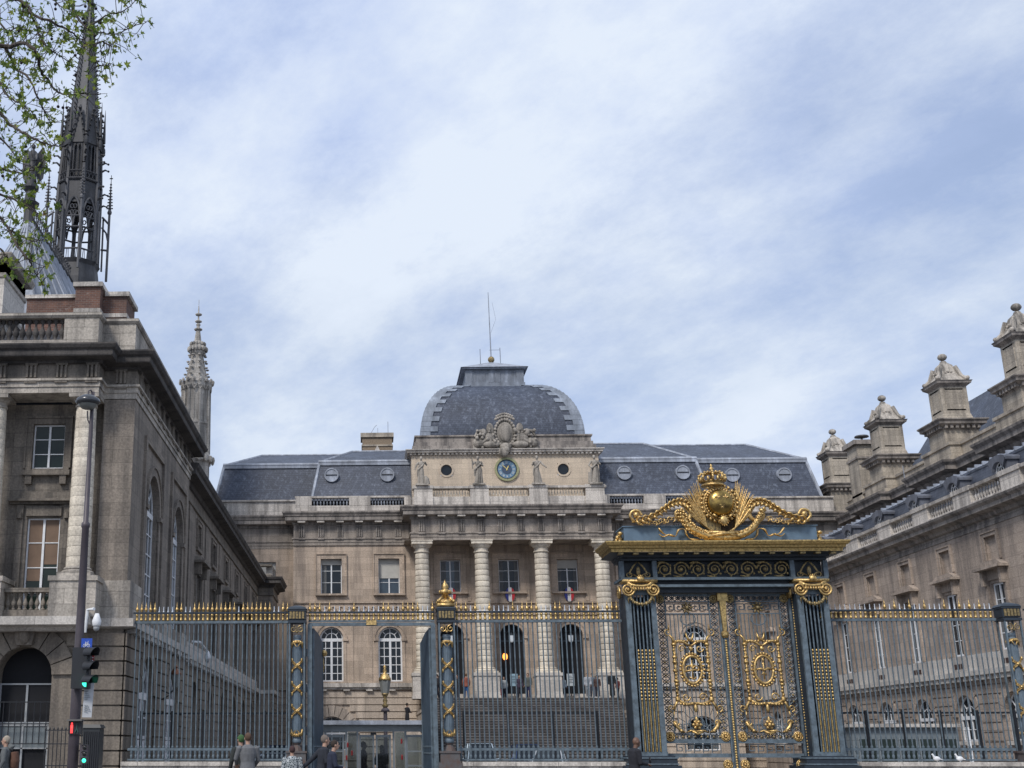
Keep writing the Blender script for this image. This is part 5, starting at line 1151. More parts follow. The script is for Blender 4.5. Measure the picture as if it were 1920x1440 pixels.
# ================================================================== tall hall block behind the right wing, with big stone chimneys
hb = thing('hall_block', (37.7, 80, 0), 'tall yellowish stone hall rising behind the right wing with heavy stepped cornices', 'building')
CY = [70.1, 79.9, 90.0]
HX = 37.7
w = MB(); w.box(HX, 52, 58, 96.9, 0, 18.4); w.build('wall', 'chim', hb)
hp = [(HX, 96.9)]
for y in reversed(CY): hp += [(HX, y+1.9), (HX-0.7, y+1.9), (HX-0.7, y-2.6), (HX, y-2.6)]
hp += [(HX, 58)]
c = MB(); c.sweep(hp, [(0, 15.5), (0, 17.9), (0.1, 17.95), (0.2, 18.2), (0.65, 18.35), (0.66, 18.6), (0.82, 18.78), (0.86, 18.92), (-0.4, 19.05)]); c.build('cornice', 'grime', hb)
c = MB(); c.sweep(hp, [(-0.05, 19.0), (-0.05, 19.35), (-0.3, 19.4), (-0.3, 20.1), (-0.2, 20.12), (-0.2, 20.3), (-1.5, 20.35)]); c.build('parapet', 'chim', hb)
# roof of the hall: only the ridges show between the chimneys
m = MB()
def yz2(x, y, X):
    r = _F+_Rt*((x-PPX)/FPX)+_U*((PPY-y)/FPX); k = X/r.x; return r.y*k, r.z*k+CAMZ
za = yz2(1812, 755, 43)[1]
m.add([(39.5, 60, 19.5), (39.5, 92.5, 19.5), (43, 90.5, za), (43, 60, za), (46.5, 60, 19.5), (46.5, 92.5, 19.5)], [(0, 1, 2, 3), (3, 2, 5, 4), (1, 5, 2)])
hr = m.build('roof', 'slate', hb)
def chimney_stack(y, lab, big=True):
    X0 = 38.75
    t = thing('chimney_stack', (X0, y, 19), lab, 'chimney', 'tall stone chimneys on the hall roof')
    def bx(mb, h, z0, z1, hy=None): mb.box(X0-h, X0+h, y-(hy or h), y+(hy or h), z0, z1)
    m = MB(); bx(m, 1.12, 19.2, 21.6); bx(m, 1.2, 19.2, 20.2)
    sh = m.build('base', 'chim', t)
    m = MB(); sq_ = lambda h: [(X0-h, y-h), (X0+h, y-h), (X0+h, y+h), (X0-h, y+h)]
    m.sweep(sq_(1.12), [(0, 21.4), (0.06, 21.45), (0.06, 21.6), (0.38, 21.75), (0.4, 21.9), (0.5, 22.0), (0.5, 22.08), (-1.12, 22.15)], True)
    for k in range(7):
        o = -1.05+0.35*k
        for (a, b) in ((X0+o, y-1.3), (X0-1.3, y+o)): m.box(a-0.09, a+0.09, b-0.09, b+0.09, 21.48, 21.73)
    m.build('lower_cornice', 'grime', t)
    m = MB(); m.taper(X0-1.0, X0+1.0, y-1.0, y+1.0, 22.1, 22.55, 0.12, 0.12); bx(m, 0.86, 22.55, 24.5)
    for s_ in (-1, 1):
        for (a0, a1, b0, b1) in ((-0.6, 0.6, 22.8, 22.86), (-0.6, 0.6, 24.2, 24.26)): m.box(X0+a0, X0+a1, y-0.885, y-0.85, b0, b1); m.box(X0-0.885, X0-0.85, y+a0, y+a1, b0, b1)
        m.box(X0+s_*0.6-0.03, X0+s_*0.6+0.03, y-0.885, y-0.85, 22.8, 24.26); m.box(X0-0.885, X0-0.85, y+s_*0.6-0.03, y+s_*0.6+0.03, 22.8, 24.26)
    m.build('shaft', 'chim', t)
    m = MB(); m.sweep(sq_(0.86), [(0, 24.4), (0.05, 24.45), (0.25, 24.6), (0.27, 24.7), (0.33, 24.78), (-0.86, 24.84)], True); m.build('cap', 'grime', t)
    m = MB(); prev = None
    pf = [(0.98, 24.82), (0.9, 24.98), (0.74, 25.2), (0.6, 25.5), (0.5, 25.85), (0.42, 26.05), (0.2, 26.25), (0.14, 26.4)]
    m.lathe(X0, y, [(r*1.3, z) for r, z in pf], 4, math.pi/4)
    for sx in (-1, 1):
        for sy in (-1, 1): m.tube([(X0+sx*0.95, y+sy*0.95, 24.9), (X0+sx*0.72, y+sy*0.72, 25.2), (X0+sx*0.5, y+sy*0.5, 25.9)], [0.16, 0.12, 0.14], 6); m.ball((X0+sx*0.98, y+sy*0.98, 24.98), 0.15, 7, 5)
    for k in range(7): a = math.pi*2*k/7; m.ball((X0+0.25*math.cos(a), y-0.62+0.05, 25.35+0.2*math.sin(a)), 0.1, 6, 4); m.ball((X0-0.6, y+0.25*math.cos(a), 25.35+0.2*math.sin(a)), 0.1, 6, 4)
    m.build('carved_hood', 'statue', t)
    m = MB(); m.ball((X0, y, 26.68), (0.3, 0.3, 0.24), 12, 8); m.build('ball_finial', 'statue', t, True)
chimney_stack(CY[0], 'largest and nearest ball-topped stone chimney, at the right edge of the photo')
chimney_stack(CY[1], 'ball-topped stone chimney second from the right, between two slate roof slopes')
chimney_stack(CY[2], 'ball-topped stone chimney standing in front of the plain square chimney')
chimney_stack(100.2, 'smallest farthest ball-topped stone chimney, leftmost of the row')
t = thing('chimney_stack', (38.75, 94.5, 19), 'plain square stone chimney with flat disc cowl among the ball-topped ones', 'chimney')
m = MB(); m.box(37.9, 39.9, 93.6, 95.6, 18.9, 24.0); m.build('shaft', 'chim', t)
m = MB(); m.box(37.65, 40.1, 93.35, 95.85, 24.0, 24.35); m.box(37.8, 39.95, 93.5, 95.7, 22.9, 23.05); m.build('cap', 'grime', t)
m = MB(); m.lathe(38.7, 94.4, [(0.08, 24.3), (0.08, 24.75), (0.55, 24.78), (0.5, 24.88), (0.1, 24.95)], 12); m.build('cowl', 'leaddk', t)
m = MB(); m.tube([(37.2, 84.5, 20.3), (37.25, 84.5, 17.2)], 0.03, 5); m.build('lightning_rod', 'leadlt', hb)
# ================================================================== railing
FY = 40.0
FFn = F((0, FY, 0), (1, 0, 0), (0, -1, 0))
ZB, ZR1, ZR2, ZR3 = 1.22, 1.57, 5.50, 5.80
def X_(x, y=1300, Y=FY): return at(x, y, Y)[0]
def Z_(y, x=900, Y=FY): return at(x, y, Y)[1]
def spear(mb, x=0, z=5.83): mb.lathe(x, 0, [(0.012, z-0.03), (0.03, z), (0.028, z+0.02), (0.05, z+0.05), (0.055, z+0.09), (0.035, z+0.13), (0.02, z+0.16), (0.03, z+0.175), (0.012, z+0.21), (0.002, z+0.33)], 8)
def peg(mb, x=0, z=5.83): mb.lathe(x, 0, [(0.03, z-0.02), (0.035, z+0.01), (0.014, z+0.03), (0.012, z+0.17)], 6)
def make_bars(parent, x0, x1, n, gold, z0, full=True, Y=FY):
    proto = {}
    for i in range(n):
        x = x0+(x1-x0)*i/(n-1); tip = i in gold; key = tip
        if key not in proto:
            m = MB(); m.tube([(0, 0, z0), (0, 0, ZR3+0.03)], 0.022, 6)
            if full: m.lathe(0, 0, [(0.03, 1.3), (0.045, 1.36), (0.03, 1.42), (0.048, 1.5), (0.048, 1.53)], 6); m.lathe(0, 0, [(0.034, 1.6), (0.042, 1.64), (0.03, 1.68)], 6)
            b = local('bar', m, 'iron', parent, (x, Y, 0)); proto[key] = (b, x)
            m = MB(); m.lathe(0, 0, [(0.03, ZR2+0.05), (0.046, ZR2+0.06), (0.046, ZR2+0.09), (0.038, ZR2+0.1), (0.038, ZR3-0.1), (0.046, ZR3-0.09), (0.046, ZR3-0.05), (0.03, ZR3-0.04)], 7); local('gilt_collar', m, 'goldbar', b, (x, Y, 0), True)
            m = MB()
            if tip: spear(m); local('spear_tip', m, 'gold', b, (x, Y, 0), True)
            else: peg(m); local('peg', m, 'peg', b, (x, Y, 0), True)
        else:
            b, xx = proto[key]; clone(b, (x-xx, 0, 0))
def rail(parent, x0, x1, z, h, mat='iron', w=0.045, Y=FY, name='rail'):
    m = MB(); m.box(x0, x1, Y-w, Y+w, z-h/2, z+h/2); return m.build(name, mat, parent)
def panel(px0, px1, lab, gold, n=35, ext=0.12):
    x0, x1 = X_(px0), X_(px1)
    t = thing('iron_railing', ((x0+x1)/2, FY, ZB), lab, 'railing', 'iron railings with gilded spear tips')
    for z, h in ((ZB+0.04, 0.05), (ZR1, 0.075), (ZR2, 0.08), (ZR3, 0.05)): rail(t, x0-ext, x1+ext, z, h, 'irondk' if z == ZR3 else 'iron')
    make_bars(t, x0, x1, n, gold, ZB); return t
panel(251, 538, 'railing between the left pavilion corner and the first ribboned pier', set(list(range(0, 5))+[9, 10]+list(range(13, 23))+list(range(24, 31))+[33, 34]))
panel(861, 1167, 'railing in front of the staircase, between the gilt-finialled pier and the great gate', {0, 1, 2, 4, 7, 12, 14, 15, 16, 17, 21, 22, 26, 27, 29, 30, 32, 33, 34})
panel(1556, 1880, 'railing to the right of the great gate, most of its spear tips missing', {0, 13, 15, 18, 21, 25, 28, 30, 32})
xr = X_(1925); t = thing('iron_railing', (xr+2, FY, ZB), 'railing beyond the last pier at the right edge, only its first bars in view', 'railing', 'iron railings with gilded spear tips')
# low wall
def lowwall(x0, x1, lab):
    t = thing('low_wall', ((x0+x1)/2, FY, 0), lab, 'wall', 'low stone walls under the railings')
    m = MB(); m.box(x0, x1, FY-0.28, FY+0.28, 0, 1.08); m.build('wall', 'para', t)
    m = MB(); m.box(x0, x1, FY-0.34, FY+0.34, 1.08, 1.2); m.build('coping', 'para', t)
lowwall(-7.7, X_(540), 'pale stained low wall under the left railing'); lowwall(X_(862), X_(1172), 'pale stained low wall under the middle railing'); lowwall(X_(1560), X_(1890), 'low wall under the right railing, beside the great gate')
lowwall(xr+0.4, xr+4, 'low wall at the far right edge, beyond the last pier')
rail(t, xr+0.3, xr+4, ZR1, 0.075); rail(t, xr+0.3, xr+4, ZR2, 0.08); rail(t, xr+0.3, xr+4, ZR3, 0.05, 'irondk'); make_bars(t, xr+0.4, xr+2.0, 12, {0, 1, 5, 8}, ZB)
# ------------------------------------------------------------------ piers with a ribboned fluted column inside
def scroll(mb, cx, cz, r0, turns, a0=0.0, d=1, w=0.0, rad=0.03, n=26, flat=1.0):
    pts = []; rr = []
    for i in range(n+1):
        s_ = i/n; a = a0+d*2*math.pi*turns*s_; r = r0*(1-s_)**0.9+0.012
        pts.append((cx+r*math.cos(a), w, cz+r*math.sin(a))); rr.append(rad*(1-0.5*s_))
    mb.tube(pts, rr, 6, flat)
def pier(xc, lab, finial=False, wd=0.24):
    t = thing('railing_pier', (xc, FY, 0), lab, 'pier', 'openwork iron piers with gilt ribbons')
    m = MB(); m.box(xc-0.36, xc+0.36, FY-0.36, FY+0.36, 0, 1.18); m.box(xc-0.3, xc+0.3, FY-0.3, FY+0.3, 1.18, 1.46); m.box(xc-0.33, xc+0.33, FY-0.33, FY+0.33, 1.46, 1.52); m.build('pedestal', 'rustiron', t)
    for sx in (-1, 1):
        m = MB()
        m.box(xc+sx*wd-0.023, xc+sx*wd+0.023, FY-wd-0.03, FY-wd+0.04, 1.5, 5.45); m.build('upright', 'iron', t)
        m = MB(); m.box(xc+sx*wd-0.023, xc+sx*wd+0.023, FY+wd-0.04, FY+wd+0.03, 1.5, 5.45); m.build('upright', 'iron', t)
    m = MB(); prof = [(0.12, 1.75), (0.15, 1.8), (0.15, 1.86), (0.125, 1.9), (0.15, 2.2), (0.155, 3.4), (0.145, 4.7), (0.12, 4.95), (0.14, 5.0), (0.12, 5.08)]
    m.lathe(xc, FY, prof, 20)
    for k in range(20): a = 2*math.pi*k/20; m.tube([(xc+0.15*math.cos(a), FY+0.15*math.sin(a), 2.1), (xc+0.157*math.cos(a), FY+0.157*math.sin(a), 3.4), (xc+0.147*math.cos(a), FY+0.147*math.sin(a), 4.75)], 0.013, 4)
    m.build('fluted_column', 'ironlt', t)
    m = MB(); m.lathe(xc, FY, [(0.2, 1.52), (0.16, 1.6), (0.1, 1.7), (0.14, 1.76)], 10); m.build('column_foot', 'rustiron', t)
    for z in (2.72, 3.42, 4.12):
        m = MB()
        for d in (-1, 1):
            for j in (-1, 1): m.tube([(xc+d*0.17*math.cos(a), FY-0.18*math.sin(a)-0.01, z+j*0.025+0.2*(a-math.pi/2)/1.57) for a in [0.05+k*0.3 for k in range(11)]], 0.022, 5, 1.0)
            m.ball((xc+d*0.15, FY-0.16, z+0.17), (0.03, 0.03, 0.06)); m.ball((xc+d*0.15, FY-0.16, z-0.17), (0.03, 0.03, 0.06))
        m.ball((xc, FY-0.2, z), (0.045, 0.03, 0.045)); m.build('gilt_ribbon', 'gold', t)
    for z, s_ in ((4.8, 1), (2.05, -1)):
        m = MB()
        for k in range(9): a = -1.4+2.8*k/8; m.ball((xc+0.17*math.sin(a), FY-0.17*math.cos(a), z+s_*0.06*math.cos(a*1.1)), (0.045, 0.04, 0.055), 6, 5)
        for sx in (-1, 1): m.tube([(xc+sx*0.17, FY-0.08, z-s_*0.12), (xc+sx*0.15, FY-0.12, z), (xc+sx*0.05, FY-0.19, z+s_*0.05)], [0.02, 0.035, 0.03], 6); m.tube([(xc+sx*0.1, FY-0.17, z+s_*0.02), (xc+sx*0.02, FY-0.2, z-s_*0.1)], [0.03, 0.01], 5)
        m.build('gilt_swag', 'gold', t)
    m = MB()
    for sx in (-1, 1): scroll(m, xc+sx*0.12, 5.25, 0.1, 1.4, math.pi/2, sx, FY-0.25, 0.02)
    m.ball((xc, FY-0.26, 5.16), 0.04); m.build('scroll_ornament', 'gold' if finial else 'golddk', t)
    m = MB(); m.box(xc-0.29, xc+0.29, FY-0.29, FY+0.29, 5.45, 5.53); m.box(xc-0.28, xc+0.28, FY-0.28, FY+0.28, 5.55, 5.82); m.box(xc-0.3, xc+0.3, FY-0.3, FY+0.3, 5.82, 5.88); m.taper(xc-0.32, xc+0.32, FY-0.32, FY+0.32, 5.88, 5.95, 0.06, 0.06); m.build('cap', 'irondk', t)
    m = MB()
    for k in range(5): m.box(xc-0.24+0.1*k, xc-0.17+0.1*k, FY-0.31, FY-0.28, 5.58, 5.8)
    m.build('gilt_frieze', 'golddk', t)
    if finial:
        m = MB(); m.box(xc-0.28, xc+0.28, FY-0.28, FY+0.28, 5.95, 6.05); m.taper(xc-0.26, xc+0.26, FY-0.26, FY+0.26, 6.05, 6.2, 0.08, 0.08)
        for sx in (-1, 1):
            for sy in (-1, 1): m.tube([(xc+sx*0.24, FY+sy*0.24, 6.12), (xc+sx*0.15, FY+sy*0.15, 6.22), (xc+sx*0.05, FY+sy*0.05, 6.34)], [0.05, 0.04, 0.03], 6); m.ball((xc+sx*0.25, FY+sy*0.25, 6.12), 0.055, 7, 5)
        m.lathe(xc, FY, [(0.06, 6.2), (0.06, 6.32), (0.15, 6.38), (0.19, 6.44), (0.12, 6.5), (0.1, 6.54), (0.12, 6.58), (0.1, 6.66), (0.04, 6.74), (0.03, 6.78), (0.0, 6.84)], 14)
        for k in range(8): a = k*math.pi/4; m.ball((xc+0.17*math.cos(a), FY+0.17*math.sin(a), 6.44), (0.04, 0.04, 0.06), 6, 5)
        m.build('finial', 'gold', t, True)
    else:
        m = MB(); m.taper(xc-0.26, xc+0.26, FY-0.26, FY+0.26, 5.95, 6.02, 0.2, 0.2); m.build('cap_top', 'irondk', t)
pier(X_(557), 'flat-capped ribboned iron pier left of the open side gate')
pier(X_(840), 'ribboned iron pier crowned by a gilded acorn finial, right of the side gate', True)
pier(X_(1912), 'ribboned iron pier cut by the right edge of the photo')
# ------------------------------------------------------------------ open side gate
gx0, gx1 = X_(581), X_(815)
g = thing('side_gate', ((gx0+gx1)/2, FY, 0), 'open side gate between two ribboned piers, solid blue-grey leaves swung inward', 'gate')
for x in (gx0, gx1):
    m = MB(); m.box(x-0.07, x+0.07, FY-0.08, FY+0.08, 0, 5.42); m.build('jamb', 'iron', g)
for s_, x in ((-1, gx0), (1, gx1)):
    m = MB(); xo = x+s_*0.2; m.box(xo-0.03, xo+0.03, FY-0.05, FY+0.05, 1.2, 5.42)
    m.build('jamb_strip', 'iron', g)
    m = MB()
    for z in (2.0, 3.3, 4.4): m.box(xo-0.02, xo+0.12 if s_ < 0 else xo+0.02, FY-0.06, FY-0.03, z, z+0.25)
    m.build('lock_boxes', 'irondk', g)
rail(g, gx0-0.05, gx1+0.05, 5.42, 0.10); rail(g, gx0-0.05, gx1+0.05, ZR2+0.02, 0.05); rail(g, gx0-0.05, gx1+0.05, ZR3, 0.05, 'irondk')
make_bars(g, gx0, gx1, 26, {0, 1, 2, 4, 9, 15, 16, 19, 20, 21, 22, 25}, ZR2, False)
m = MB(); xm = (gx0+gx1)/2; m.box(xm-0.16, xm+0.16, FY-0.1, FY-0.04, 5.39, 5.54); m.build('gilt_plaque', 'gold', g)
for s_, x, dxx in ((1, gx0+0.1, 0.22), (-1, gx1-0.1, -0.2)):
    m = MB(); p0 = Vector((x, FY+0.1, 0)); p1 = Vector((x+dxx, FY+2.0, 0)); d = (p1-p0).normalized(); nrm = Vector((d.y, -d.x, 0))*0.02
    ztop = [5.3, 5.22, 5.0]; 
    pts = [p0, p0.lerp(p1, 0.5), p1]
    m.add([tuple(p+nrm+Vector((0, 0, 0.1))) for p in pts]+[tuple(p+nrm+Vector((0, 0, z))) for p, z in zip(pts, ztop)]+[tuple(p-nrm+Vector((0, 0, 0.1))) for p in pts]+[tuple(p-nrm+Vector((0, 0, z))) for p, z in zip(pts, ztop)],
          [(0, 1, 4, 3), (1, 2, 5, 4), (6, 9, 10, 7), (7, 10, 11, 8), (2, 8, 11, 5), (0, 3, 9, 6), (3, 4, 10, 9), (4, 5, 11, 10)])
    lf = m.build('leaf', 'irondark2', g)
    m = MB()
    for t in (0, 1): p = p0.lerp(p1, t); m.tube([(p.x, p.y, 0.1), (p.x, p.y, ztop[0 if t == 0 else 2])], 0.045, 5)
    for z in (0.3, 1.45, 1.65): m.tube([(p0.x, p0.y, z), (p1.x, p1.y, z)], 0.04, 5)
    m.build('stile', 'iron', lf)
    if s_ > 0:
        m = MB(); m.tube([(p1.x+0.02, p1.y, 4.5), (p1.x+0.06, p1.y, 4.2), (p1.x, p1.y, 3.9)], [0.03, 0.02, 0.015], 6); m.ball((p1.x+0.05, p1.y, 4.65), 0.12, 8, 6); m.build('gilt_bolt', 'gold', lf)
# ================================================================== the great gilded gate
XG = 11.33; GY = 39.4
gg = thing('gilded_gate', (XG, 40, 0), 'great blue and gold wrought iron gate with a crowned shield, scrolls and garlands on top', 'gate')
GF = F((0, GY, 0), (1, 0, 0), (0, -1, 0))
# bases
for sx in (-1, 1):
    cx = XG+sx*2.68
    m = MB(GF); m.box(cx-0.85, cx+0.85, -1.3, 0.1, 0, 1.1); m.box(cx-0.75, cx+0.75, -1.2, 0.05, 1.1, 1.3); m.box(cx-0.7, cx+0.7, -1.15, 0.0, 1.3, 1.38); m.build('pilaster_base', 'irondk', gg)
    m = MB(GF)
    for z in (1.12, 1.3): m.box(cx-0.78, cx+0.78, -1.22, 0.08, z, z+0.04)
    m.build('base_moulding', 'iron', gg)
    # pilaster: two stiles front and back, rods between
    pil = MB(GF)
    for dx_ in (-0.39, 0.39): pil.box(cx+dx_-0.08, cx+dx_+0.08, -0.12, 0.0, 1.38, 6.25)
    pil.box(cx-0.49, cx+0.49, -0.12, -0.01, 1.38, 1.5); pil.box(cx-0.49, cx+0.49, -0.12, 0.0, 6.25, 6.4)
    for dx_ in (-0.39, 0.39): pil.box(cx+dx_-0.07, cx+dx_+0.07, -1.15, -1.05, 1.38, 6.4)
    pb_ = pil.build('pilaster', 'iron', gg)
    m = MB(GF); m.box(cx-0.32, cx+0.32, -1.12, -1.08, 1.4, 6.3)
    for dx_ in (-0.45, 0.45): m.box(cx+dx_-0.02, cx+dx_+0.02, -1.05, -0.12, 1.38, 6.3)
    m.build('inner_panel', 'irondk', pb_)
    for k in range(5):
        x = cx-0.23+0.115*k
        m = MB(GF); m.tube([(x, -0.03, 1.5), (x, -0.03, 6.25)], 0.024, 6); m.build('rod', 'iron', pb_)
        m = MB(GF); x += 0.0
        m.tube([(x+0.045, -0.0, 1.5), (x+0.045, -0.0, 3.0)], 0.02, 5)
        for j in range(15): m.ball((x+0.045, 0.0, 3.05+0.105*j), (0.028, 0.028, 0.045), 5, 4)
        m.build('gilt_rod', 'goldbar', pb_)
    # capital
    m = MB(GF)
    m.box(cx-0.54, cx+0.54, -0.5, 0.1, 6.63, 6.72)
    for s2 in (-1, 1):
        scroll(m, cx+s2*0.4, 6.4, 0.21, 2.4, math.pi/2, s2, 0.12, 0.042, 38); m.tube([(cx+s2*0.4, -0.3, 6.4), (cx+s2*0.4, 0.08, 6.4)], 0.1, 10); m.ball((cx+s2*0.4, 0.13, 6.4), 0.05)
        scroll(m, cx+s2*0.24, 6.47, 0.08, 1.0, math.pi/2, -s2, 0.14, 0.03)
    m.tube([(cx-0.42, 0.1, 6.6), (cx-0.18, 0.13, 6.52), (cx, 0.14, 6.5), (cx+0.18, 0.13, 6.52), (cx+0.42, 0.1, 6.6)], 0.05, 7)
    for k in range(7): m.ball((cx-0.24+0.08*k, 0.15, 6.42), (0.04, 0.05, 0.06), 6, 5)
    m.ball((cx, 0.2, 6.72), (0.12, 0.06, 0.1)); 
    for a in (-0.9, -0.45, 0, 0.45, 0.9): m.tube([(cx, 0.17, 6.7), (cx+0.14*math.sin(a), 0.2, 6.7+0.16*math.cos(a))], [0.04, 0.012], 5)
    # side volutes
    for s2 in (-1, 1):
        ys = GY+0.55
        pts = [(cx+s2*0.58, -0.45+0.2*(1-i/24)*math.cos(math.pi/2-4.4*math.pi*i/24), 6.36+0.2*(1-i/24)*math.sin(math.pi/2-4.4*math.pi*i/24)) for i in range(25)]; m.tube(pts, 0.045, 6)
    m.build('capital', 'gold', pb_, True)
    m = MB(GF)
    for k in range(15): a = math.pi*k/14; m.ball((cx-0.33*math.cos(a), 0.08+0.03*math.sin(a), 6.2-0.26*math.sin(a)), (0.05, 0.045, 0.05+0.02*(k % 2)), 6, 5)
    for s2 in (-1, 1): m.tube([(cx+s2*0.33, 0.08, 6.22), (cx+s2*0.4, 0.06, 6.1), (cx+s2*0.39, 0.06, 5.95)], [0.04, 0.03, 0.01], 6)
    m.build('garland', 'golddk', pb_, True)
# architrave, frieze, cornice
m = MB(GF); m.box(XG-3.25, XG+3.25, -1.2, -0.02, 6.72, 6.80); m.box(XG-2.15, XG+2.15, -0.9, -0.06, 6.5, 6.58)
for x in (-3.2, -2.16, 2.16, 3.2): m.box(XG+x-0.07, XG+x+0.07, -0.2, -0.03, 6.8, 7.32)
m.build('architrave', 'iron', gg)
m = MB(GF); m.box(XG-3.15, XG+3.15, -0.9, -0.3, 6.8, 7.35); m.box(XG-3.24, XG+3.24, -1.1, 0.0, 7.33, 7.42); m.box(XG-2.1, XG+2.1, -0.8, -0.3, 6.35, 6.72); m.box(XG-3.2, XG+3.2, -1.15, 0.1, 7.42, 7.51)
m.build('frieze_back', 'irondk', gg)
for i in range(8):
    x = XG-1.84+0.526*i; d = 1 if i % 2 else -1
    m = MB(GF); scroll(m, x, 7.06, 0.24, 2.1, math.pi if d < 0 else 0, d, -0.12, 0.032, 34); m.ball((x, -0.1, 7.06), (0.07, 0.05, 0.07), 7, 5)
    m.tube([(x-0.26, -0.12, 7.06-d*0.2), (x-0.12, -0.1, 7.06-d*0.23), (x+0.05, -0.1, 7.06-d*0.22)], [0.02, 0.035, 0.02], 5)
    for a in (0.6, 1.6, 2.6, 3.6, 4.6, 5.6): m.ball((x+0.22*math.cos(a), -0.1, 7.06+0.22*math.sin(a)), (0.045, 0.03, 0.045), 5, 4)
    m.build('frieze_scroll', 'golddk', gg, True)
for sx in (-1, 1):
    x = XG+sx*2.68; m = MB(GF)
    for s2 in (-1, 1):
        m.tube([(x+s2*0.05, -0.08, 6.84), (x+s2*0.28, -0.08, 6.95), (x+s2*0.16, -0.08, 7.15), (x+s2*0.02, -0.08, 7.3)], [0.03, 0.04, 0.035, 0.02], 6); scroll(m, x+s2*0.3, 6.9, 0.09, 1.2, 0 if s2 < 0 else math.pi, s2, -0.08, 0.022)
    m.ball((x, -0.06, 7.0), (0.07, 0.05, 0.16)); m.build('frieze_palmette', 'golddk', gg, True)
def rect(a, b): return [(a[0], a[1]), (b[0], a[1]), (b[0], b[1]), (a[0], b[1])]
cxa, cxb = at(1150, 1019, 38.75)[0], at(1586, 1018, 38.75)[0]
gc = (cxa+cxb)/2; gh = (cxb-cxa)/2
gp = [(XG-3.15, 40.6), (XG-3.15, 39.35), (XG+3.15, 39.35), (XG+3.15, 40.6)]
ov = 3.15; oh = gh-3.15
m = MB(); m.sweep(gp, [(0.02, 7.4), (0.12, 7.42), (0.14, 7.49), (0.5, 7.52), (-0.6, 7.53)]); m.build('cornice_soffit', 'irondk', gg)
m = MB(); m.sweep(gp, [(0.44, 7.535), (0.46, 7.63), (0.52, 7.65), (0.54, 7.72), (0.6, 7.74), (0.64, 7.82), (0.64, 7.86), (-0.8, 7.89)]); m.build('cornice', 'goldbar', gg)
for i in range(15):
    x = XG-3.3+6.6*i/14; m = MB(); m.box(x-0.08, x+0.08, 38.9, 39.1, 7.46, 7.532)
    if i == 0: mo = m.build('modillion', 'golddk', gg); mx0 = x
    else: clone(mo, (x-mx0, 0, 0))
m = MB(); m.taper(XG-3.05, XG+3.05, 39.45, 40.5, 7.88, 8.42, 0.0, 0.0); m.box(XG-3.09, XG+3.09, 39.41, 40.54, 8.42, 8.45); m.build('attic_panel', 'irontop', gg)
for sx in (-1, 1):
    m = MB(); x = XG+sx*3.16
    for k in range(7): m.ball((x+0.05*math.sin(k*2.3), 39.6+0.06*k, 7.98+0.07*(k % 4)), 0.075, 6, 5)
    m.ball((x, 39.5, 8.22), (0.09, 0.09, 0.06)); m.build('gilt_bracket', 'gold', gg, True)
# crest
CYY = 39.3; sc_ = 1/61.0
CFr = F((XG, CYY, 0), (1, 0, 0), (0, -1, 0))
zc_ = lambda y: at(1342, y, CYY)[1]
def C(x, y, w=0.0): return ((x-1343)*sc_, w, zc_(y))
def curve(pts, w=0.0, s=1):
    P = [C(*p) if len(p) == 2 else C(p[0], p[1], p[2]) for p in pts]
    P = [(s*a, w+b, c) for a, b, c in P]
    out_ = []
    for i in range(len(P)-1):
        p0, p1, p2, p3 = P[max(i-1, 0)], P[i], P[i+1], P[min(i+2, len(P)-1)]
        for k in range(4):
            t = k/4; out_.append(tuple(0.5*((2*p1[j])+(-p0[j]+p2[j])*t+(2*p0[j]-5*p1[j]+4*p2[j]-p3[j])*t*t+(-p0[j]+3*p1[j]-3*p2[j]+p3[j])*t**3) for j in range(3)))
    out_.append(P[-1]); return out_
def taper_r(n, a, b, c): return [a+(b-a)*min(1, 2*i/(n-1)) if 2*i < n-1 else b+(c-b)*(2*i/(n-1)-1) for i in range(n)]
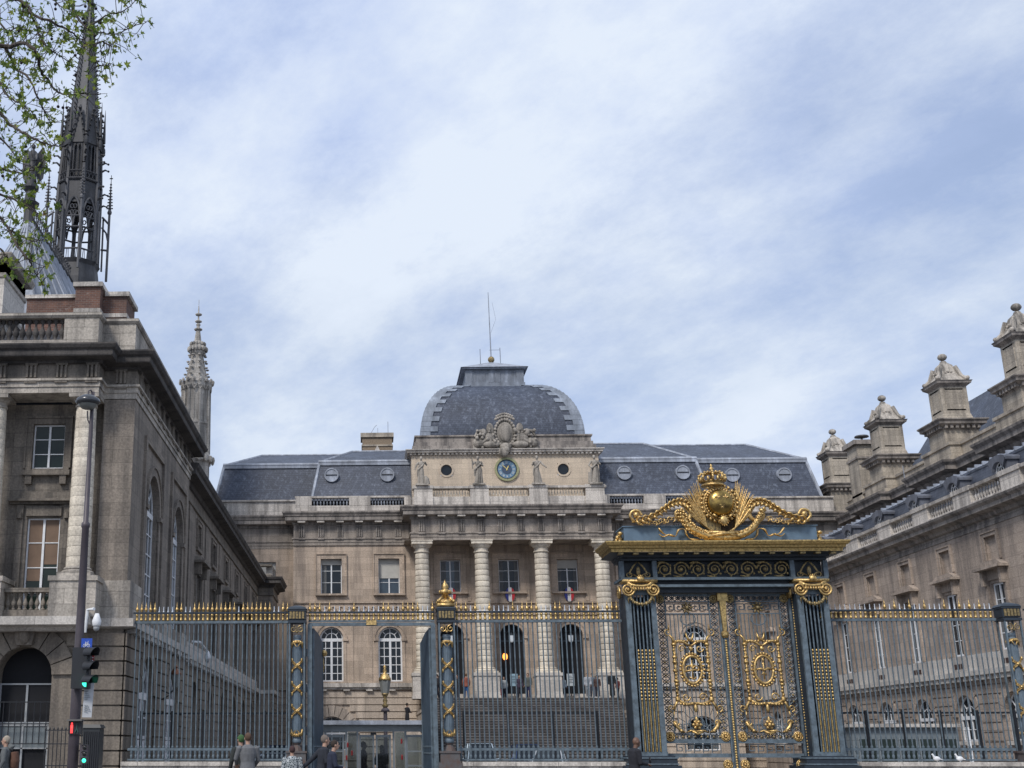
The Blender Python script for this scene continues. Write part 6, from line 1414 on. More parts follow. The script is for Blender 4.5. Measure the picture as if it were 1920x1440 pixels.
for s_ in (1, -1):
    m = MB(CFr); p = curve([(1172, 977), (1190, 975), (1214, 968), (1234, 956), (1250, 946), (1266, 942), (1280, 947), (1287, 959), (1283, 972), (1271, 977), (1260, 971), (1258, 960), (1266, 954)], 0, s_)
    m.tube(p, taper_r(len(p), 0.045, 0.11, 0.035), 8, 0.9)
    for i in range(2, 27, 2):
        q = p[i]; q3 = p[i+1]; dv = Vector(q3)-Vector(q); m.tube([(q[0], q[1]+0.07, q[2]+0.02), (q[0]+dv.x*1.2, q[1]+0.12, q[2]+0.11+dv.z), (q[0]+dv.x*2.8, q[1]+0.1, q[2]+0.09+dv.z*2.2)], [0.05, 0.07, 0.01], 6, 0.6); m.tube([(q[0], q[1]+0.07, q[2]), (q[0]+dv.x*0.9, q[1]+0.1, q[2]-0.1+dv.z), (q[0]+dv.x*1.6, q[1]+0.06, q[2]-0.15+dv.z)], [0.055, 0.045, 0.01], 5)
    m.ball((s_*C(1181, 965)[0], 0.02, C(1181, 965)[2]), 0.11, 10, 7); p2 = curve([(1178, 977), (1169, 968), (1174, 958), (1186, 957), (1192, 966)], 0.03, s_); m.tube(p2, 0.045, 7)
    m.build('volute_scroll', 'gold', gg, True)
    m = MB(CFr)
    for j in range(12):          # small fretted leaves hanging under the scroll
        x = 1186+6*j; y = 979+1.5*math.sin(j*1.7)-max(0, (j-6))*1.2; q = C(x, y, 0.02); scroll(m, s_*q[0], q[2], 0.075, 1.1, j, 1 if j % 2 else -1, 0.02, 0.022, 12)
    m.build('fret_leaves', 'gold', gg, True)
    m = MB(CFr)                 # palm fronds
    for j in range(16):
        ex, ey = 1260+3.1*j, 938-2.7*j+(3 if j % 2 else 0)
        mx_, my_ = 1291+1.5*j, 970-1.6*j
        p = curve([(1340, 1001), (1316, 990), (mx_, my_), ((mx_+ex)/2-1, (my_+ey)/2-3), (ex, ey)], 0.02+0.02*(j % 3), s_); m.tube(p, taper_r(len(p), 0.032, 0.062, 0.006), 6, 0.6)
    m.build('palm_fronds', 'gold', gg, True)
    m = MB(CFr); po = [C(x_, y_) for x_, y_ in ((1343, 1004), (1318, 994), (1296, 968), (1276, 944), (1286, 934), (1294, 940), (1297, 925), (1305, 932), (1309, 914), (1317, 924), (1343, 930))]; m.prism([(s_*q[0], q[2]) for q in po], -0.06, 0.0); m.build('palm_backing', 'golddk', gg)
    m = MB(CFr)                 # garland
    p = curve([(1264, 962), (1272, 975), (1285, 992), (1305, 1003), (1325, 1008), (1343, 1009)], 0.14, s_); m.tube(p, taper_r(len(p), 0.08, 0.12, 0.13), 8)
    for i, q in enumerate(p):
        for k in range(6):
            a = k*math.pi/3+i*0.5; m.ball((q[0]+0.1*math.cos(a), q[1]+0.07*math.sin(a)+0.02, q[2]+0.1*math.sin(a+0.6)), (0.055, 0.045, 0.05), 5, 4)
    m.build('laurel_garland', 'gold', gg, True)
    m = MB(CFr)                 # ribbons over the blue panel
    p = curve([(1222, 990), (1232, 1001), (1244, 1003), (1254, 1005), (1260, 994), (1272, 992), (1276, 1004), (1284, 1011), (1300, 1012)], 0.03, s_); m.tube(p, [0.05+0.025*math.sin(i*0.9) for i in range(len(p))], 6, 0.5)
    p = curve([(1222, 1001), (1230, 1006), (1242, 1002)], 0.03, s_); m.tube(p, [0.02+0.006*i for i in range(len(p))], 6, 0.5)
    m.build('fluttering_ribbon', 'gold', gg, True)
# shield
m = MB(CFr); q = C(1343, 945); m.ball((q[0], 0.22, q[2]), (0.41, 0.22, 0.43), 24, 14); m.build('shield', 'shieldgold', gg, True)
m = MB(CFr)
for k in range(32): a = 2*math.pi*k/32; m.ball((0.44*math.cos(a), 0.14, q[2]+0.46*math.sin(a)), 0.045, 6, 5)
m.tube([(0.5*math.cos(2*math.pi*k/32), 0.1, q[2]+0.53*math.sin(2*math.pi*k/32)) for k in range(33)], 0.035, 6)
for k in range(26):
    a = 2*math.pi*k/26; m.ball((0.57*math.cos(a), 0.12, q[2]+0.6*math.sin(a)), (0.055, 0.05, 0.055), 6, 5); m.tube([(0.53*math.cos(a), 0.13, q[2]+0.56*math.sin(a)), (0.62*math.cos(a+0.1), 0.1, q[2]+0.65*math.sin(a+0.1))], 0.02, 5)
m.build('order_collar', 'gold', gg, True)
m = MB(CFr); q2 = C(1345, 979); m.ball((q2[0], 0.3, q2[2]), (0.13, 0.06, 0.16), 12, 8); m.tube([(q2[0]-0.2, 0.26, q2[2]+0.12), (q2[0]-0.3, 0.24, q2[2]+0.22)], 0.04, 6); m.tube([(q2[0]+0.2, 0.26, q2[2]+0.12), (q2[0]+0.3, 0.24, q2[2]+0.22)], 0.04, 6)
for k in range(12): a = k*math.pi/6; m.ball((q2[0]+0.14*math.cos(a), 0.32, q2[2]+0.17*math.sin(a)), 0.022, 5, 4)
m.tube([(-0.5, 0.2, zc_(1000)), (0.0, 0.26, zc_(1001)), (0.5, 0.2, zc_(1008))], 0.06, 7); m.tube([(0.5, 0.2, zc_(1000)), (0.0, 0.28, zc_(1003)), (-0.5, 0.2, zc_(1008))], 0.06, 7)
m.build('medallion', 'gold', gg, True)
def fleur(mb, x, w, z, s):
    mb.ball((x, w, z+0.06*s), (0.03*s, 0.02*s, 0.08*s), 8, 6); mb.box(x-0.05*s, x+0.05*s, w-0.01, w+0.015, z-0.02*s, z)
    for k in (-1, 1): mb.tube([(x, w, z), (x+k*0.05*s, w, z+0.06*s), (x+k*0.085*s, w, z+0.06*s), (x+k*0.09*s, w, z+0.02*s)], [0.018*s, 0.025*s, 0.02*s, 0.01*s], 5); mb.tube([(x, w, z-0.01*s), (x+k*0.04*s, w, z-0.06*s)], 0.012*s, 5)
for dx_, dz_, w_ in ((-0.13, 0.1, 0.41), (0.13, 0.1, 0.41), (0, -0.16, 0.41)): m = MB(CFr); fleur(m, dx_, w_, q[2]+dz_, 1.0); m.build('fleur_de_lis', 'gold', gg, True)
# crown
m = MB(CFr); kz = zc_(912); kx = -0.12
m.lathe(kx, -0.05, [(0.36, kz), (0.38, kz+0.03), (0.36, kz+0.06), (0.34, kz+0.08), (0.36, kz+0.14), (0.38, kz+0.16)], 20)
m.build('crown_band', 'gold', gg, True)
m = MB(CFr)
for k in range(8):
    a = 2*math.pi*k/8+0.2; r = [0.38, 0.42, 0.41, 0.33, 0.18, 0.03]; zz_ = [0.15, 0.25, 0.34, 0.42, 0.45, 0.43]
    m.tube([(kx+r[i]*math.cos(a), -0.05+r[i]*math.sin(a), kz+zz_[i]) for i in range(6)], 0.035, 6)
    for i in range(1, 5): m.ball((kx+r[i]*math.cos(a), -0.05+r[i]*math.sin(a), kz+zz_[i]+0.02), 0.045, 6, 5)
    b = a+math.pi/8; m.ball((kx+0.39*math.cos(b), -0.05+0.39*math.sin(b), kz+0.22), (0.05, 0.05, 0.08), 6, 5)
m.build('crown_arches', 'gold', gg, True)
m = MB(CFr); m.lathe(kx, -0.05, [(0.06, kz+0.42), (0.1, kz+0.47), (0.06, kz+0.52), (0.03, kz+0.54), (0.09, kz+0.58), (0.05, kz+0.63), (0.02, kz+0.65), (0.05, kz+0.69), (0.0, kz+0.76)], 10); m.build('crown_finial', 'gold', gg, True)
# ---- the two leaves
LF = F((0, 40.0, 0), (1, 0, 0), (0, -1, 0))
def leaf(u0, u1, hinge):
    root = MB(LF); top, bot = 6.36, 0.12
    root.box(u0, u0+0.06, -0.04, 0.04, bot, top); root.box(u1-0.06, u1, -0.04, 0.04, bot, top)
    for z in (bot+0.04, 1.36, 1.42, 1.78, 1.84, top-0.06): root.box(u0+0.08, u1-0.08, -0.035, 0.035, z-0.03, z+0.03)
    root.box(u0+0.34, u0+0.37, -0.03, 0.03, 1.84, top); root.box(u1-0.37, u1-0.34, -0.03, 0.03, 1.84, top); root.box(u0+0.08, u1-0.08, -0.03, 0.03, 2.04, 2.07); root.box(u0+0.08, u1-0.08, -0.03, 0.03, 6.08, 6.11); root.box(u0+0.34, u1-0.34, -0.025, 0.025, 5.7, 5.73)
    lf = root.build('leaf', 'iron', gg)
    a, b = u0+0.37, u1-0.37
    m = MB(LF); n = 11
    for k in range(1, n): x = a+(b-a)*k/n; m.tube([(x, 0, 2.07), (x, 0, 5.7)], 0.017, 6)
    m.build('inner_bars', 'iron', lf)
    # lattice border: crosses with discs between
    m = MB(LF); dd = MB(LF); gd = MB(LF)
    def cell(x0, x1, z0, z1):
        m.tube([(x0, 0, z0), (x1, 0, z1)], 0.016, 4); m.tube([(x0, 0, z1), (x1, 0, z0)], 0.016, 4)
        (gd if z0 < 4.8 else dd).lathe((x0+x1)/2, 0.03, [(0.001, (z0+z1)/2)], 3) if False else None
        tgt = gd if z0 < 4.9 else dd
        tgt.ball(((x0+x1)/2, 0.03, (z0+z1)/2), (0.038, 0.025, 0.038), 7, 5)
        dd.tube([(x0+0.02, 0, (z0+z1)/2), ((x0+x1)/2, 0, z1-0.02), (x1-0.02, 0, (z0+z1)/2), ((x0+x1)/2, 0, z0+0.02), (x0+0.02, 0, (z0+z1)/2)], 0.014, 4)
    for (x0, x1) in ((u0+0.1, u0+0.34), (u1-0.34, u1-0.1)):
        z = 2.1
        while z < 6.0: cell(x0, x1, z, z+0.2); z += 0.2
    x = u0+0.12
    while x < u1-0.25: cell(x, x+0.19, 6.12, 6.28); cell(x, x+0.19, 1.86, 2.03); x += 0.19
    m.build('lattice_border', 'iron', lf); dd.build('lattice_rings', 'irondk', lf, True); gd.build('gilt_studs', 'golddk', lf, True)
    m = MB(LF)                                           # key pattern panels
    def key(x, z, s, mir=1):
        P = [(0, 0), (0, 1), (1, 1), (1, 0.25), (0.4, 0.25), (0.4, 0.65), (0.7, 0.65)]
        P = [(x+(p if mir > 0 else 1-p)*s, 0.0, z+q_*s) for p, q_ in P]
        for i in range(len(P)-1): m.tube([P[i], P[i+1]], 0.014, 4)
    x = a
    while x < b-0.2: key(x+0.02, 2.12, 0.2); key(x+0.02, 1.46, 0.26, -1); key(x+0.02, 5.78, 0.24); x += 0.27
    xm_ = (a+b)/2
    for zz_ in (2.35, 5.55): m.tube([(xm_+0.24*math.cos(q_*math.pi/10), 0, zz_+0.2*math.sin(q_*math.pi/10)) for q_ in range(21)], 0.018, 5)
    m.build('key_pattern', 'iron', lf)
    m = MB(LF)
    for k in range(8): m.tube([(xm_+0.09*math.cos(k*.785), 0.02, 5.9+0.09*math.sin(k*.785)), (xm_+0.2*math.cos(k*.785+.2), 0.04, 5.9+0.2*math.sin(k*.785+.2))], [0.04, 0.015], 5)
    m.ball((xm_, 0.04, 5.9), 0.08); m.build('top_roundel', 'golddk', lf, True)
    def rosette(x, z, s, mt):
        m = MB(LF); m.ball((x, 0.07, z), (0.045*s, 0.05, 0.045*s), 8, 6)
        for k in range(9): a_ = 2*math.pi*k/9; m.ball((x+0.085*s*math.cos(a_), 0.05, z+0.085*s*math.sin(a_)), (0.045*s, 0.03, 0.045*s), 6, 5)
        m.tube([(x+0.135*s*math.cos(2*math.pi*k/18), 0.04, z+0.135*s*math.sin(2*math.pi*k/18)) for k in range(19)], 0.02, 5); m.build('rosette', mt, lf, True)
    for x in (u0+0.2, u1-0.2): rosette(x, 1.95, 1.0, 'gold'); rosette(x, 1.12, 1.0, 'gold'); rosette(x, 6.18, 0.9, 'golddk')
    for sx in (-1, 1):
        m = MB(LF); x = xm_+sx*0.62
        m.tube([(x+sx*0.08, 0.04, 2.42), (x, 0.06, 2.25), (x-sx*0.12, 0.05, 2.12), (x-sx*0.24, 0.05, 2.08)], [0.03, 0.06, 0.05, 0.02], 6); scroll(m, x+sx*0.02, 2.35, 0.09, 1.2, 0, sx, 0.05, 0.03); m.ball((x-sx*0.12, 0.08, 2.12), 0.06, 6, 5); m.build('corner_acanthus', 'gold', lf, True)
    m = MB(LF)
    for k in range(6): m.ball((xm_+0.11*math.cos(k*math.pi/3), 0.07, 2.3+0.1*math.sin(k*math.pi/3)), (0.06, 0.04, 0.05), 6, 5)
    m.ball((xm_, 0.1, 2.3), 0.07); m.ball((xm_, 0.06, 2.46), (0.05, 0.04, 0.1)); m.tube([(xm_-0.16, 0.05, 2.1), (xm_, 0.06, 2.03), (xm_+0.16, 0.05, 2.1)], 0.045, 6)
    for sx in (-1, 1): m.tube([(xm_, 0.05, 2.1), (xm_+sx*0.2, 0.05, 2.13), (xm_+sx*0.35, 0.05, 2.07)], [0.05, 0.03, 0.01], 5)
    m.build('palmette', 'gold', lf, True)
    # gilt cartouche
    zc2 = 4.02; m = MB(LF)
    for s2 in (-1, 1):
        x = xm_+s2*0.52
        m.tube([(x, 0.03, 3.05), (x, 0.03, 4.75)], 0.035, 7)
        for j in range(16): z = 3.1+0.105*j; m.ball((x+0.012*math.sin(j*2.1), 0.04, z), ((0.055, 0.045, 0.04) if j % 4 else (0.085, 0.06, 0.055)), 6, 5)
        for j in range(4): z = (3.05, 3.62, 4.2, 4.75)[j]; m.lathe(x, 0.03, [(0.05, z-0.05), (0.08, z-0.02), (0.08, z+0.03), (0.05, z+0.06)], 8)
        m.tube([(x, 0.03, 4.78), (x+s2*0.02, 0.03, 4.95), (x+s2*0.12, 0.03, 5.05)], [0.05, 0.04, 0.03], 6); scroll(m, x+s2*0.16, 5.14, 0.1, 1.1, -math.pi/2, s2, 0.03, 0.025); m.tube([(x+s2*0.12, 0.03, 5.2), (x+s2*0.1, 0.03, 5.38)], [0.03, 0.008], 5)
        m.tube([(x, 0.03, 3.05), (x+s2*0.1, 0.03, 2.88), (x+s2*0.14, 0.03, 2.72)], [0.05, 0.04, 0.03], 6); scroll(m, x+s2*0.22, 2.8, 0.1, 1.2, -math.pi/2, s2, 0.03, 0.025); m.tube([(x+s2*0.14, 0.03, 2.7), (x+s2*0.17, 0.03, 2.5)], [0.03, 0.006], 5)
        m.tube([(x, 0.04, 4.78), (x-s2*0.15, 0.05, 4.86), (x-s2*0.32, 0.05, 4.83), (x-s2*0.44, 0.06, 4.74), (xm_, 0.06, 4.7)], [0.04, 0.055, 0.05, 0.04, 0.03], 6)
        m.tube([(x, 0.04, 3.05), (x-s2*0.15, 0.05, 2.97), (x-s2*0.3, 0.05, 2.92), (xm_, 0.06, 2.95)], [0.04, 0.05, 0.05, 0.04], 6); scroll(m, x-s2*0.26, 3.14, 0.12, 1.3, 0, s2, 0.04, 0.026); scroll(m, x-s2*0.24, 4.62, 0.11, 1.3, 0, -s2, 0.04, 0.026)
        m.tube([(xm_+s2*0.02, 0.06, 4.85), (xm_+s2*0.09, 0.06, 4.98), (xm_+s2*0.12, 0.06, 5.12)], [0.05, 0.04, 0.008], 6)
        for j in range(5): m.ball((x-s2*(0.07+0.09*j), 0.07, 2.93-0.02*math.sin(j)), 0.045, 5, 4); m.ball((x-s2*(0.07+0.09*j), 0.07, 4.85), 0.045, 5, 4)
    m.ball((xm_, 0.06, 2.8), (0.06, 0.05, 0.13)); m.ball((xm_, 0.06, 4.62), (0.07, 0.05, 0.08)); m.build('cartouche_frame', 'gold', lf, True)
    m = MB(LF)
    for k in range(33): pass
    m.tube([(xm_+0.29*math.cos(2*math.pi*k/36), 0.06, zc2-0.05+0.42*math.sin(2*math.pi*k/36)) for k in range(37)], 0.045, 8)
    for k in range(26): a_ = 2*math.pi*k/26; m.ball((xm_+0.37*math.cos(a_), 0.05, zc2-0.05+0.5*math.sin(a_)), (0.05, 0.04, 0.045), 6, 5)
    m.build('oval_ring', 'gold', lf, True)
    m = MB(LF); z = zc2-0.05
    m.tube([(xm_, 0.04, z-0.3), (xm_, 0.04, z+0.3)], 0.026, 6)
    if hinge < 0:
        m.tube([(xm_-0.24, 0.04, z-0.05), (xm_+0.22, 0.04, z+0.02)], 0.03, 6); scroll(m, xm_-0.12, z+0.02, 0.11, 1.2, 0, 1, 0.05, 0.026); scroll(m, xm_+0.13, z+0.02, 0.1, 1.2, math.pi, -1, 0.05, 0.026); m.box(xm_-0.07, xm_+0.07, 0.02, 0.06, z+0.12, z+0.16); m.tube([(xm_-0.1, 0.04, z-0.22), (xm_+0.02, 0.04, z-0.3), (xm_+0.1, 0.04, z-0.22)], 0.024, 5)
    else:
        m.tube([(xm_-0.26, 0.04, z), (xm_-0.1, 0.05, z+0.03), (xm_, 0.05, z-0.02), (xm_+0.12, 0.05, z+0.04), (xm_+0.26, 0.04, z)], [0.02, 0.045, 0.035, 0.045, 0.02], 6); m.ball((xm_, 0.06, z+0.3), (0.05, 0.04, 0.06)); m.box(xm_-0.05, xm_+0.05, 0.02, 0.06, z+0.16, z+0.2); m.tube([(xm_-0.08, 0.04, z-0.16), (xm_, 0.04, z-0.08), (xm_+0.08, 0.04, z-0.16)], 0.02, 5)
    m.build('oval_emblem', 'gold', lf, True)
    return lf
leaf(XG-2.16, XG-0.06, -1); leaf(XG+0.06, XG+2.16, 1)
# central meeting post with a gilt herm at the top, beaded below
m = MB(LF); m.box(XG-0.05, XG+0.05, -0.05, 0.08, 0.1, 6.4); cp_ = m.build('meeting_post', 'iron', gg)
m = MB(LF); z = 0.2
while z < 4.9: m.ball((XG, 0.1, z), (0.042, 0.035, 0.05), 6, 4); z += 0.075
m.build('gilt_beads', 'goldbar', cp_, True)
m = MB(LF); m.box(XG-0.16, XG+0.16, -0.02, 0.16, 6.1, 6.4); m.box(XG-0.2, XG+0.2, -0.04, 0.2, 6.4, 6.46); m.prism([(XG-0.1, 6.1), (XG+0.1, 6.1), (XG+0.05, 5.15), (XG-0.05, 5.15)], 0, 0.14); m.lathe(XG, 0.08, [(0.07, 4.95), (0.12, 5.02), (0.12, 5.12), (0.08, 5.16)], 10); m.build('gilt_herm', 'goldbar', cp_)
for sx in (-1, 1):                                         # beaded hinge posts beside the pilasters
    x = XG+sx*2.21; m = MB(LF); m.box(x-0.045, x+0.045, -0.3, 0.05, 0.1, 6.4); hp_ = m.build('hinge_post', 'irondk', gg)
    m = MB(LF); z = 0.2
    while z < 6.3: m.ball((x, 0.06, z), (0.026, 0.025, 0.032), 5, 4); z += 0.085
    m.build('gilt_beads', 'goldbar', hp_)
    for z in (1.4, 2.6, 3.8, 5.0): m = MB(LF); m.ball((x+sx*0.09, 0.06, z), (0.09, 0.06, 0.09), 10, 7); m.build('hinge_boss', 'iron', hp_, True)
# ================================================================== dark mesh security fence behind the railing
def meshfence(x0, x1, Y, lab, n, pitch=0.12):
    t = thing('mesh_fence', ((x0+x1)/2, Y, 0), lab, 'fence', 'dark mesh fences inside the court')
    for z in (0.1, 2.72):
        m = MB(); m.box(x0, x1, Y-0.02, Y+0.02, z-0.03, z+0.03); m.build('rail', 'blackiron', t)
    m = MB()
    z = 0.35
    while z < 2.7: m.tube([(x0, Y, z), (x1, Y, z)], 0.004, 4, cap=False); z += 0.3
    x = x0
    while x < x1: m.tube([(x, Y, 0), (x, Y, 2.7)], 0.004, 4, cap=False); x += pitch
    m.build('wire_mesh', 'blackiron', t)
    for k in range(n+1): x = x0+(x1-x0)*k/n; m = MB(); m.box(x-0.045, x+0.045, Y-0.04, Y+0.04, 0, 2.8); m.build('post', 'blackiron', t)
meshfence(-7.6, -2.4, 42.5, 'dark wire mesh fence behind the left railing', 5); meshfence(3.2, 7.6, 42.5, 'dark wire mesh fence behind the middle railing', 3, 0.6); meshfence(15.2, 26, 42.5, 'dark wire mesh fence behind the right railing', 9, 0.4)
# ================================================================== people
def facing(x, y, z, ang):
    """ang: direction faced, degrees; 0 = away from the camera (+Y), 180 = towards it, 90 = to the left"""
    a = R(ang); W = Vector((-math.sin(a), math.cos(a), 0)); U = Vector((W.y, -W.x, 0)); return F((x, y, z), U, W)
def hand(mb, p, d, s=1.0, n=Vector((1, 0, 0)), curl=0.5, side=1):
    """palm, four bent fingers of unequal length and a thumb from the side of the palm; d points along the forearm"""
    d = d.normalized(); n = (n-d*n.dot(d)).normalized(); k = d.cross(n)
    P = lambda a, b, c: tuple(p+d*a*s+n*b*s+k*c*s)
    for b in (-0.025, 0, 0.025): mb.tube([P(-0.01, b*0.8, 0), P(0.045, b, 0), P(0.085, b, 0.004)], [0.016*s, 0.019*s, 0.014*s], 6)
    for i, (b, L) in enumerate(((-0.033, 0.062), (-0.011, 0.08), (0.011, 0.085), (0.032, 0.072))):
        c1, c2 = curl*0.45*L, curl*1.1*L
        mb.tube([P(0.08, b, 0), P(0.08+L*0.45, b*1.1, c1*0.4), P(0.08+L*0.8, b*1.12, c1+0.004), P(0.08+L*(1-curl*0.35), b*1.12, c2)], [0.0095*s, 0.0092*s, 0.0085*s, 0.007*s], 6)
    mb.tube([P(0.015, side*0.035, 0.005), P(0.045, side*0.062, 0.015), P(0.08, side*0.06, 0.03)], [0.014*s, 0.0115*s, 0.009*s], 6)
SKIN = plain('skin', (0.42, 0.26, 0.19), 0.6, 0, 0.1, 8); SKIND = plain('dark_skin', (0.14, 0.075, 0.05), 0.55, 0, 0.1, 8)
_cm = {}
def cloth(c, rough=0.9):
    k = tuple(round(v, 3) for v in c)
    if k not in _cm: _cm[k] = plain('cloth_%d' % len(_cm), c, rough, 0, 0.25, 12, 0.3)
    return _cm[k]
def person(x, y, z, ang, lab, h=1.75, coat=(0.05, 0.05, 0.06), trousers=(0.03, 0.03, 0.045), hair=(0.04, 0.025, 0.02), skin=SKIN, arms=None, step=0.12, lean=0.0, head=(0.0, 0.0),
           coatlen=0.82, hairstyle='short', vox=0.012, near=False, group=None, wide=1.0, shoe=(0.02, 0.02, 0.02)):
    fr = facing(x, y, z, ang); k = h/1.75
    def T(u, w, zz_): return (u*k, (w+lean*max(0, zz_-0.9))*k, zz_*k)
    S = lambda v: v*k
    hips = [T(s*0.09, 0, 0.92) for s in (-1, 1)]; knees = [T(-0.1, step*0.7, 0.5), T(0.1, -step*0.2, 0.5)]; feet = [T(-0.1, step, 0.09), T(0.1, -step, 0.09)]
    sh = [T(-0.19*wide, 0, 1.43), T(0.19*wide, 0, 1.43)]
    arms = arms or [((-0.26, 0.0, 1.15), (-0.25, 0.12, 0.9)), ((0.26, -0.02, 1.15), (0.25, 0.08, 0.9))]
    el = [T(*a[0]) for a in arms]; wr = [T(*a[1]) for a in arms]
    ht, hd = head; H0 = T(0, 0.02+ht, 1.63)
    b = MB(fr)
    for i in (0, 1): b.tube([hips[i], knees[i], feet[i]], [S(0.085), S(0.06), S(0.042)], 10); b.tube([(feet[i][0], feet[i][1]-S(.04), S(.05)), (feet[i][0], feet[i][1]+S(.16), S(.035))], [S(.04), S(.035)], 8)
    b.tube([T(0, 0, 0.9), T(0, 0.005, 1.05), T(0, 0.01, 1.3), T(0, 0, 1.43), T(0, 0, 1.47)], [S(.15), S(.135), S(.16), S(.13), S(.07)], 12, 0.7)
    b.tube([T(0, 0, 1.42), T(0, 0.015+ht*.5, 1.52), H0], [S(.06), S(.055), S(.055)], 10)
    for i in (0, 1):
        b.tube([sh[i], el[i], wr[i]], [S(.055), S(.042), S(.03)], 8)
        d = Vector(wr[i])-Vector(el[i]); hand(b, Vector(wr[i]), d, k, Vector((0, 1, 0.01)) if abs(d.normalized().y) < 0.8 else Vector((1, 0, 0)), 0.55, 1)
    hc = Vector(H0)
    b.ball((hc.x, hc.y, hc.z+S(.03)), (S(.075), S(.095), S(.105)), 14, 10); b.ball((hc.x, hc.y+S(.035), hc.z-S(.035)), (S(.055), S(.06), S(.07)), 10, 8)
    b.tube([(hc.x, hc.y+S(.085), hc.z+S(.03)), (hc.x, hc.y+S(.115), hc.z-S(.005)), (hc.x, hc.y+S(.09), hc.z-S(.015))], [S(.01), S(.016), S(.012)], 6)
    b.tube([(hc.x-S(.02), hc.y+S(.088), hc.z-S(.042)), (hc.x+S(.02), hc.y+S(.088), hc.z-S(.042))], S(.012), 6)
    for s_ in (-1, 1): b.ball((hc.x+s_*S(.078), hc.y+S(.0), hc.z+S(.01)), (S(.013), S(.022), S(.032)), 7, 6)
    root = b.build('person', skin, None, True); tag(root, lab, 'person', group)
    remesh(root, 0.009 if near else vox)
    def part(nm, mb, mt, v=None):
        # parent coordinates are world-aligned, so the child needs no offset
        o = mb.build(nm, mt, None, True); o.parent = root; o.name = nm
        if v: remesh(o, v)
        return o
    c = MB(fr); hem = coatlen
    prof_r = [S(.19), S(.175), S(.155), S(.185), S(.16), S(.085)]
    c.tube([T(0, 0, hem), T(0, 0, 0.95), T(0, 0.005, 1.1), T(0, 0.01, 1.3), T(0, 0.0, 1.43), T(0, 0.01, 1.5)], [r*wide for r in prof_r], 14, 0.72)
    for i in (0, 1):
        w3 = Vector(el[i]).lerp(Vector(wr[i]), 0.93); c.tube([(Vector(sh[i])*0.85+Vector(T(0, 0, 1.43))*0.15), sh[i], el[i], w3], [S(.07), S(.075), S(.058), S(.046)], 9)
    part('coat', c, cloth(coat), max(vox, 0.014))
    t = MB(fr)
    for i in (0, 1): t.tube([hips[i], knees[i], (feet[i][0], feet[i][1], S(.07))], [S(.1), S(.075), S(.06)], 10)
    t.tube([T(0, 0, 1.0), T(0, 0, 0.82)], [S(.16), S(.15)], 12, 0.72)
    part('trousers', t, cloth(trousers), max(vox, 0.014))
    f = MB(fr)
    for i in (0, 1): f.tube([(feet[i][0], feet[i][1]-S(.07), S(.045)), (feet[i][0], feet[i][1]+S(.05), S(.05)), (feet[i][0], feet[i][1]+S(.19), S(.03))], [S(.04), S(.05), S(.034)], 9); 
    part('shoes', f, cloth(shoe, 0.5))
    if hairstyle != 'bald':
        g = MB(fr); g.ball((hc.x, hc.y-S(.018), hc.z+S(.048)), (S(.086), S(.098), S(.105)), 14, 9)
        if hairstyle == 'long':
            g.ball((hc.x, hc.y-S(.05), hc.z-S(.06)), (S(.1), S(.07), S(.15)), 12, 8); g.tube([(hc.x, hc.y-S(.05), hc.z), (hc.x, hc.y-S(.08), hc.z-S(.28))], [S(.09), S(.07)], 10)
        if hairstyle == 'cap': g.ball((hc.x, hc.y+S(.07), hc.z+S(.075)), (S(.07), S(.08), S(.018)), 10, 6)
        part('hair' if hairstyle != 'cap' else 'cap', g, cloth(hair), 0.012 if near else None)
    if near:
        for s_ in (-1, 1): e = MB(fr); e.ball((hc.x+s_*S(.03), hc.y+S(.082), hc.z+S(.028)), (S(.013), S(.008), S(.008)), 8, 6); part('eye', e, 'blackiron')
    root['_f'] = 0; del root['_f']
    return root, fr, k, T, part
PZ = 0.12
def px(x, Y): return at(x, 1400, Y)[0]
# -- on the pavement
r_, fr, k, T, part = person(px(12, 33), 33, PZ, 95, 'grey-haired person in grey hooded jacket with brown backpack, at the left edge', 1.78, (0.12, 0.13, 0.135), (0.05, 0.055, 0.07), (0.36, 0.31, 0.25), near=True, vox=0.013, step=0.2)
m = MB(fr); m.tube([T(0, -0.22, 0.98), T(0, -0.24, 1.15), T(0, -0.22, 1.38)], [0.13, 0.16, 0.12], 12, 0.8); part('backpack', m, cloth((0.12, 0.06, 0.04)), 0.02)
m = MB(fr); m.tube([T(0, -0.09, 1.45), T(0, -0.13, 1.5), T(0, -0.06, 1.54)], [0.09, 0.1, 0.07], 10); part('hood', m, cloth((0.14, 0.15, 0.15)), 0.018)
person(px(465, 32), 32, PZ, 20, 'balding man in mid-grey coat, seen from behind before the left railing', 1.84, (0.15, 0.155, 0.165), (0.05, 0.05, 0.06), (0.10, 0.06, 0.04), near=True, vox=0.013, arms=[((-0.27, 0.08, 1.18), (-0.2, 0.28, 1.05)), ((0.27, 0.05, 1.15), (0.22, 0.25, 1.0))], wide=1.1)
person(px(452, 32.7), 32.7, PZ, 35, 'person with green cap in dark jacket, mostly hidden by the man in grey', 1.80, (0.03, 0.035, 0.035), (0.03, 0.03, 0.04), (0.05, 0.12, 0.04), near=True, vox=0.013, hairstyle='cap')
wp = M['wp'] = None
def leopard():
    m, t, b = _mat('black_white_print'); v = _n(t, 'ShaderNodeTexVoronoi'); v.feature = 'DISTANCE_TO_EDGE'; v.inputs['Scale'].default_value = 22
    P = _n(t, 'ShaderNodeNewGeometry').outputs['Position']; t.links.new(P, v.inputs['Vector'])
    t.links.new(_ramp(t, v.outputs['Distance'], [(0.07, (0.45, 0.48, 0.5)), (0.14, (0.04, 0.06, 0.07))]), b.inputs['Base Color']); b.inputs['Roughness'].default_value = 0.9; return m
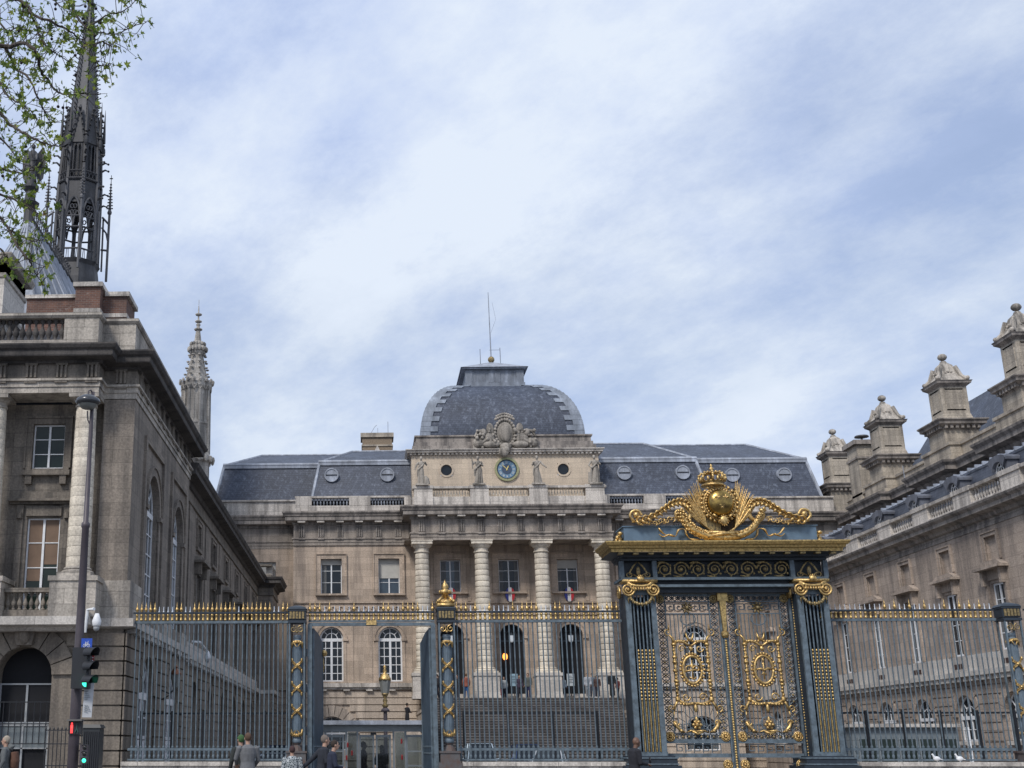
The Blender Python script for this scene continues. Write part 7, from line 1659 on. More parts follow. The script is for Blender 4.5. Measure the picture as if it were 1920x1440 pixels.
r_, fr, k, T, part = person(px(548, 31), 31, PZ, 10, 'short dark-haired woman in a black and white patterned top, before the ribboned pier', 1.53, (0.1, 0.11, 0.12), (0.03, 0.03, 0.04), (0.06, 0.03, 0.03), near=True, vox=0.013, wide=1.1)
for ch_ in r_.children:
    if ch_.name.startswith('coat'): ch_.data.materials[0] = leopard()
person(px(602, 31), 31, PZ, -70, 'grey-haired man in navy jacket reaching down to the left at the side gate', 1.78, (0.02, 0.024, 0.035), (0.025, 0.025, 0.035), (0.17, 0.14, 0.12), near=True, vox=0.013, arms=[((-0.26, -0.2, 1.2), (-0.26, -0.42, 1.0)), ((0.26, 0.03, 1.15), (0.24, 0.2, 1.0))], lean=0.12)
person(px(619, 30.6), 30.6, PZ, -80, 'dark-haired woman in dark blue coat beside the reaching man', 1.66, (0.02, 0.026, 0.05), (0.02, 0.02, 0.03), (0.035, 0.025, 0.02), near=True, vox=0.013, arms=[((-0.25, 0.08, 1.15), (-0.15, 0.28, 1.1)), ((0.25, 0.08, 1.15), (0.15, 0.28, 1.1))], lean=0.1, head=(0.03, 0))
r_, fr, k, T, part = person(px(1186, 32), 32, PZ, -75, 'bald man in black suit and white shirt looking down, left of the gilded gate', 1.74, (0.016, 0.017, 0.024), (0.02, 0.02, 0.03), skin=SKIND, near=True, vox=0.013, hairstyle='bald', arms=[((-0.27, 0.03, 1.15), (-0.1, 0.3, 1.12)), ((0.27, 0.03, 1.15), (0.1, 0.3, 1.12))], lean=0.08, head=(0.03, 0), wide=1.12)
m = MB(fr); m.box(*[v for v in (-0.045, 0.045)], 0.0, 0.0, 0, 0) if False else None
m = MB(fr); m.tube([T(0, 0.155, 1.2), T(0, 0.13, 1.36), T(0, 0.09, 1.49)], [0.035, 0.05, 0.045], 8, 0.6); part('shirt', m, cloth((0.6, 0.62, 0.66)))
m = MB(fr); m.box(-0.04, 0.04, 0.44, 0.455, 1.14, 1.28); part('phone', m, 'blackiron')
# -- in the glass lobby
person(px(681, 44.6), 44.6, 0, -90, 'person in dark navy clothes in profile inside the glass lobby, left door pane', 1.80, (0.02, 0.025, 0.05), (0.02, 0.02, 0.03), (0.02, 0.015, 0.012), vox=0.016)
person(px(716, 44.4), 44.4, 0, 150, 'long-haired woman in dark green coat inside the glass lobby, right door pane', 1.68, (0.02, 0.055, 0.055), (0.02, 0.02, 0.03), (0.09, 0.06, 0.035), vox=0.016, hairstyle='long', arms=[((-0.26, 0.08, 1.15), (-0.05, 0.26, 1.15)), ((0.26, 0.08, 1.15), (0.05, 0.26, 1.1))])
# -- behind the lobby roof and on the steps
m = MB(); m.box(1.7, 3.6, 83.0, 86.5, 0, 2.7); tag(m.build('stone_block', 'tanr'), 'plain stone block beside the foot of the staircase, under the dark-clad figure', 'block')
person(px(765, 84), 84.5, 2.7, -60, 'dark-clad figure holding a paper, standing above the glass lobby roof', 1.72, (0.015, 0.016, 0.022), (0.015, 0.015, 0.02), (0.03, 0.025, 0.02), vox=0.03, coatlen=0.45, arms=[((-0.25, 0.1, 1.15), (-0.08, 0.28, 1.15)), ((0.25, 0.1, 1.15), (0.08, 0.28, 1.15))])
LZ = 5.054
def stepper(pxx, Y, ang, lab, **kw): return person(px(pxx, Y), Y, LZ, ang, lab, vox=0.035, group='people at the top of the staircase', **kw)
stepper(315, 93.0, 170, 'x') if False else None
stepper(878, 93.2, 10, 'person in rusty red coat and blue jeans left of the second column pedestal', coat=(0.28, 0.09, 0.06), trousers=(0.03, 0.10, 0.25), hair=(0.12, 0.06, 0.03))
stepper(861, 94.5, 150, 'person in black near the left doorway, beside the one in the red coat', coat=(0.02, 0.02, 0.025))
stepper(823, 94.0, 100, 'dark-clad person partly behind the first ribboned pier on the landing', coat=(0.03, 0.03, 0.035))
stepper(950, 95.4, 170, 'person in light grey top just left inside the middle doorway', coat=(0.35, 0.37, 0.38), h=1.65)
stepper(979, 95.0, 190, 'dark-dressed person on the right of the middle doorway', coat=(0.05, 0.035, 0.06))
stepper(996, 94.2, 160, 'person in olive grey jacket and navy trousers between doorway and third pedestal', coat=(0.10, 0.11, 0.10), trousers=(0.02, 0.025, 0.07), h=1.82)
stepper(1062, 95.3, 200, 'person in pale blue shirt at the left side of the right doorway', coat=(0.30, 0.36, 0.42), h=1.65)
stepper(1109, 92.8, 165, 'person in light grey coat and trousers by the fourth pedestal, leftmost of a pair', coat=(0.36, 0.38, 0.42), trousers=(0.25, 0.27, 0.30), hair=(0.10, 0.07, 0.06), shoe=(0.6, 0.6, 0.6))
stepper(1118, 93.0, 190, 'person in mid grey coat standing close beside the one in light grey', coat=(0.16, 0.18, 0.21), trousers=(0.14, 0.15, 0.18), shoe=(0.6, 0.6, 0.6))
stepper(1127, 92.9, 180, 'short person in brown and black right of the grey pair', coat=(0.07, 0.04, 0.035), h=1.6, shoe=(0.6, 0.6, 0.6))
stepper(1155, 92.75, 150, 'person in a long black robe nearest the gilded gate', coat=(0.012, 0.015, 0.018), coatlen=0.15, h=1.85)
stepper(1166, 93.5, 120, 'person in dark red clothes beside the black robe', coat=(0.12, 0.03, 0.03), h=1.45)
for xx, c_, lb in ((969, (0.30, 0.45, 0.55), 'pale blue notice stand in the middle doorway'), (1077, (0.5, 0.55, 0.58), 'white notice stand in the right doorway')):
    t = thing('notice_stand', (px(xx, 96), 96, 5.28), lb, 'notice stand'); X0 = px(xx, 96)
    m = MB(); m.box(X0-0.28, X0+0.28, 95.95, 95.98, 6.05, 6.95); m.build('panel', plain('panel_'+str(xx), c_, 0.6), t); m = MB(); m.tube([(X0, 95.99, 5.29), (X0, 95.99, 6.2)], 0.03, 6); m.box(X0-0.25, X0+0.25, 95.8, 96.15, 5.285, 5.32); m.build('foot', 'blackiron', t)
    m = MB(); [m.box(X0-0.2, X0+0.1+0.05*(j % 3), 95.94, 95.949, 6.75-0.12*j, 6.79-0.12*j) for j in range(5)]; m.build('printed_lines', 'blackiron', t)
t = thing('litter_bin', (px(942, 95.7), 95.7, LZ), 'small red bin at the left side of the middle doorway', 'bin'); m = MB(); X0 = px(942, 95.7); m.lathe(X0, 95.5, [(0.16, LZ+0.005), (0.2, LZ+0.7), (0.2, LZ+0.75)], 10); m.build('body', plain('bin_red', (0.5, 0.02, 0.02), 0.5), t); m = MB(); m.lathe(X0, 95.5, [(0.21, LZ+0.75), (0.21, LZ+0.8), (0.1, LZ+0.88)], 10); m.build('lid', 'blackiron', t)
# ================================================================== parapet statues
def statue(i, x, lab, props):
    Y = 94.95; z0 = 21.3; fr = facing(x, Y, z0, 180); h = 2.25; k = h/1.75
    t = thing('stone_statue', (x, Y, z0), lab, 'statue', 'four stone statues on the portico parapet')
    m = MB(fr); m.box(-0.5, 0.5, -0.4, 0.4, 0.0, 0.12); m.build('plinth', 'statue', t)
    m = MB(fr); hip = props.get('hip', 0.06); A = props['arms']
    T = lambda u, w, z: (u*k, w*k, 0.1+z*k)
    m.tube([T(0, 0, 0.02), T(hip*.5, 0.02, 0.35), T(hip, 0.0, 0.85), T(hip*0.6, 0.0, 1.08), T(0, 0, 1.3), T(-0.01, 0, 1.42), T(0, 0, 1.46)], [.27*k, .2*k, .2*k, .15*k, .18*k, .14*k, .06*k], 14, 0.75)
    m.tube([T(0, 0, 1.4), T(0.01, 0.02, 1.6)], 0.055*k, 8); m.ball(T(0.01, 0.02, 1.62), (.085*k, .1*k, .125*k), 10, 8); m.ball(T(0.01, 0.0, 1.68), (.095*k, .1*k, .09*k), 9, 7)
    for s_, (e, w_) in zip((-1, 1), A): m.tube([T(s_*0.18, 0, 1.4), T(*e), T(*w_)], [.07*k, .055*k, .04*k], 8); m.ball(T(*w_), .05*k, 6, 5)
    rnd = random.Random(i)
    for j in range(16):      # folds of the drapery
        a = rnd.uniform(-1.4, 1.4); u = 0.22*math.sin(a); w_ = 0.17*math.cos(a)
        m.tube([T(u*0.7+hip*.6, w_*0.9, rnd.uniform(0.8, 1.2)), T(u*0.9+hip*.4, w_*1.1, 0.5), T(u*1.15, w_*1.3, 0.03)], [.02*k, .035*k, .04*k], 6)
    m.tube([T(-0.2, 0.08, 1.35), T(0.0, 0.17, 1.1), T(0.22, 0.1, 0.9), T(0.24, 0.02, 0.5)], [.05*k, .06*k, .07*k, .05*k], 8)
    for q in props.get('extra', []): m.tube([T(*p) for p in q[0]], q[1], 7)
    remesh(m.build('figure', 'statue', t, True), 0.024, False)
statue(0, PB[0]-0.1, 'leftmost parapet statue, draped figure with a child-like shape at its feet', dict(arms=[((-0.32, 0.1, 1.2), (-0.22, 0.2, 1.38)), ((0.34, 0.08, 1.15), (0.4, 0.15, 0.92))], extra=[([(-0.28, 0.1, 0.0), (-0.26, 0.12, 0.35), (-0.2, 0.12, 0.5)], [.3, .22, .12])]))
statue(1, PB[1]-0.02, 'second parapet statue from the left, holding a staff, left of the clock', dict(arms=[((-0.28, 0.1, 1.12), (-0.12, 0.22, 1.2)), ((0.33, 0.12, 1.2), (0.36, 0.2, 1.38))], hip=-0.05, extra=[([(0.36, 0.2, 0.9), (0.38, 0.2, 1.55)], [.04, .05])]))
statue(2, PB[2], 'third parapet statue, one arm stretched out to the left, right of the clock', dict(arms=[((-0.34, 0.14, 1.15), (-0.52, 0.2, 0.98)), ((0.3, 0.05, 1.15), (0.24, 0.18, 1.3))], hip=0.08))
statue(3, PB[3]+0.1, 'rightmost parapet statue, broad draped figure with bent arms', dict(arms=[((-0.34, 0.1, 1.15), (-0.12, 0.24, 1.18)), ((0.36, 0.05, 1.1), (0.2, 0.2, 0.95))], hip=-0.07, extra=[([(0.3, 0.0, 0.0), (0.3, 0.02, 0.7)], [.2, .16])]))
# ================================================================== glass lobby behind the side gate
M['clear'] = None
def clearglass():
    m = bpy.data.materials.new('clear_greenish_glass'); m.use_nodes = True; t = m.node_tree; t.nodes.clear()
    o = _n(t, 'ShaderNodeOutputMaterial'); mx = _n(t, 'ShaderNodeMixShader'); tr = _n(t, 'ShaderNodeBsdfTransparent'); gl = _n(t, 'ShaderNodeBsdfGlossy'); fz = _n(t, 'ShaderNodeFresnel')
    tr.inputs[0].default_value = (0.52, 0.58, 0.60, 1); gl.inputs['Roughness'].default_value = 0.03; fz.inputs[0].default_value = 1.5
    t.links.new(fz.outputs[0], mx.inputs[0]); t.links.new(tr.outputs[0], mx.inputs[1]); t.links.new(gl.outputs[0], mx.inputs[2]); t.links.new(mx.outputs[0], o.inputs[0]); return m
M['clear'] = clearglass()
ky = 44.0; ka, kb = px(598, ky), px(800, ky)
t = thing('glass_lobby', ((ka+kb)/2, ky, 0), 'grey framed glass entrance lobby with flat roof, seen through the open side gate', 'kiosk')
zr = at(700, 1354, ky)[1]
m = MB(); m.box(ka-0.05, kb+0.05, ky-0.45, ky+2.6, zr-0.09, zr+0.05); m.build('flat_roof', 'leadlt', t)
m = MB(); m.box(ka+0.04, kb-0.04, ky-0.06, ky+0.02, zr-0.32, zr-0.092); m.box(ka+0.04, ka+0.1, ky+0.03, ky+2.5, zr-0.32, zr-0.092); m.box(kb-0.1, kb-0.04, ky+0.03, ky+2.5, zr-0.32, zr-0.092); m.build('fascia', 'gframe2', t)
W_ = kb-ka
for f in (0.0, 0.045, 0.24, 0.345, 0.68, 0.79, 0.975):
    x = ka+f*W_+0.02; m = MB(); m.box(x, x+0.07, ky-0.05, ky+0.05, 0, zr-0.3); m.build('post', 'gframe2', t)
for f0, f1 in ((0.05, 0.235), (0.365, 0.515), (0.52, 0.67), (0.80, 0.965)):
    x0, x1 = ka+f0*W_, ka+f1*W_; m = MB(); m.box(x0+0.03, x0+0.09, ky-0.02, ky+0.02, 0.05, zr-0.42); m.box(x1-0.06, x1, ky-0.02, ky+0.02, 0.05, zr-0.42); m.box(x0+0.09, x1-0.06, ky-0.02, ky+0.02, zr-0.5, zr-0.42); m.box(x0+0.09, x1-0.06, ky-0.02, ky+0.02, 0.05, 0.13)
    if f0 in (0.05, 0.80): m.box(x0+0.09, x1-0.06, ky-0.02, ky+0.02, 1.0, 1.05); m.box(x0+0.09, x1-0.06, ky-0.02, ky+0.02, 1.48, 1.52)
    d = m.build('door_frame', 'gframe2', t); m = MB(); m.box(x0+0.08, x1-0.05, ky-0.006, ky+0.006, 0.1, zr-0.45); m.build('door_glass', M['clear'], d)
for f0, f1 in ((0.26, 0.345), (0.70, 0.79)):
    m = MB(); m.box(ka+f0*W_+0.03, ka+f1*W_+0.02, ky-0.006, ky+0.006, 0.05, zr-0.33); m.build('side_light', M['clear'], t)
m = MB(); xm_ = (ka+kb)/2+0.05; m.box(xm_-0.12, xm_+0.08, ky-0.1, ky-0.06, zr-0.42, zr-0.33); m.build('sensor_box', 'blackiron', t)
for x0 in (ka+0.05, kb-0.09): m = MB(); m.box(x0, x0+0.03, ky+0.07, ky+2.5, 0.02, zr-0.33); m.build('side_glass', M['clear'], t)
m = MB(); m.box(ka+0.1, kb-0.1, ky+2.45, ky+2.5, 0.0, 0.9); m.build('back_rail', 'gframe2', t)
RED = plain('signal_red', (0.32, 0.02, 0.025), 0.5)
for i, (xx, yy) in enumerate(((652, 1397), (650, 1421), (660, 1412), (753, 1390), (754, 1420))):
    q = at(xx, yy, ky-0.08); m = MB(); m.lathe(q[0], ky-0.1, [(0.02, q[1]-0.08), (0.03, q[1]-0.07), (0.03, q[1]+0.06), (0.01, q[1]+0.09)], 8)
    m.build('red_marker', RED, t)
t = thing('fire_extinguisher', (px(799, 43.3), 43.3, 0), 'red fire extinguisher on a stand beside the right gate leaf', 'fire extinguisher'); q = at(799, 1420, 43.3)
m = MB(); m.lathe(q[0], 43.3, [(0.07, q[1]-0.22), (0.08, q[1]-0.18), (0.08, q[1]+0.15), (0.03, q[1]+0.22)], 10); m.build('cylinder', RED, t); m = MB(); m.tube([(q[0], 43.3, 0), (q[0], 43.3, q[1]-0.2)], 0.03, 6); m.box(q[0]-0.12, q[0]+0.12, 43.2, 43.4, 0, 0.03); m.build('stand', 'blackiron', t); m = MB(); m.box(q[0]-0.04, q[0]+0.04, 43.21, 43.222, q[1]-0.07, q[1]+0.07); m.build('tag', 'wframe', t)
# guard hut behind the right railing
hy = 52.0; xa, xb = px(1600, hy), px(1800, hy); zt_h = at(1700, 1364, hy)[1]
t = thing('guard_hut', ((xa+xb)/2, hy, 0), 'low grey prefabricated hut with dark green windows behind the right railing', 'hut')
m = MB(); m.box(xa, xb, hy, hy+3, 0, zt_h); m.build('body', 'gframe3', t); m = MB(); m.box(xa-0.15, xb+0.15, hy-0.2, hy+3.2, zt_h, zt_h+0.14); m.build('roof', 'para', t)
for k in range(5):
    x0 = xa+0.25+(xb-xa-0.2)*k/5; m = MB(); m.box(x0, x0+0.62, hy-0.03, hy-0.004, 0.5, zt_h-0.45); w_ = m.build('window', 'glassg', t); m = MB(); m.box(x0-0.04, x0, hy-0.05, hy-0.004, 0.45, zt_h-0.4); m.box(x0+0.62, x0+0.66, hy-0.05, hy-0.004, 0.45, zt_h-0.4); m.build('frame', 'gframe2', w_)
m = MB(); m.box(xb+0.3, xb+0.42, hy-0.1, hy, 0, 2.4); tag(m.build('white_post', 'wframe'), 'thin white post standing right of the grey hut', 'post')
# ================================================================== lamps, cameras
t = thing('court_lamp', (at(722, 1300, 50)[0], 50, 0), 'gilt-topped lantern on a slim pole rising behind the glass lobby', 'street lamp')
lx = at(722, 1300, 50)[0]; Zc = lambda y: at(722, y, 50)[1]
m = MB(); m.tube([(lx, 50, 0), (lx, 50, Zc(1330))], 0.075, 10); m.lathe(lx, 50, [(0.16, Zc(1334)), (0.17, Zc(1331)), (0.08, Zc(1327))], 10); m.build('pole', 'pole', t)
m = MB(); m.lathe(lx, 50, [(0.06, Zc(1328)), (0.13, Zc(1323)), (0.06, Zc(1318)), (0.1, Zc(1314)), (0.05, Zc(1309)), (0.12, Zc(1303)), (0.15, Zc(1300))], 10); m.build('gilt_stem', 'golddk', t, True)
m = MB(); m.lathe(lx, 50, [(0.15, Zc(1300)), (0.24, Zc(1276))], 6); m.build('lantern_glass', 'lens', t)
m = MB(); m.lathe(lx, 50, [(0.25, Zc(1276)), (0.24, Zc(1272)), (0.13, Zc(1264)), (0.05, Zc(1261)), (0.09, Zc(1258)), (0.04, Zc(1254)), (0.07, Zc(1251)), (0.0, Zc(1246))], 8); m.build('gilt_cap', 'gold', t, True)
t = thing('wall_lantern', (-7.4, 47.1, 4.0), 'bronze-capped lantern on a bracket on the left pavilion, seen through the railing', 'lantern')
m = MB(); m.tube([(-7.75, 47.1, 3.7), (-7.4, 47.1, 3.55), (-7.2, 47.1, 3.75)], 0.03, 6); m.tube([(-7.78, 47.1, 3.3), (-7.4, 47.1, 3.5)], 0.02, 5); m.build('bracket', 'blackiron', t)
m = MB(); m.lathe(-7.2, 47.1, [(0.1, 3.78), (0.2, 4.25)], 6); m.build('lantern_glass', 'lens', t); m = MB(); m.lathe(-7.2, 47.1, [(0.23, 4.25), (0.22, 4.3), (0.12, 4.42), (0.05, 4.48), (0.08, 4.53), (0.0, 4.62)], 8); m.build('cap', plain('bronze', (0.22, 0.10, 0.06), 0.4, 0.8), t)
# street lamp on the left
LY = 22.0; lx = at(168, 850, LY)[0]; ZL = lambda y: at(165, y, LY)[1]
t = thing('street_lamp', (lx, LY, 0), 'tall mauve-grey street lamp with a round hanging head, in front of the left pavilion', 'street lamp')
m = MB(); m.lathe(lx, LY, [(0.10, 0), (0.095, ZL(1290)), (0.08, ZL(1200)), (0.066, ZL(990)), (0.08, ZL(988)), (0.08, ZL(982)), (0.05, ZL(978)), (0.038, ZL(800)), (0.034, ZL(735))], 14); m.build('pole', 'pole', t, True)
m = MB(); hx = lx-0.06; m.lathe(hx, LY-0.1, [(0.1, ZL(764)), (0.2, ZL(761)), (0.235, ZL(757)), (0.21, ZL(751)), (0.11, ZL(745)), (0.03, ZL(742))], 20, 0, 1.0); m.build('lamp_head', 'lamphead', t, True)
m = MB(); m.lathe(hx, LY-0.1, [(0.07, ZL(770)), (0.12, ZL(768)), (0.18, ZL(762)), (0.18, ZL(761))], 16); m.build('lamp_bowl', 'lens', t, True)
m = MB(); m.tube([(hx, LY-0.1, ZL(744)), (hx, LY-0.1, ZL(736)), (hx+0.03, LY-0.06, ZL(733)), (lx, LY, ZL(738))], 0.015, 6); m.tube([(lx, LY, ZL(800)), (lx-0.06, LY-0.03, ZL(788)), (lx-0.07, LY-0.06, ZL(772))], 0.014, 5); m.build('bracket', 'pole', t)
def cctv(x, y, z, lab, arm):
    t = thing('security_camera', (x, y, z), lab, 'security camera', 'white dome cameras')
    m = MB(); m.tube(arm, 0.05, 7); m.build('arm', 'wframe', t)
    m = MB(); m.lathe(x, y, [(0.10, z-0.05), (0.13, z), (0.15, z+0.12), (0.1, z+0.26), (0.06, z+0.36)], 12); m.build('housing', 'wframe', t, True); m = MB(); m.ball((x, y, z-0.09), 0.1, 10, 8); m.build('dome', 'gframe', t, True)
q = at(181, 1172, 38.7); cctv(q[0], 38.7, q[1], 'white dome security camera under the ledge corner behind the lamp post', [(q[0]-0.1, 38.7, q[1]+0.5), (q[0]-0.35, 38.9, q[1]+0.5), (q[0]-0.42, 39.0, q[1]-0.2)])
q = (-7.35, 57.5); zc4 = at(403, 1235, 57.5)[1]; cctv(q[0], 57.5, zc4, 'white dome security camera on a long arm along the left wing ledge', [(q[0], 57.5, zc4+0.33), (q[0]-0.1, 55.6, zc4+0.6), (-7.8, 55.4, zc4+0.6)])
# traffic light and signs fixed to the lamp post
TY = LY-0.28
def pq(x, y, Y=TY): return at(x, y, Y)
x0, z1_ = pq(137, 1214); x1, z0_ = pq(166, 1291)
t = thing('traffic_light', (x0, TY, 0), 'black three-lens traffic light with its lowest lens lit green, on the lamp post', 'traffic light')
m = MB(); m.box(x0, x1, TY-0.02, TY+0.16, z0_, z1_); m.build('housing', 'blackiron', t)
H_ = (z1_-z0_)/3
for k in range(3):
    zc = z1_-H_*(k+0.5); xc_ = x1+0.0
    m = MB(); N = 14                          # visors point to the right and towards the street
    d = Vector((0.85, -0.53, 0)); s_ = Vector((0.53, 0.85, 0)); o = Vector((x1-0.06, TY-0.03, zc))
    vs = []
    for j in range(N+1):
        a = -0.35+(math.pi+0.7)*j/N
        for L in (0.0, 0.2+0.06*math.sin(max(0, a))): p = o+d*L+s_*0.1*math.cos(a)+Vector((0, 0, 0.1*math.sin(a)+0.01)); vs.append(tuple(p))
    m.add(vs, [(2*j, 2*j+1, 2*j+3, 2*j+2) for j in range(N)]); m.build('visor', 'blackiron', t)
    m = MB(); pts = [tuple(o+d*0.012+s_*0.09*math.cos(a*math.pi/8)+Vector((0, 0, 0.09*math.sin(a*math.pi/8)))) for a in range(16)]; m.add(pts, [tuple(range(16))]); m.build('lens', emit('green_light', (0.05, 0.95, 0.55), 1.6) if k == 2 else 'darklens', t)
x0, z1_ = pq(153, 1197, LY-0.14); x1, z0_ = pq(172, 1219, LY-0.14)
t = thing('cycle_sign', (x0, LY, 0), 'small square blue cycle route sign on the lamp post above the traffic light', 'sign')
m = MB(); m.box(x0, x1, LY-0.145, LY-0.13, z0_, z1_); pl_ = m.build('plate', plain('sign_blue', (0.02, 0.08, 0.45), 0.4), t)
m = MB(); cx_, cz_ = (x0+x1)/2, (z0_+z1_)/2; Yp = LY-0.15
for dx_ in (-0.035, 0.035): m.tube([(cx_+dx_+0.024*math.cos(a*math.pi/8), Yp, cz_-0.025+0.024*math.sin(a*math.pi/8)) for a in range(17)], 0.004, 4)
for a, b in (((-0.035, -0.025), (-0.012, 0.02)), ((-0.012, 0.02), (0.024, 0.02)), ((0.024, 0.02), (-0.002, -0.025)), ((-0.002, -0.025), (-0.035, -0.025)), ((-0.002, -0.025), (-0.016, 0.035)), ((0.035, -0.025), (0.02, 0.045)), ((0.02, 0.045), (0.035, 0.048)), ((-0.026, 0.036), (-0.006, 0.036))): m.tube([(cx_+a[0], Yp, cz_+a[1]), (cx_+b[0], Yp, cz_+b[1])], 0.004, 4)
m.build('bicycle_symbol', 'wframe', pl_)
x0, z1_ = pq(156, 1268, LY-0.12); x1, z0_ = pq(172, 1345, LY-0.12)
t = thing('paper_notice', (x0, LY, 0), 'long narrow white notice strapped upright to the lamp post', 'notice')
m = MB(); m.add([(x0+0.02, LY-0.13, z0_), (x1-0.01, LY-0.1, z0_), (x1+0.01, LY-0.1, z1_), (x0+0.04, LY-0.13, z1_), (x0+0.02, LY-0.115, z0_), (x1-0.01, LY-0.085, z0_), (x1+0.01, LY-0.085, z1_), (x0+0.04, LY-0.115, z1_)], [(0, 1, 2, 3), (7, 6, 5, 4), (0, 4, 5, 1), (1, 5, 6, 2), (2, 6, 7, 3), (3, 7, 4, 0)]); pl_ = m.build('sheet', plain('paper_white', (0.55, 0.57, 0.6), 0.7), t)
m = MB(); zz_ = z0_+0.1
for j in range(14):
    if j in (4, 9): zz_ += 0.07
    m.box(x0+0.05, x0+0.10+0.015*(j*7 % 4), LY-0.142, LY-0.132, zz_, zz_+0.008); zz_ += 0.033
m.build('printed_lines', 'gframe3', pl_)
x0, z1_ = pq(167, 1229, LY-0.1); x1, z0_ = pq(176, 1246, LY-0.1)
t = thing('red_sign', (x0, LY, 0), 'small red and white sign edge showing behind the traffic light visors', 'sign'); m = MB(); m.box(x0, x1, LY-0.1, LY-0.09, z0_, z1_); m.build('plate', RED, t)
m = MB(); [m.box(x0+0.015, x1-0.015, LY-0.108, LY-0.102, z0_+0.02+0.045*j, z0_+0.035+0.045*j) for j in range(3)]; m.box(x0+0.015, x0+0.025, LY-0.108, LY-0.102, z0_+0.02, z0_+0.125); m.build('letter', 'wframe', t)
x0, z1_ = pq(129, 1352, LY-0.12); x1, z0_ = pq(152, 1377, LY-0.12)
t = thing('pedestrian_signal', (x0, LY, 0), 'black pedestrian signal with a red standing man, low on the lamp post', 'signal')
m = MB(); m.box(x0, x1, LY-0.12, LY, z0_, z1_); m.taper(x0-0.02, x1+0.02, LY-0.2, LY, z1_, z1_+0.03, 0.01, 0.01); m.build('housing', 'blackiron', t)
re_ = emit('red_man', (1.0, 0.05, 0.05), 1.6); cx_ = x0+0.06; cz_ = (z0_+z1_)/2; Yp = LY-0.13
m = MB(); m.ball((cx_, Yp, cz_+0.07), (0.016, 0.008, 0.018)); m.box(cx_-0.02, cx_+0.02, Yp-0.004, Yp+0.004, cz_-0.01, cz_+0.05); m.box(cx_-0.018, cx_-0.003, Yp-0.004, Yp+0.004, cz_-0.09, cz_-0.01); m.box(cx_+0.003, cx_+0.018, Yp-0.004, Yp+0.004, cz_-0.09, cz_-0.01); m.build('red_man', re_, t)
m = MB(); cx2 = x0+0.15; m.ball((cx2, Yp, cz_+0.06), (0.014, 0.008, 0.016)); m.tube([(cx2, Yp, cz_+0.04), (cx2, Yp, cz_-0.01), (cx2-0.03, Yp, cz_-0.08)], 0.01, 5); m.tube([(cx2, Yp, cz_-0.01), (cx2+0.025, Yp, cz_-0.08)], 0.01, 5); m.build('green_man_unlit', 'darklens2', t)
x0, z1_ = pq(150, 1396, LY-0.12); x1, z0_ = pq(162, 1432, LY-0.12)
t = thing('repeater_signal', (x0, LY, 0), 'small low repeater signal showing green near the foot of the lamp post', 'traffic light')
m = MB(); m.box(x0, x1, LY-0.12, LY-0.02, z0_, z1_); m.build('housing', 'pole', t)
for k in range(3):
    zc = z1_-(z1_-z0_)*(k+0.5)/3; m = MB(); m.lathe(x1-0.045, LY-0.13, [(0.03, zc-0.005), (0.034, zc)], 4) if False else m.ball((x1-0.045, LY-0.125, zc), (0.036, 0.015, 0.036), 10, 6); m.build('lens', emit('green_small', (0.05, 0.95, 0.5), 1.6) if k == 2 else 'darklens', t)
    m = MB(); m.tube([(x1-0.09, LY-0.14, zc+0.03), (x1-0.045, LY-0.2, zc+0.05), (x1, LY-0.14, zc+0.03)], 0.01, 5); m.build('visor', 'blackiron', t)
# dark utility cabinet and area railing at the foot of the pavilion
x0, x1 = px(151, 37), px(183, 37)
t = thing('ribbed_cabinet', ((x0+x1)/2, 37.5, 0), 'black ribbed street cabinet behind the lamp post', 'cabinet'); zt_ = at(170, 1358, 37)[1]
m = MB(); m.box(x0, x1, 37.2, 37.8, 0, zt_-0.1); m.taper(x0-0.04, x1+0.04, 37.16, 37.84, zt_-0.1, zt_, 0.05, 0.05); m.build('body', 'cab', t)
m = MB(); [m.box(x0+0.03+0.06*j, x0+0.06+0.06*j, 37.17, 37.198, 0.2, zt_-0.2) for j in range(int((x1-x0)/0.06))]; m.build('ribs', 'blackiron', t)
x0, x1 = px(84, 38.6), px(152, 38.6); zt_ = at(110, 1366, 38.6)[1]
t = thing('area_railing', ((x0+x1)/2, 38.6, 0), 'low black iron railing between the arched opening and the lamp post', 'railing')
for z in (0.3, 1.1, zt_-0.05, zt_-0.45): m = MB(); m.box(x0, x1, 38.58, 38.62, z-0.015, z+0.015); m.build('rail', 'blackiron', t)
m = MB(); m.tube([(0, 0, 0.1), (0, 0, zt_-0.04)], 0.014, 6); m.lathe(0, 0, [(0.02, zt_-0.04), (0.03, zt_), (0.0, zt_+0.07)], 6); b0 = local('bar', m, 'blackiron', t, (x0, 38.6, 0))
for j in range(1, 10): clone(b0, ((x1-x0)*j/9, 0, 0))
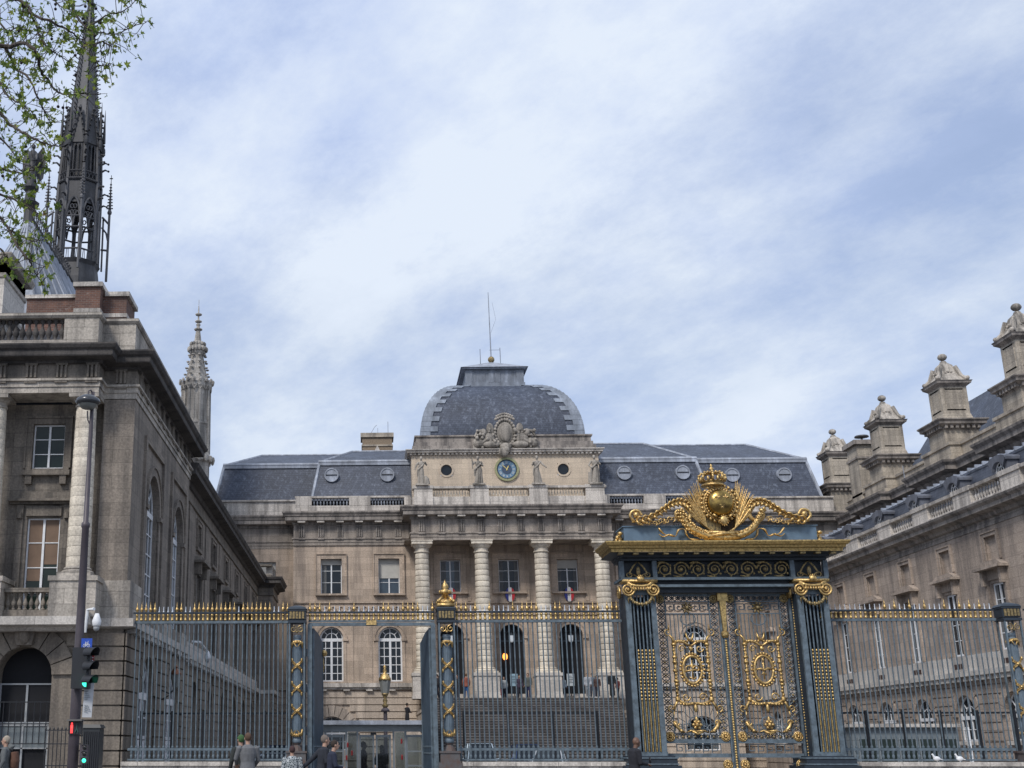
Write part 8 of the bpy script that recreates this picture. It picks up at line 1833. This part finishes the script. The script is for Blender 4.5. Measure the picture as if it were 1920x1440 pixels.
# ================================================================== cars in the court
def car(x, y, ang, lab, col, hgt=1.45, wid=1.75, L=4.3, van=False, lamp=(0.6, 0.62, 0.6)):
    fr = facing(x, y, 0, ang); t = thing('parked_car', (x, y, 0), lab, 'car', 'cars parked in the court before the staircase')
    hw = wid/2; f = L/2; mt = plain('car_paint', col, 0.25, 0.3, 0.1, 3)
    def loft(secs, nm, mat_, par):
        m = MB(fr); n = len(secs[0][1]); vs = []; fs = []
        for w_, ring_ in secs: vs += [(u, w_, z) for u, z in ring_]
        for i in range(len(secs)-1):
            for k in range(n): fs.append((i*n+k, i*n+(k+1) % n, (i+1)*n+(k+1) % n, (i+1)*n+k))
        fs.append(tuple(range(n))); fs.append(tuple((len(secs)-1)*n+k for k in range(n-1, -1, -1))); m.add(vs, fs); return m.build(nm, mat_, par, True)
    def sec(w_, zt, hw_): return (w_, [(-hw_*0.96, 0.22), (hw_*0.96, 0.22), (hw_, 0.45), (hw_, zt-0.14), (hw_*0.93, zt-0.02), (hw_*0.6, zt), (-hw_*0.6, zt), (-hw_*0.93, zt-0.02), (-hw_, zt-0.14), (-hw_, 0.45)])
    body = loft([sec(-f, 0.78, hw*0.86), sec(-f+0.12, 0.88, hw*0.96), sec(-f*0.5, 0.92, hw), sec(0.3, 0.9, hw), sec(f*0.6, 0.86, hw*0.98), sec(f-0.2, 0.72, hw*0.92), sec(f, 0.6, hw*0.8)], 'body', mt, t)
    a, b, c_, d = (-f+0.1, -f+0.35, 0.35, 1.15) if not van else (-f+0.05, -f+0.15, 0.9, 1.5)
    m = MB(fr); top = hgt-0.04
    vs = [(-hw*0.9, a, 0.88), (hw*0.9, a, 0.88), (hw*0.9, d, 0.86), (-hw*0.9, d, 0.86), (-hw*0.7, b+0.15, top), (hw*0.7, b+0.15, top), (hw*0.7, c_, top), (-hw*0.7, c_, top)]
    m.add(vs, [(0, 1, 5, 4), (1, 2, 6, 5), (2, 3, 7, 6), (3, 0, 4, 7), (4, 5, 6, 7)]); m.build('windows', 'glass', t)
    m = MB(fr); m.box(-hw*0.7, hw*0.7, b+0.13, c_+0.02, top, hgt)
    for p, q in ((1, 5), (2, 6), (3, 7), (0, 4)): m.tube([vs[p], vs[q]], 0.04, 5)
    m.tube([(vs[1][0]*1.0, (a+d)/2, 0.87), (vs[5][0], (b+c_)/2, top)], 0.035, 5); m.tube([(vs[0][0], (a+d)/2, 0.87), (vs[4][0], (b+c_)/2, top)], 0.035, 5); m.build('roof', mt, t)
    for sx in (-1, 1):
        m = MB(fr); m.ball((sx*hw*0.7, f-0.08, 0.64), (0.2, 0.1, 0.09), 9, 6); m.build('headlight', emit('headlight_on', (1, 0.75, 0.3), 1.2) if lamp == 'on' else plain('headlight', lamp, 0.15), t)
        m = MB(fr); m.ball((sx*(hw+0.08), 0.85, 0.95), (0.1, 0.07, 0.07), 8, 6); m.build('mirror', mt, t)
        for w_ in (-f*0.6, f*0.62):
            m = MB(fr); N = 18
            for x_0, x_1, r_1 in ((hw-0.2, hw+0.01, 0.32),):
                xa_, xb_ = sorted((sx*x_0, sx*x_1)); pts = [(w_+r_1*math.cos(2*math.pi*k/N), 0.32+r_1*math.sin(2*math.pi*k/N)) for k in range(N)]
                m.add([(xa_, p, q) for p, q in pts]+[(xb_, p, q) for p, q in pts], [tuple(range(N)), tuple(range(2*N-1, N-1, -1))]+[(k, (k+1) % N, N+(k+1) % N, N+k) for k in range(N)])
            wh = m.build('wheel', 'blackiron', t); m = MB(fr); m.ball((sx*(hw+0.01), w_, 0.32), (0.02, 0.2, 0.2), 10, 6); m.build('hubcap', 'leadlt', wh)
    m = MB(fr); m.box(-hw*0.5, hw*0.5, f-0.02, f+0.02, 0.38, 0.56); m.build('grille', 'blackiron', t); m = MB(fr); m.box(-0.26, 0.26, f+0.02, f+0.035, 0.32, 0.42); m.build('number_plate', 'wframe', t)
    return t
car(px(899, 75), 75, 180, 'silver-blue van facing the street, leftmost before the staircase', (0.38, 0.47, 0.55), 1.85, 1.8, 4.4, True)
car(px(985, 78), 78, 180, 'dark blue car with glowing headlights before the staircase', (0.05, 0.08, 0.17), 1.8, 1.7, 4.2, True, 'on')
car(px(1030, 70), 70, 165, 'light grey saloon car facing the street, rightmost before the staircase', (0.48, 0.51, 0.54), 1.55, 1.8)
car(px(540, 60), 60, 170, 'dark blue car behind the first ribboned pier', (0.025, 0.035, 0.08), 1.72, 1.8, 4.3, True)
car(px(508, 52), 52, 100, 'silver car standing side-on behind the left railing', (0.32, 0.36, 0.40), 1.42, 1.75)
# two white pigeons on the right-hand low wall
for i, (xx, lab) in enumerate(((1752, 'white pigeon on the right low wall, the left one of two'), (1795, 'white pigeon on the right low wall, the right one of two'))):
    X0 = px(xx, 40); m = MB(); m.ball((X0, 39.95, 1.3), (0.11, 0.06, 0.07), 10, 7); m.tube([(X0-0.07, 39.95, 1.34), (X0-0.1, 39.95, 1.4)], [0.04, 0.03], 8); m.ball((X0-0.11, 39.95, 1.42), (0.033, 0.028, 0.03), 8, 6); m.tube([(X0-0.13, 39.95, 1.42), (X0-0.16, 39.95, 1.41)], [0.01, 0.003], 5); m.tube([(X0+0.07, 39.95, 1.29), (X0+0.18, 39.95, 1.26)], [0.05, 0.02], 7, 0.5); m.tube([(X0, 39.93, 1.25), (X0, 39.93, 1.2)], 0.008, 4); m.tube([(X0, 39.97, 1.25), (X0, 39.97, 1.2)], 0.008, 4)
    o = m.build('pigeon', 'wframe', None, True); tag(o, lab, 'bird', 'pigeons on the low wall'); remesh(o, 0.008)
# ================================================================== plane tree reaching in from the left
rnd = random.Random(11)
TR = thing('plane_tree', (-7.2, 10.5, 0), 'plane tree with young yellow-green leaves and dark seed balls, reaching in at the top left', 'tree')
def tp(x, y, Y): q = at(x, y, Y); return Vector((q[0], Y, q[1]))
base = Vector((-7.2, 10.5, 0))
m = MB(); trunk = [base, base+Vector((0.05, 0, 2.5)), base+Vector((-0.05, 0.05, 5)), base+Vector((0.1, 0, 7)), base+Vector((0.3, 0.1, 9)), base+Vector((0.2, 0.2, 11.5))]
m.tube(trunk, [0.34, 0.27, 0.24, 0.2, 0.14, 0.05], 14); m.build('trunk', 'bark', TR, True)
BR = [  # (depth, start radius, photo points)
 (10.2, .02, [(-60, -70), (0, -15), (50, 8), (63, 28), (105, 45), (130, 58), (150, 72), (178, 86)]),
 (10.4, .016, [(40, 5), (66, 40), (72, 62), (80, 74), (92, 92), (112, 104), (132, 118)]),
 (9.8, .024, [(-70, 70), (8, 88), (28, 84), (50, 83), (70, 100), (75, 130), (90, 150), (105, 170), (125, 178), (158, 174)]),
 (10.6, .018, [(8, 88), (20, 108), (30, 130), (52, 145), (75, 188), (86, 215), (96, 232)]),
 (9.6, .02, [(-70, 150), (0, 212), (20, 235), (48, 250), (76, 266), (108, 274)]),
 (10.9, .014, [(-40, 235), (5, 262), (28, 290), (44, 300)]),
 (10.1, .014, [(118, -40), (134, -5), (138, 22), (152, 42), (166, 54), (200, 63), (226, 61), (250, 50), (277, 40)]),
 (10.3, .011, [(168, 50), (186, 38), (205, 26), (228, 22), (248, 8), (262, -12)]),
 (9.9, .016, [(-60, 360), (0, 408), (17, 432), (35, 466), (55, 488), (62, 505), (82, 535)]),
 (10.5, .012, [(17, 432), (45, 446), (64, 452), (80, 450)]),
 (9.7, .013, [(-40, 300), (12, 318), (40, 324), (66, 316), (78, 312)]),
 (10.0, .013, [(-50, 340), (5, 366), (30, 376), (60, 392), (74, 402)]),
 (10.8, .014, [(-50, 20), (-5, 40), (15, 60), (30, 52), (55, 60)]),
 (10.2, .014, [(-50, 120), (-5, 150), (10, 175), (30, 190), (55, 205), (70, 222)]),
 (10.7, .012, [(90, -30), (96, -5), (116, 12), (135, 20)]),
 (9.9, .012, [(178, 86), (190, 78), (205, 84), (212, 80)]),
 (10.2, .010, [(176, 112), (184, 120), (196, 124), (206, 118)]),
 (10.4, .014, [(-50, 440), (0, 468), (14, 480)]),
]
starts = []
lv = MB(); tw_ = MB(); seeds = []
def leaf_at(p, s, rn):
    """five-lobed leaf with a notch between lobes, randomly turned"""
    n = Vector((rn.uniform(-1, 1), rn.uniform(-1, 1), rn.uniform(-0.6, 0.6))).normalized(); u = n.orthogonal().normalized(); v = n.cross(u)
    a0 = rn.uniform(0, 6.28); pts = []
    prof = [(0.0, 0.15), (0.45, 0.62), (0.75, 0.42), (1.05, 0.92), (1.4, 0.5), (math.pi/2+0.0, 0.0)]
    lob = [(0, 0.25), (0.5, 0.75), (0.85, 0.48), (1.2, 0.95), (1.6, 0.55), (2.05, 1.1), (2.5, 0.55), (2.9, 0.95), (3.25, 0.48), (3.6, 0.75), (4.1, 0.25)]
    c = p
    vs = [tuple(c+(u*math.cos(a0+a)+v*math.sin(a0+a))*r*s+n*0.12*s*rn.uniform(-1, 1)) for a, r in lob]
    b = len(lv.v); lv.v += [Vector(q) for q in vs]; lv.v.append(Vector(c)); k = len(vs)
    lv.f += [(b+i, b+i+1, b+k) for i in range(k-1)]
def cat(P, n=5):
    out = []
    for i in range(len(P)-1):
        p0, p1, p2, p3 = P[max(i-1, 0)], P[i], P[i+1], P[min(i+2, len(P)-1)]
        for k in range(n): t = k/n; out.append(0.5*((2*p1)+(p2-p0)*t+(2*p0-5*p1+4*p2-p3)*t*t+(3*p1-p0-3*p2+p3)*t**3))
    out.append(P[-1]); return out
for (Y, r0, pts) in BR:
    P = [tp(x, y, Y+0.25*math.sin(i*1.3)) for i, (x, y) in enumerate(pts)]
    far = pts[0][0] < -20 or pts[0][1] < -20
    C_ = cat(P); m = MB(); n = len(C_)
    C_ = [q+Vector((rnd.uniform(-1, 1), 0, rnd.uniform(-1, 1)))*0.008 for q in C_]
    if far:      # carry the branch back to the trunk, outside the picture
        z = min(9.5, C_[0].z-0.2); C_ = [Vector((-7.1, 10.5, z-0.6)), (Vector((-7.1, 10.5, z-0.6))+C_[0])/2+Vector((0, 0, 0.2))]+C_; rr = [0.06, 0.035]+[r0*(1-0.8*i/n) for i in range(n)]
    else: rr = [r0*(1-0.8*i/n) for i in range(n)]
    m.tube(C_, rr, 6); m.build('branch', 'bark', TR)
    for i, q in enumerate(C_[2:] if far else C_):
        dens = 3 if q.x < -2.6 else 2
        for _ in range(dens):
            if rnd.random() < (0.55 if q.z > 5.6 else 0.26):
                d = Vector((rnd.uniform(-1, 1), rnd.uniform(-1, 1), rnd.uniform(-1.1, 0.8))); L = rnd.uniform(0.06, 0.24); e = q+d.normalized()*L; mid = (q+e)/2+Vector((0, 0, rnd.uniform(-.02, .03)))
                tw_.tube([q, mid, e], [0.0042, 0.0032, 0.002], 4)
                for _ in range(rnd.choice((1, 2, 2, 3, 4))):
                    leaf_at(e+Vector((rnd.uniform(-1, 1), rnd.uniform(-1, 1), rnd.uniform(-1, 1)))*0.035, rnd.choice((0.02, 0.026, 0.032, 0.04, 0.055)), rnd)
    e = C_[-1]
    for _ in range(5): leaf_at(e+Vector((rnd.uniform(-1, 1), rnd.uniform(-1, 1), rnd.uniform(-1, 1)))*0.05, rnd.choice((0.03, 0.045)), rnd)
tw_.build('twigs', 'bark', TR); o = lv.build('foliage', 'leaf', TR); tag(o, kind='stuff')
for x, y in ((104, 8), (104, 17), (155, 35), (158, 42), (160, 12), (173, 8), (180, 16), (188, 43), (178, 67), (217, 87), (141, 104), (142, 140), (109, 200), (118, 202), (125, 202), (35, 58), (5, 330), (15, 337), (27, 336), (40, 118), (36, 178), (97, 73), (165, 2), (62, 505), (66, 340), (48, 275)):
    Y = 10+rnd.uniform(-0.4, 0.4); p = tp(x, y, Y); m = MB(); m.ball(p, 0.0145, 9, 7); m.tube([p, p+Vector((rnd.uniform(-.01, .01), 0, 0.07))], 0.002, 4); m.build('seed_ball', 'seed', TR)
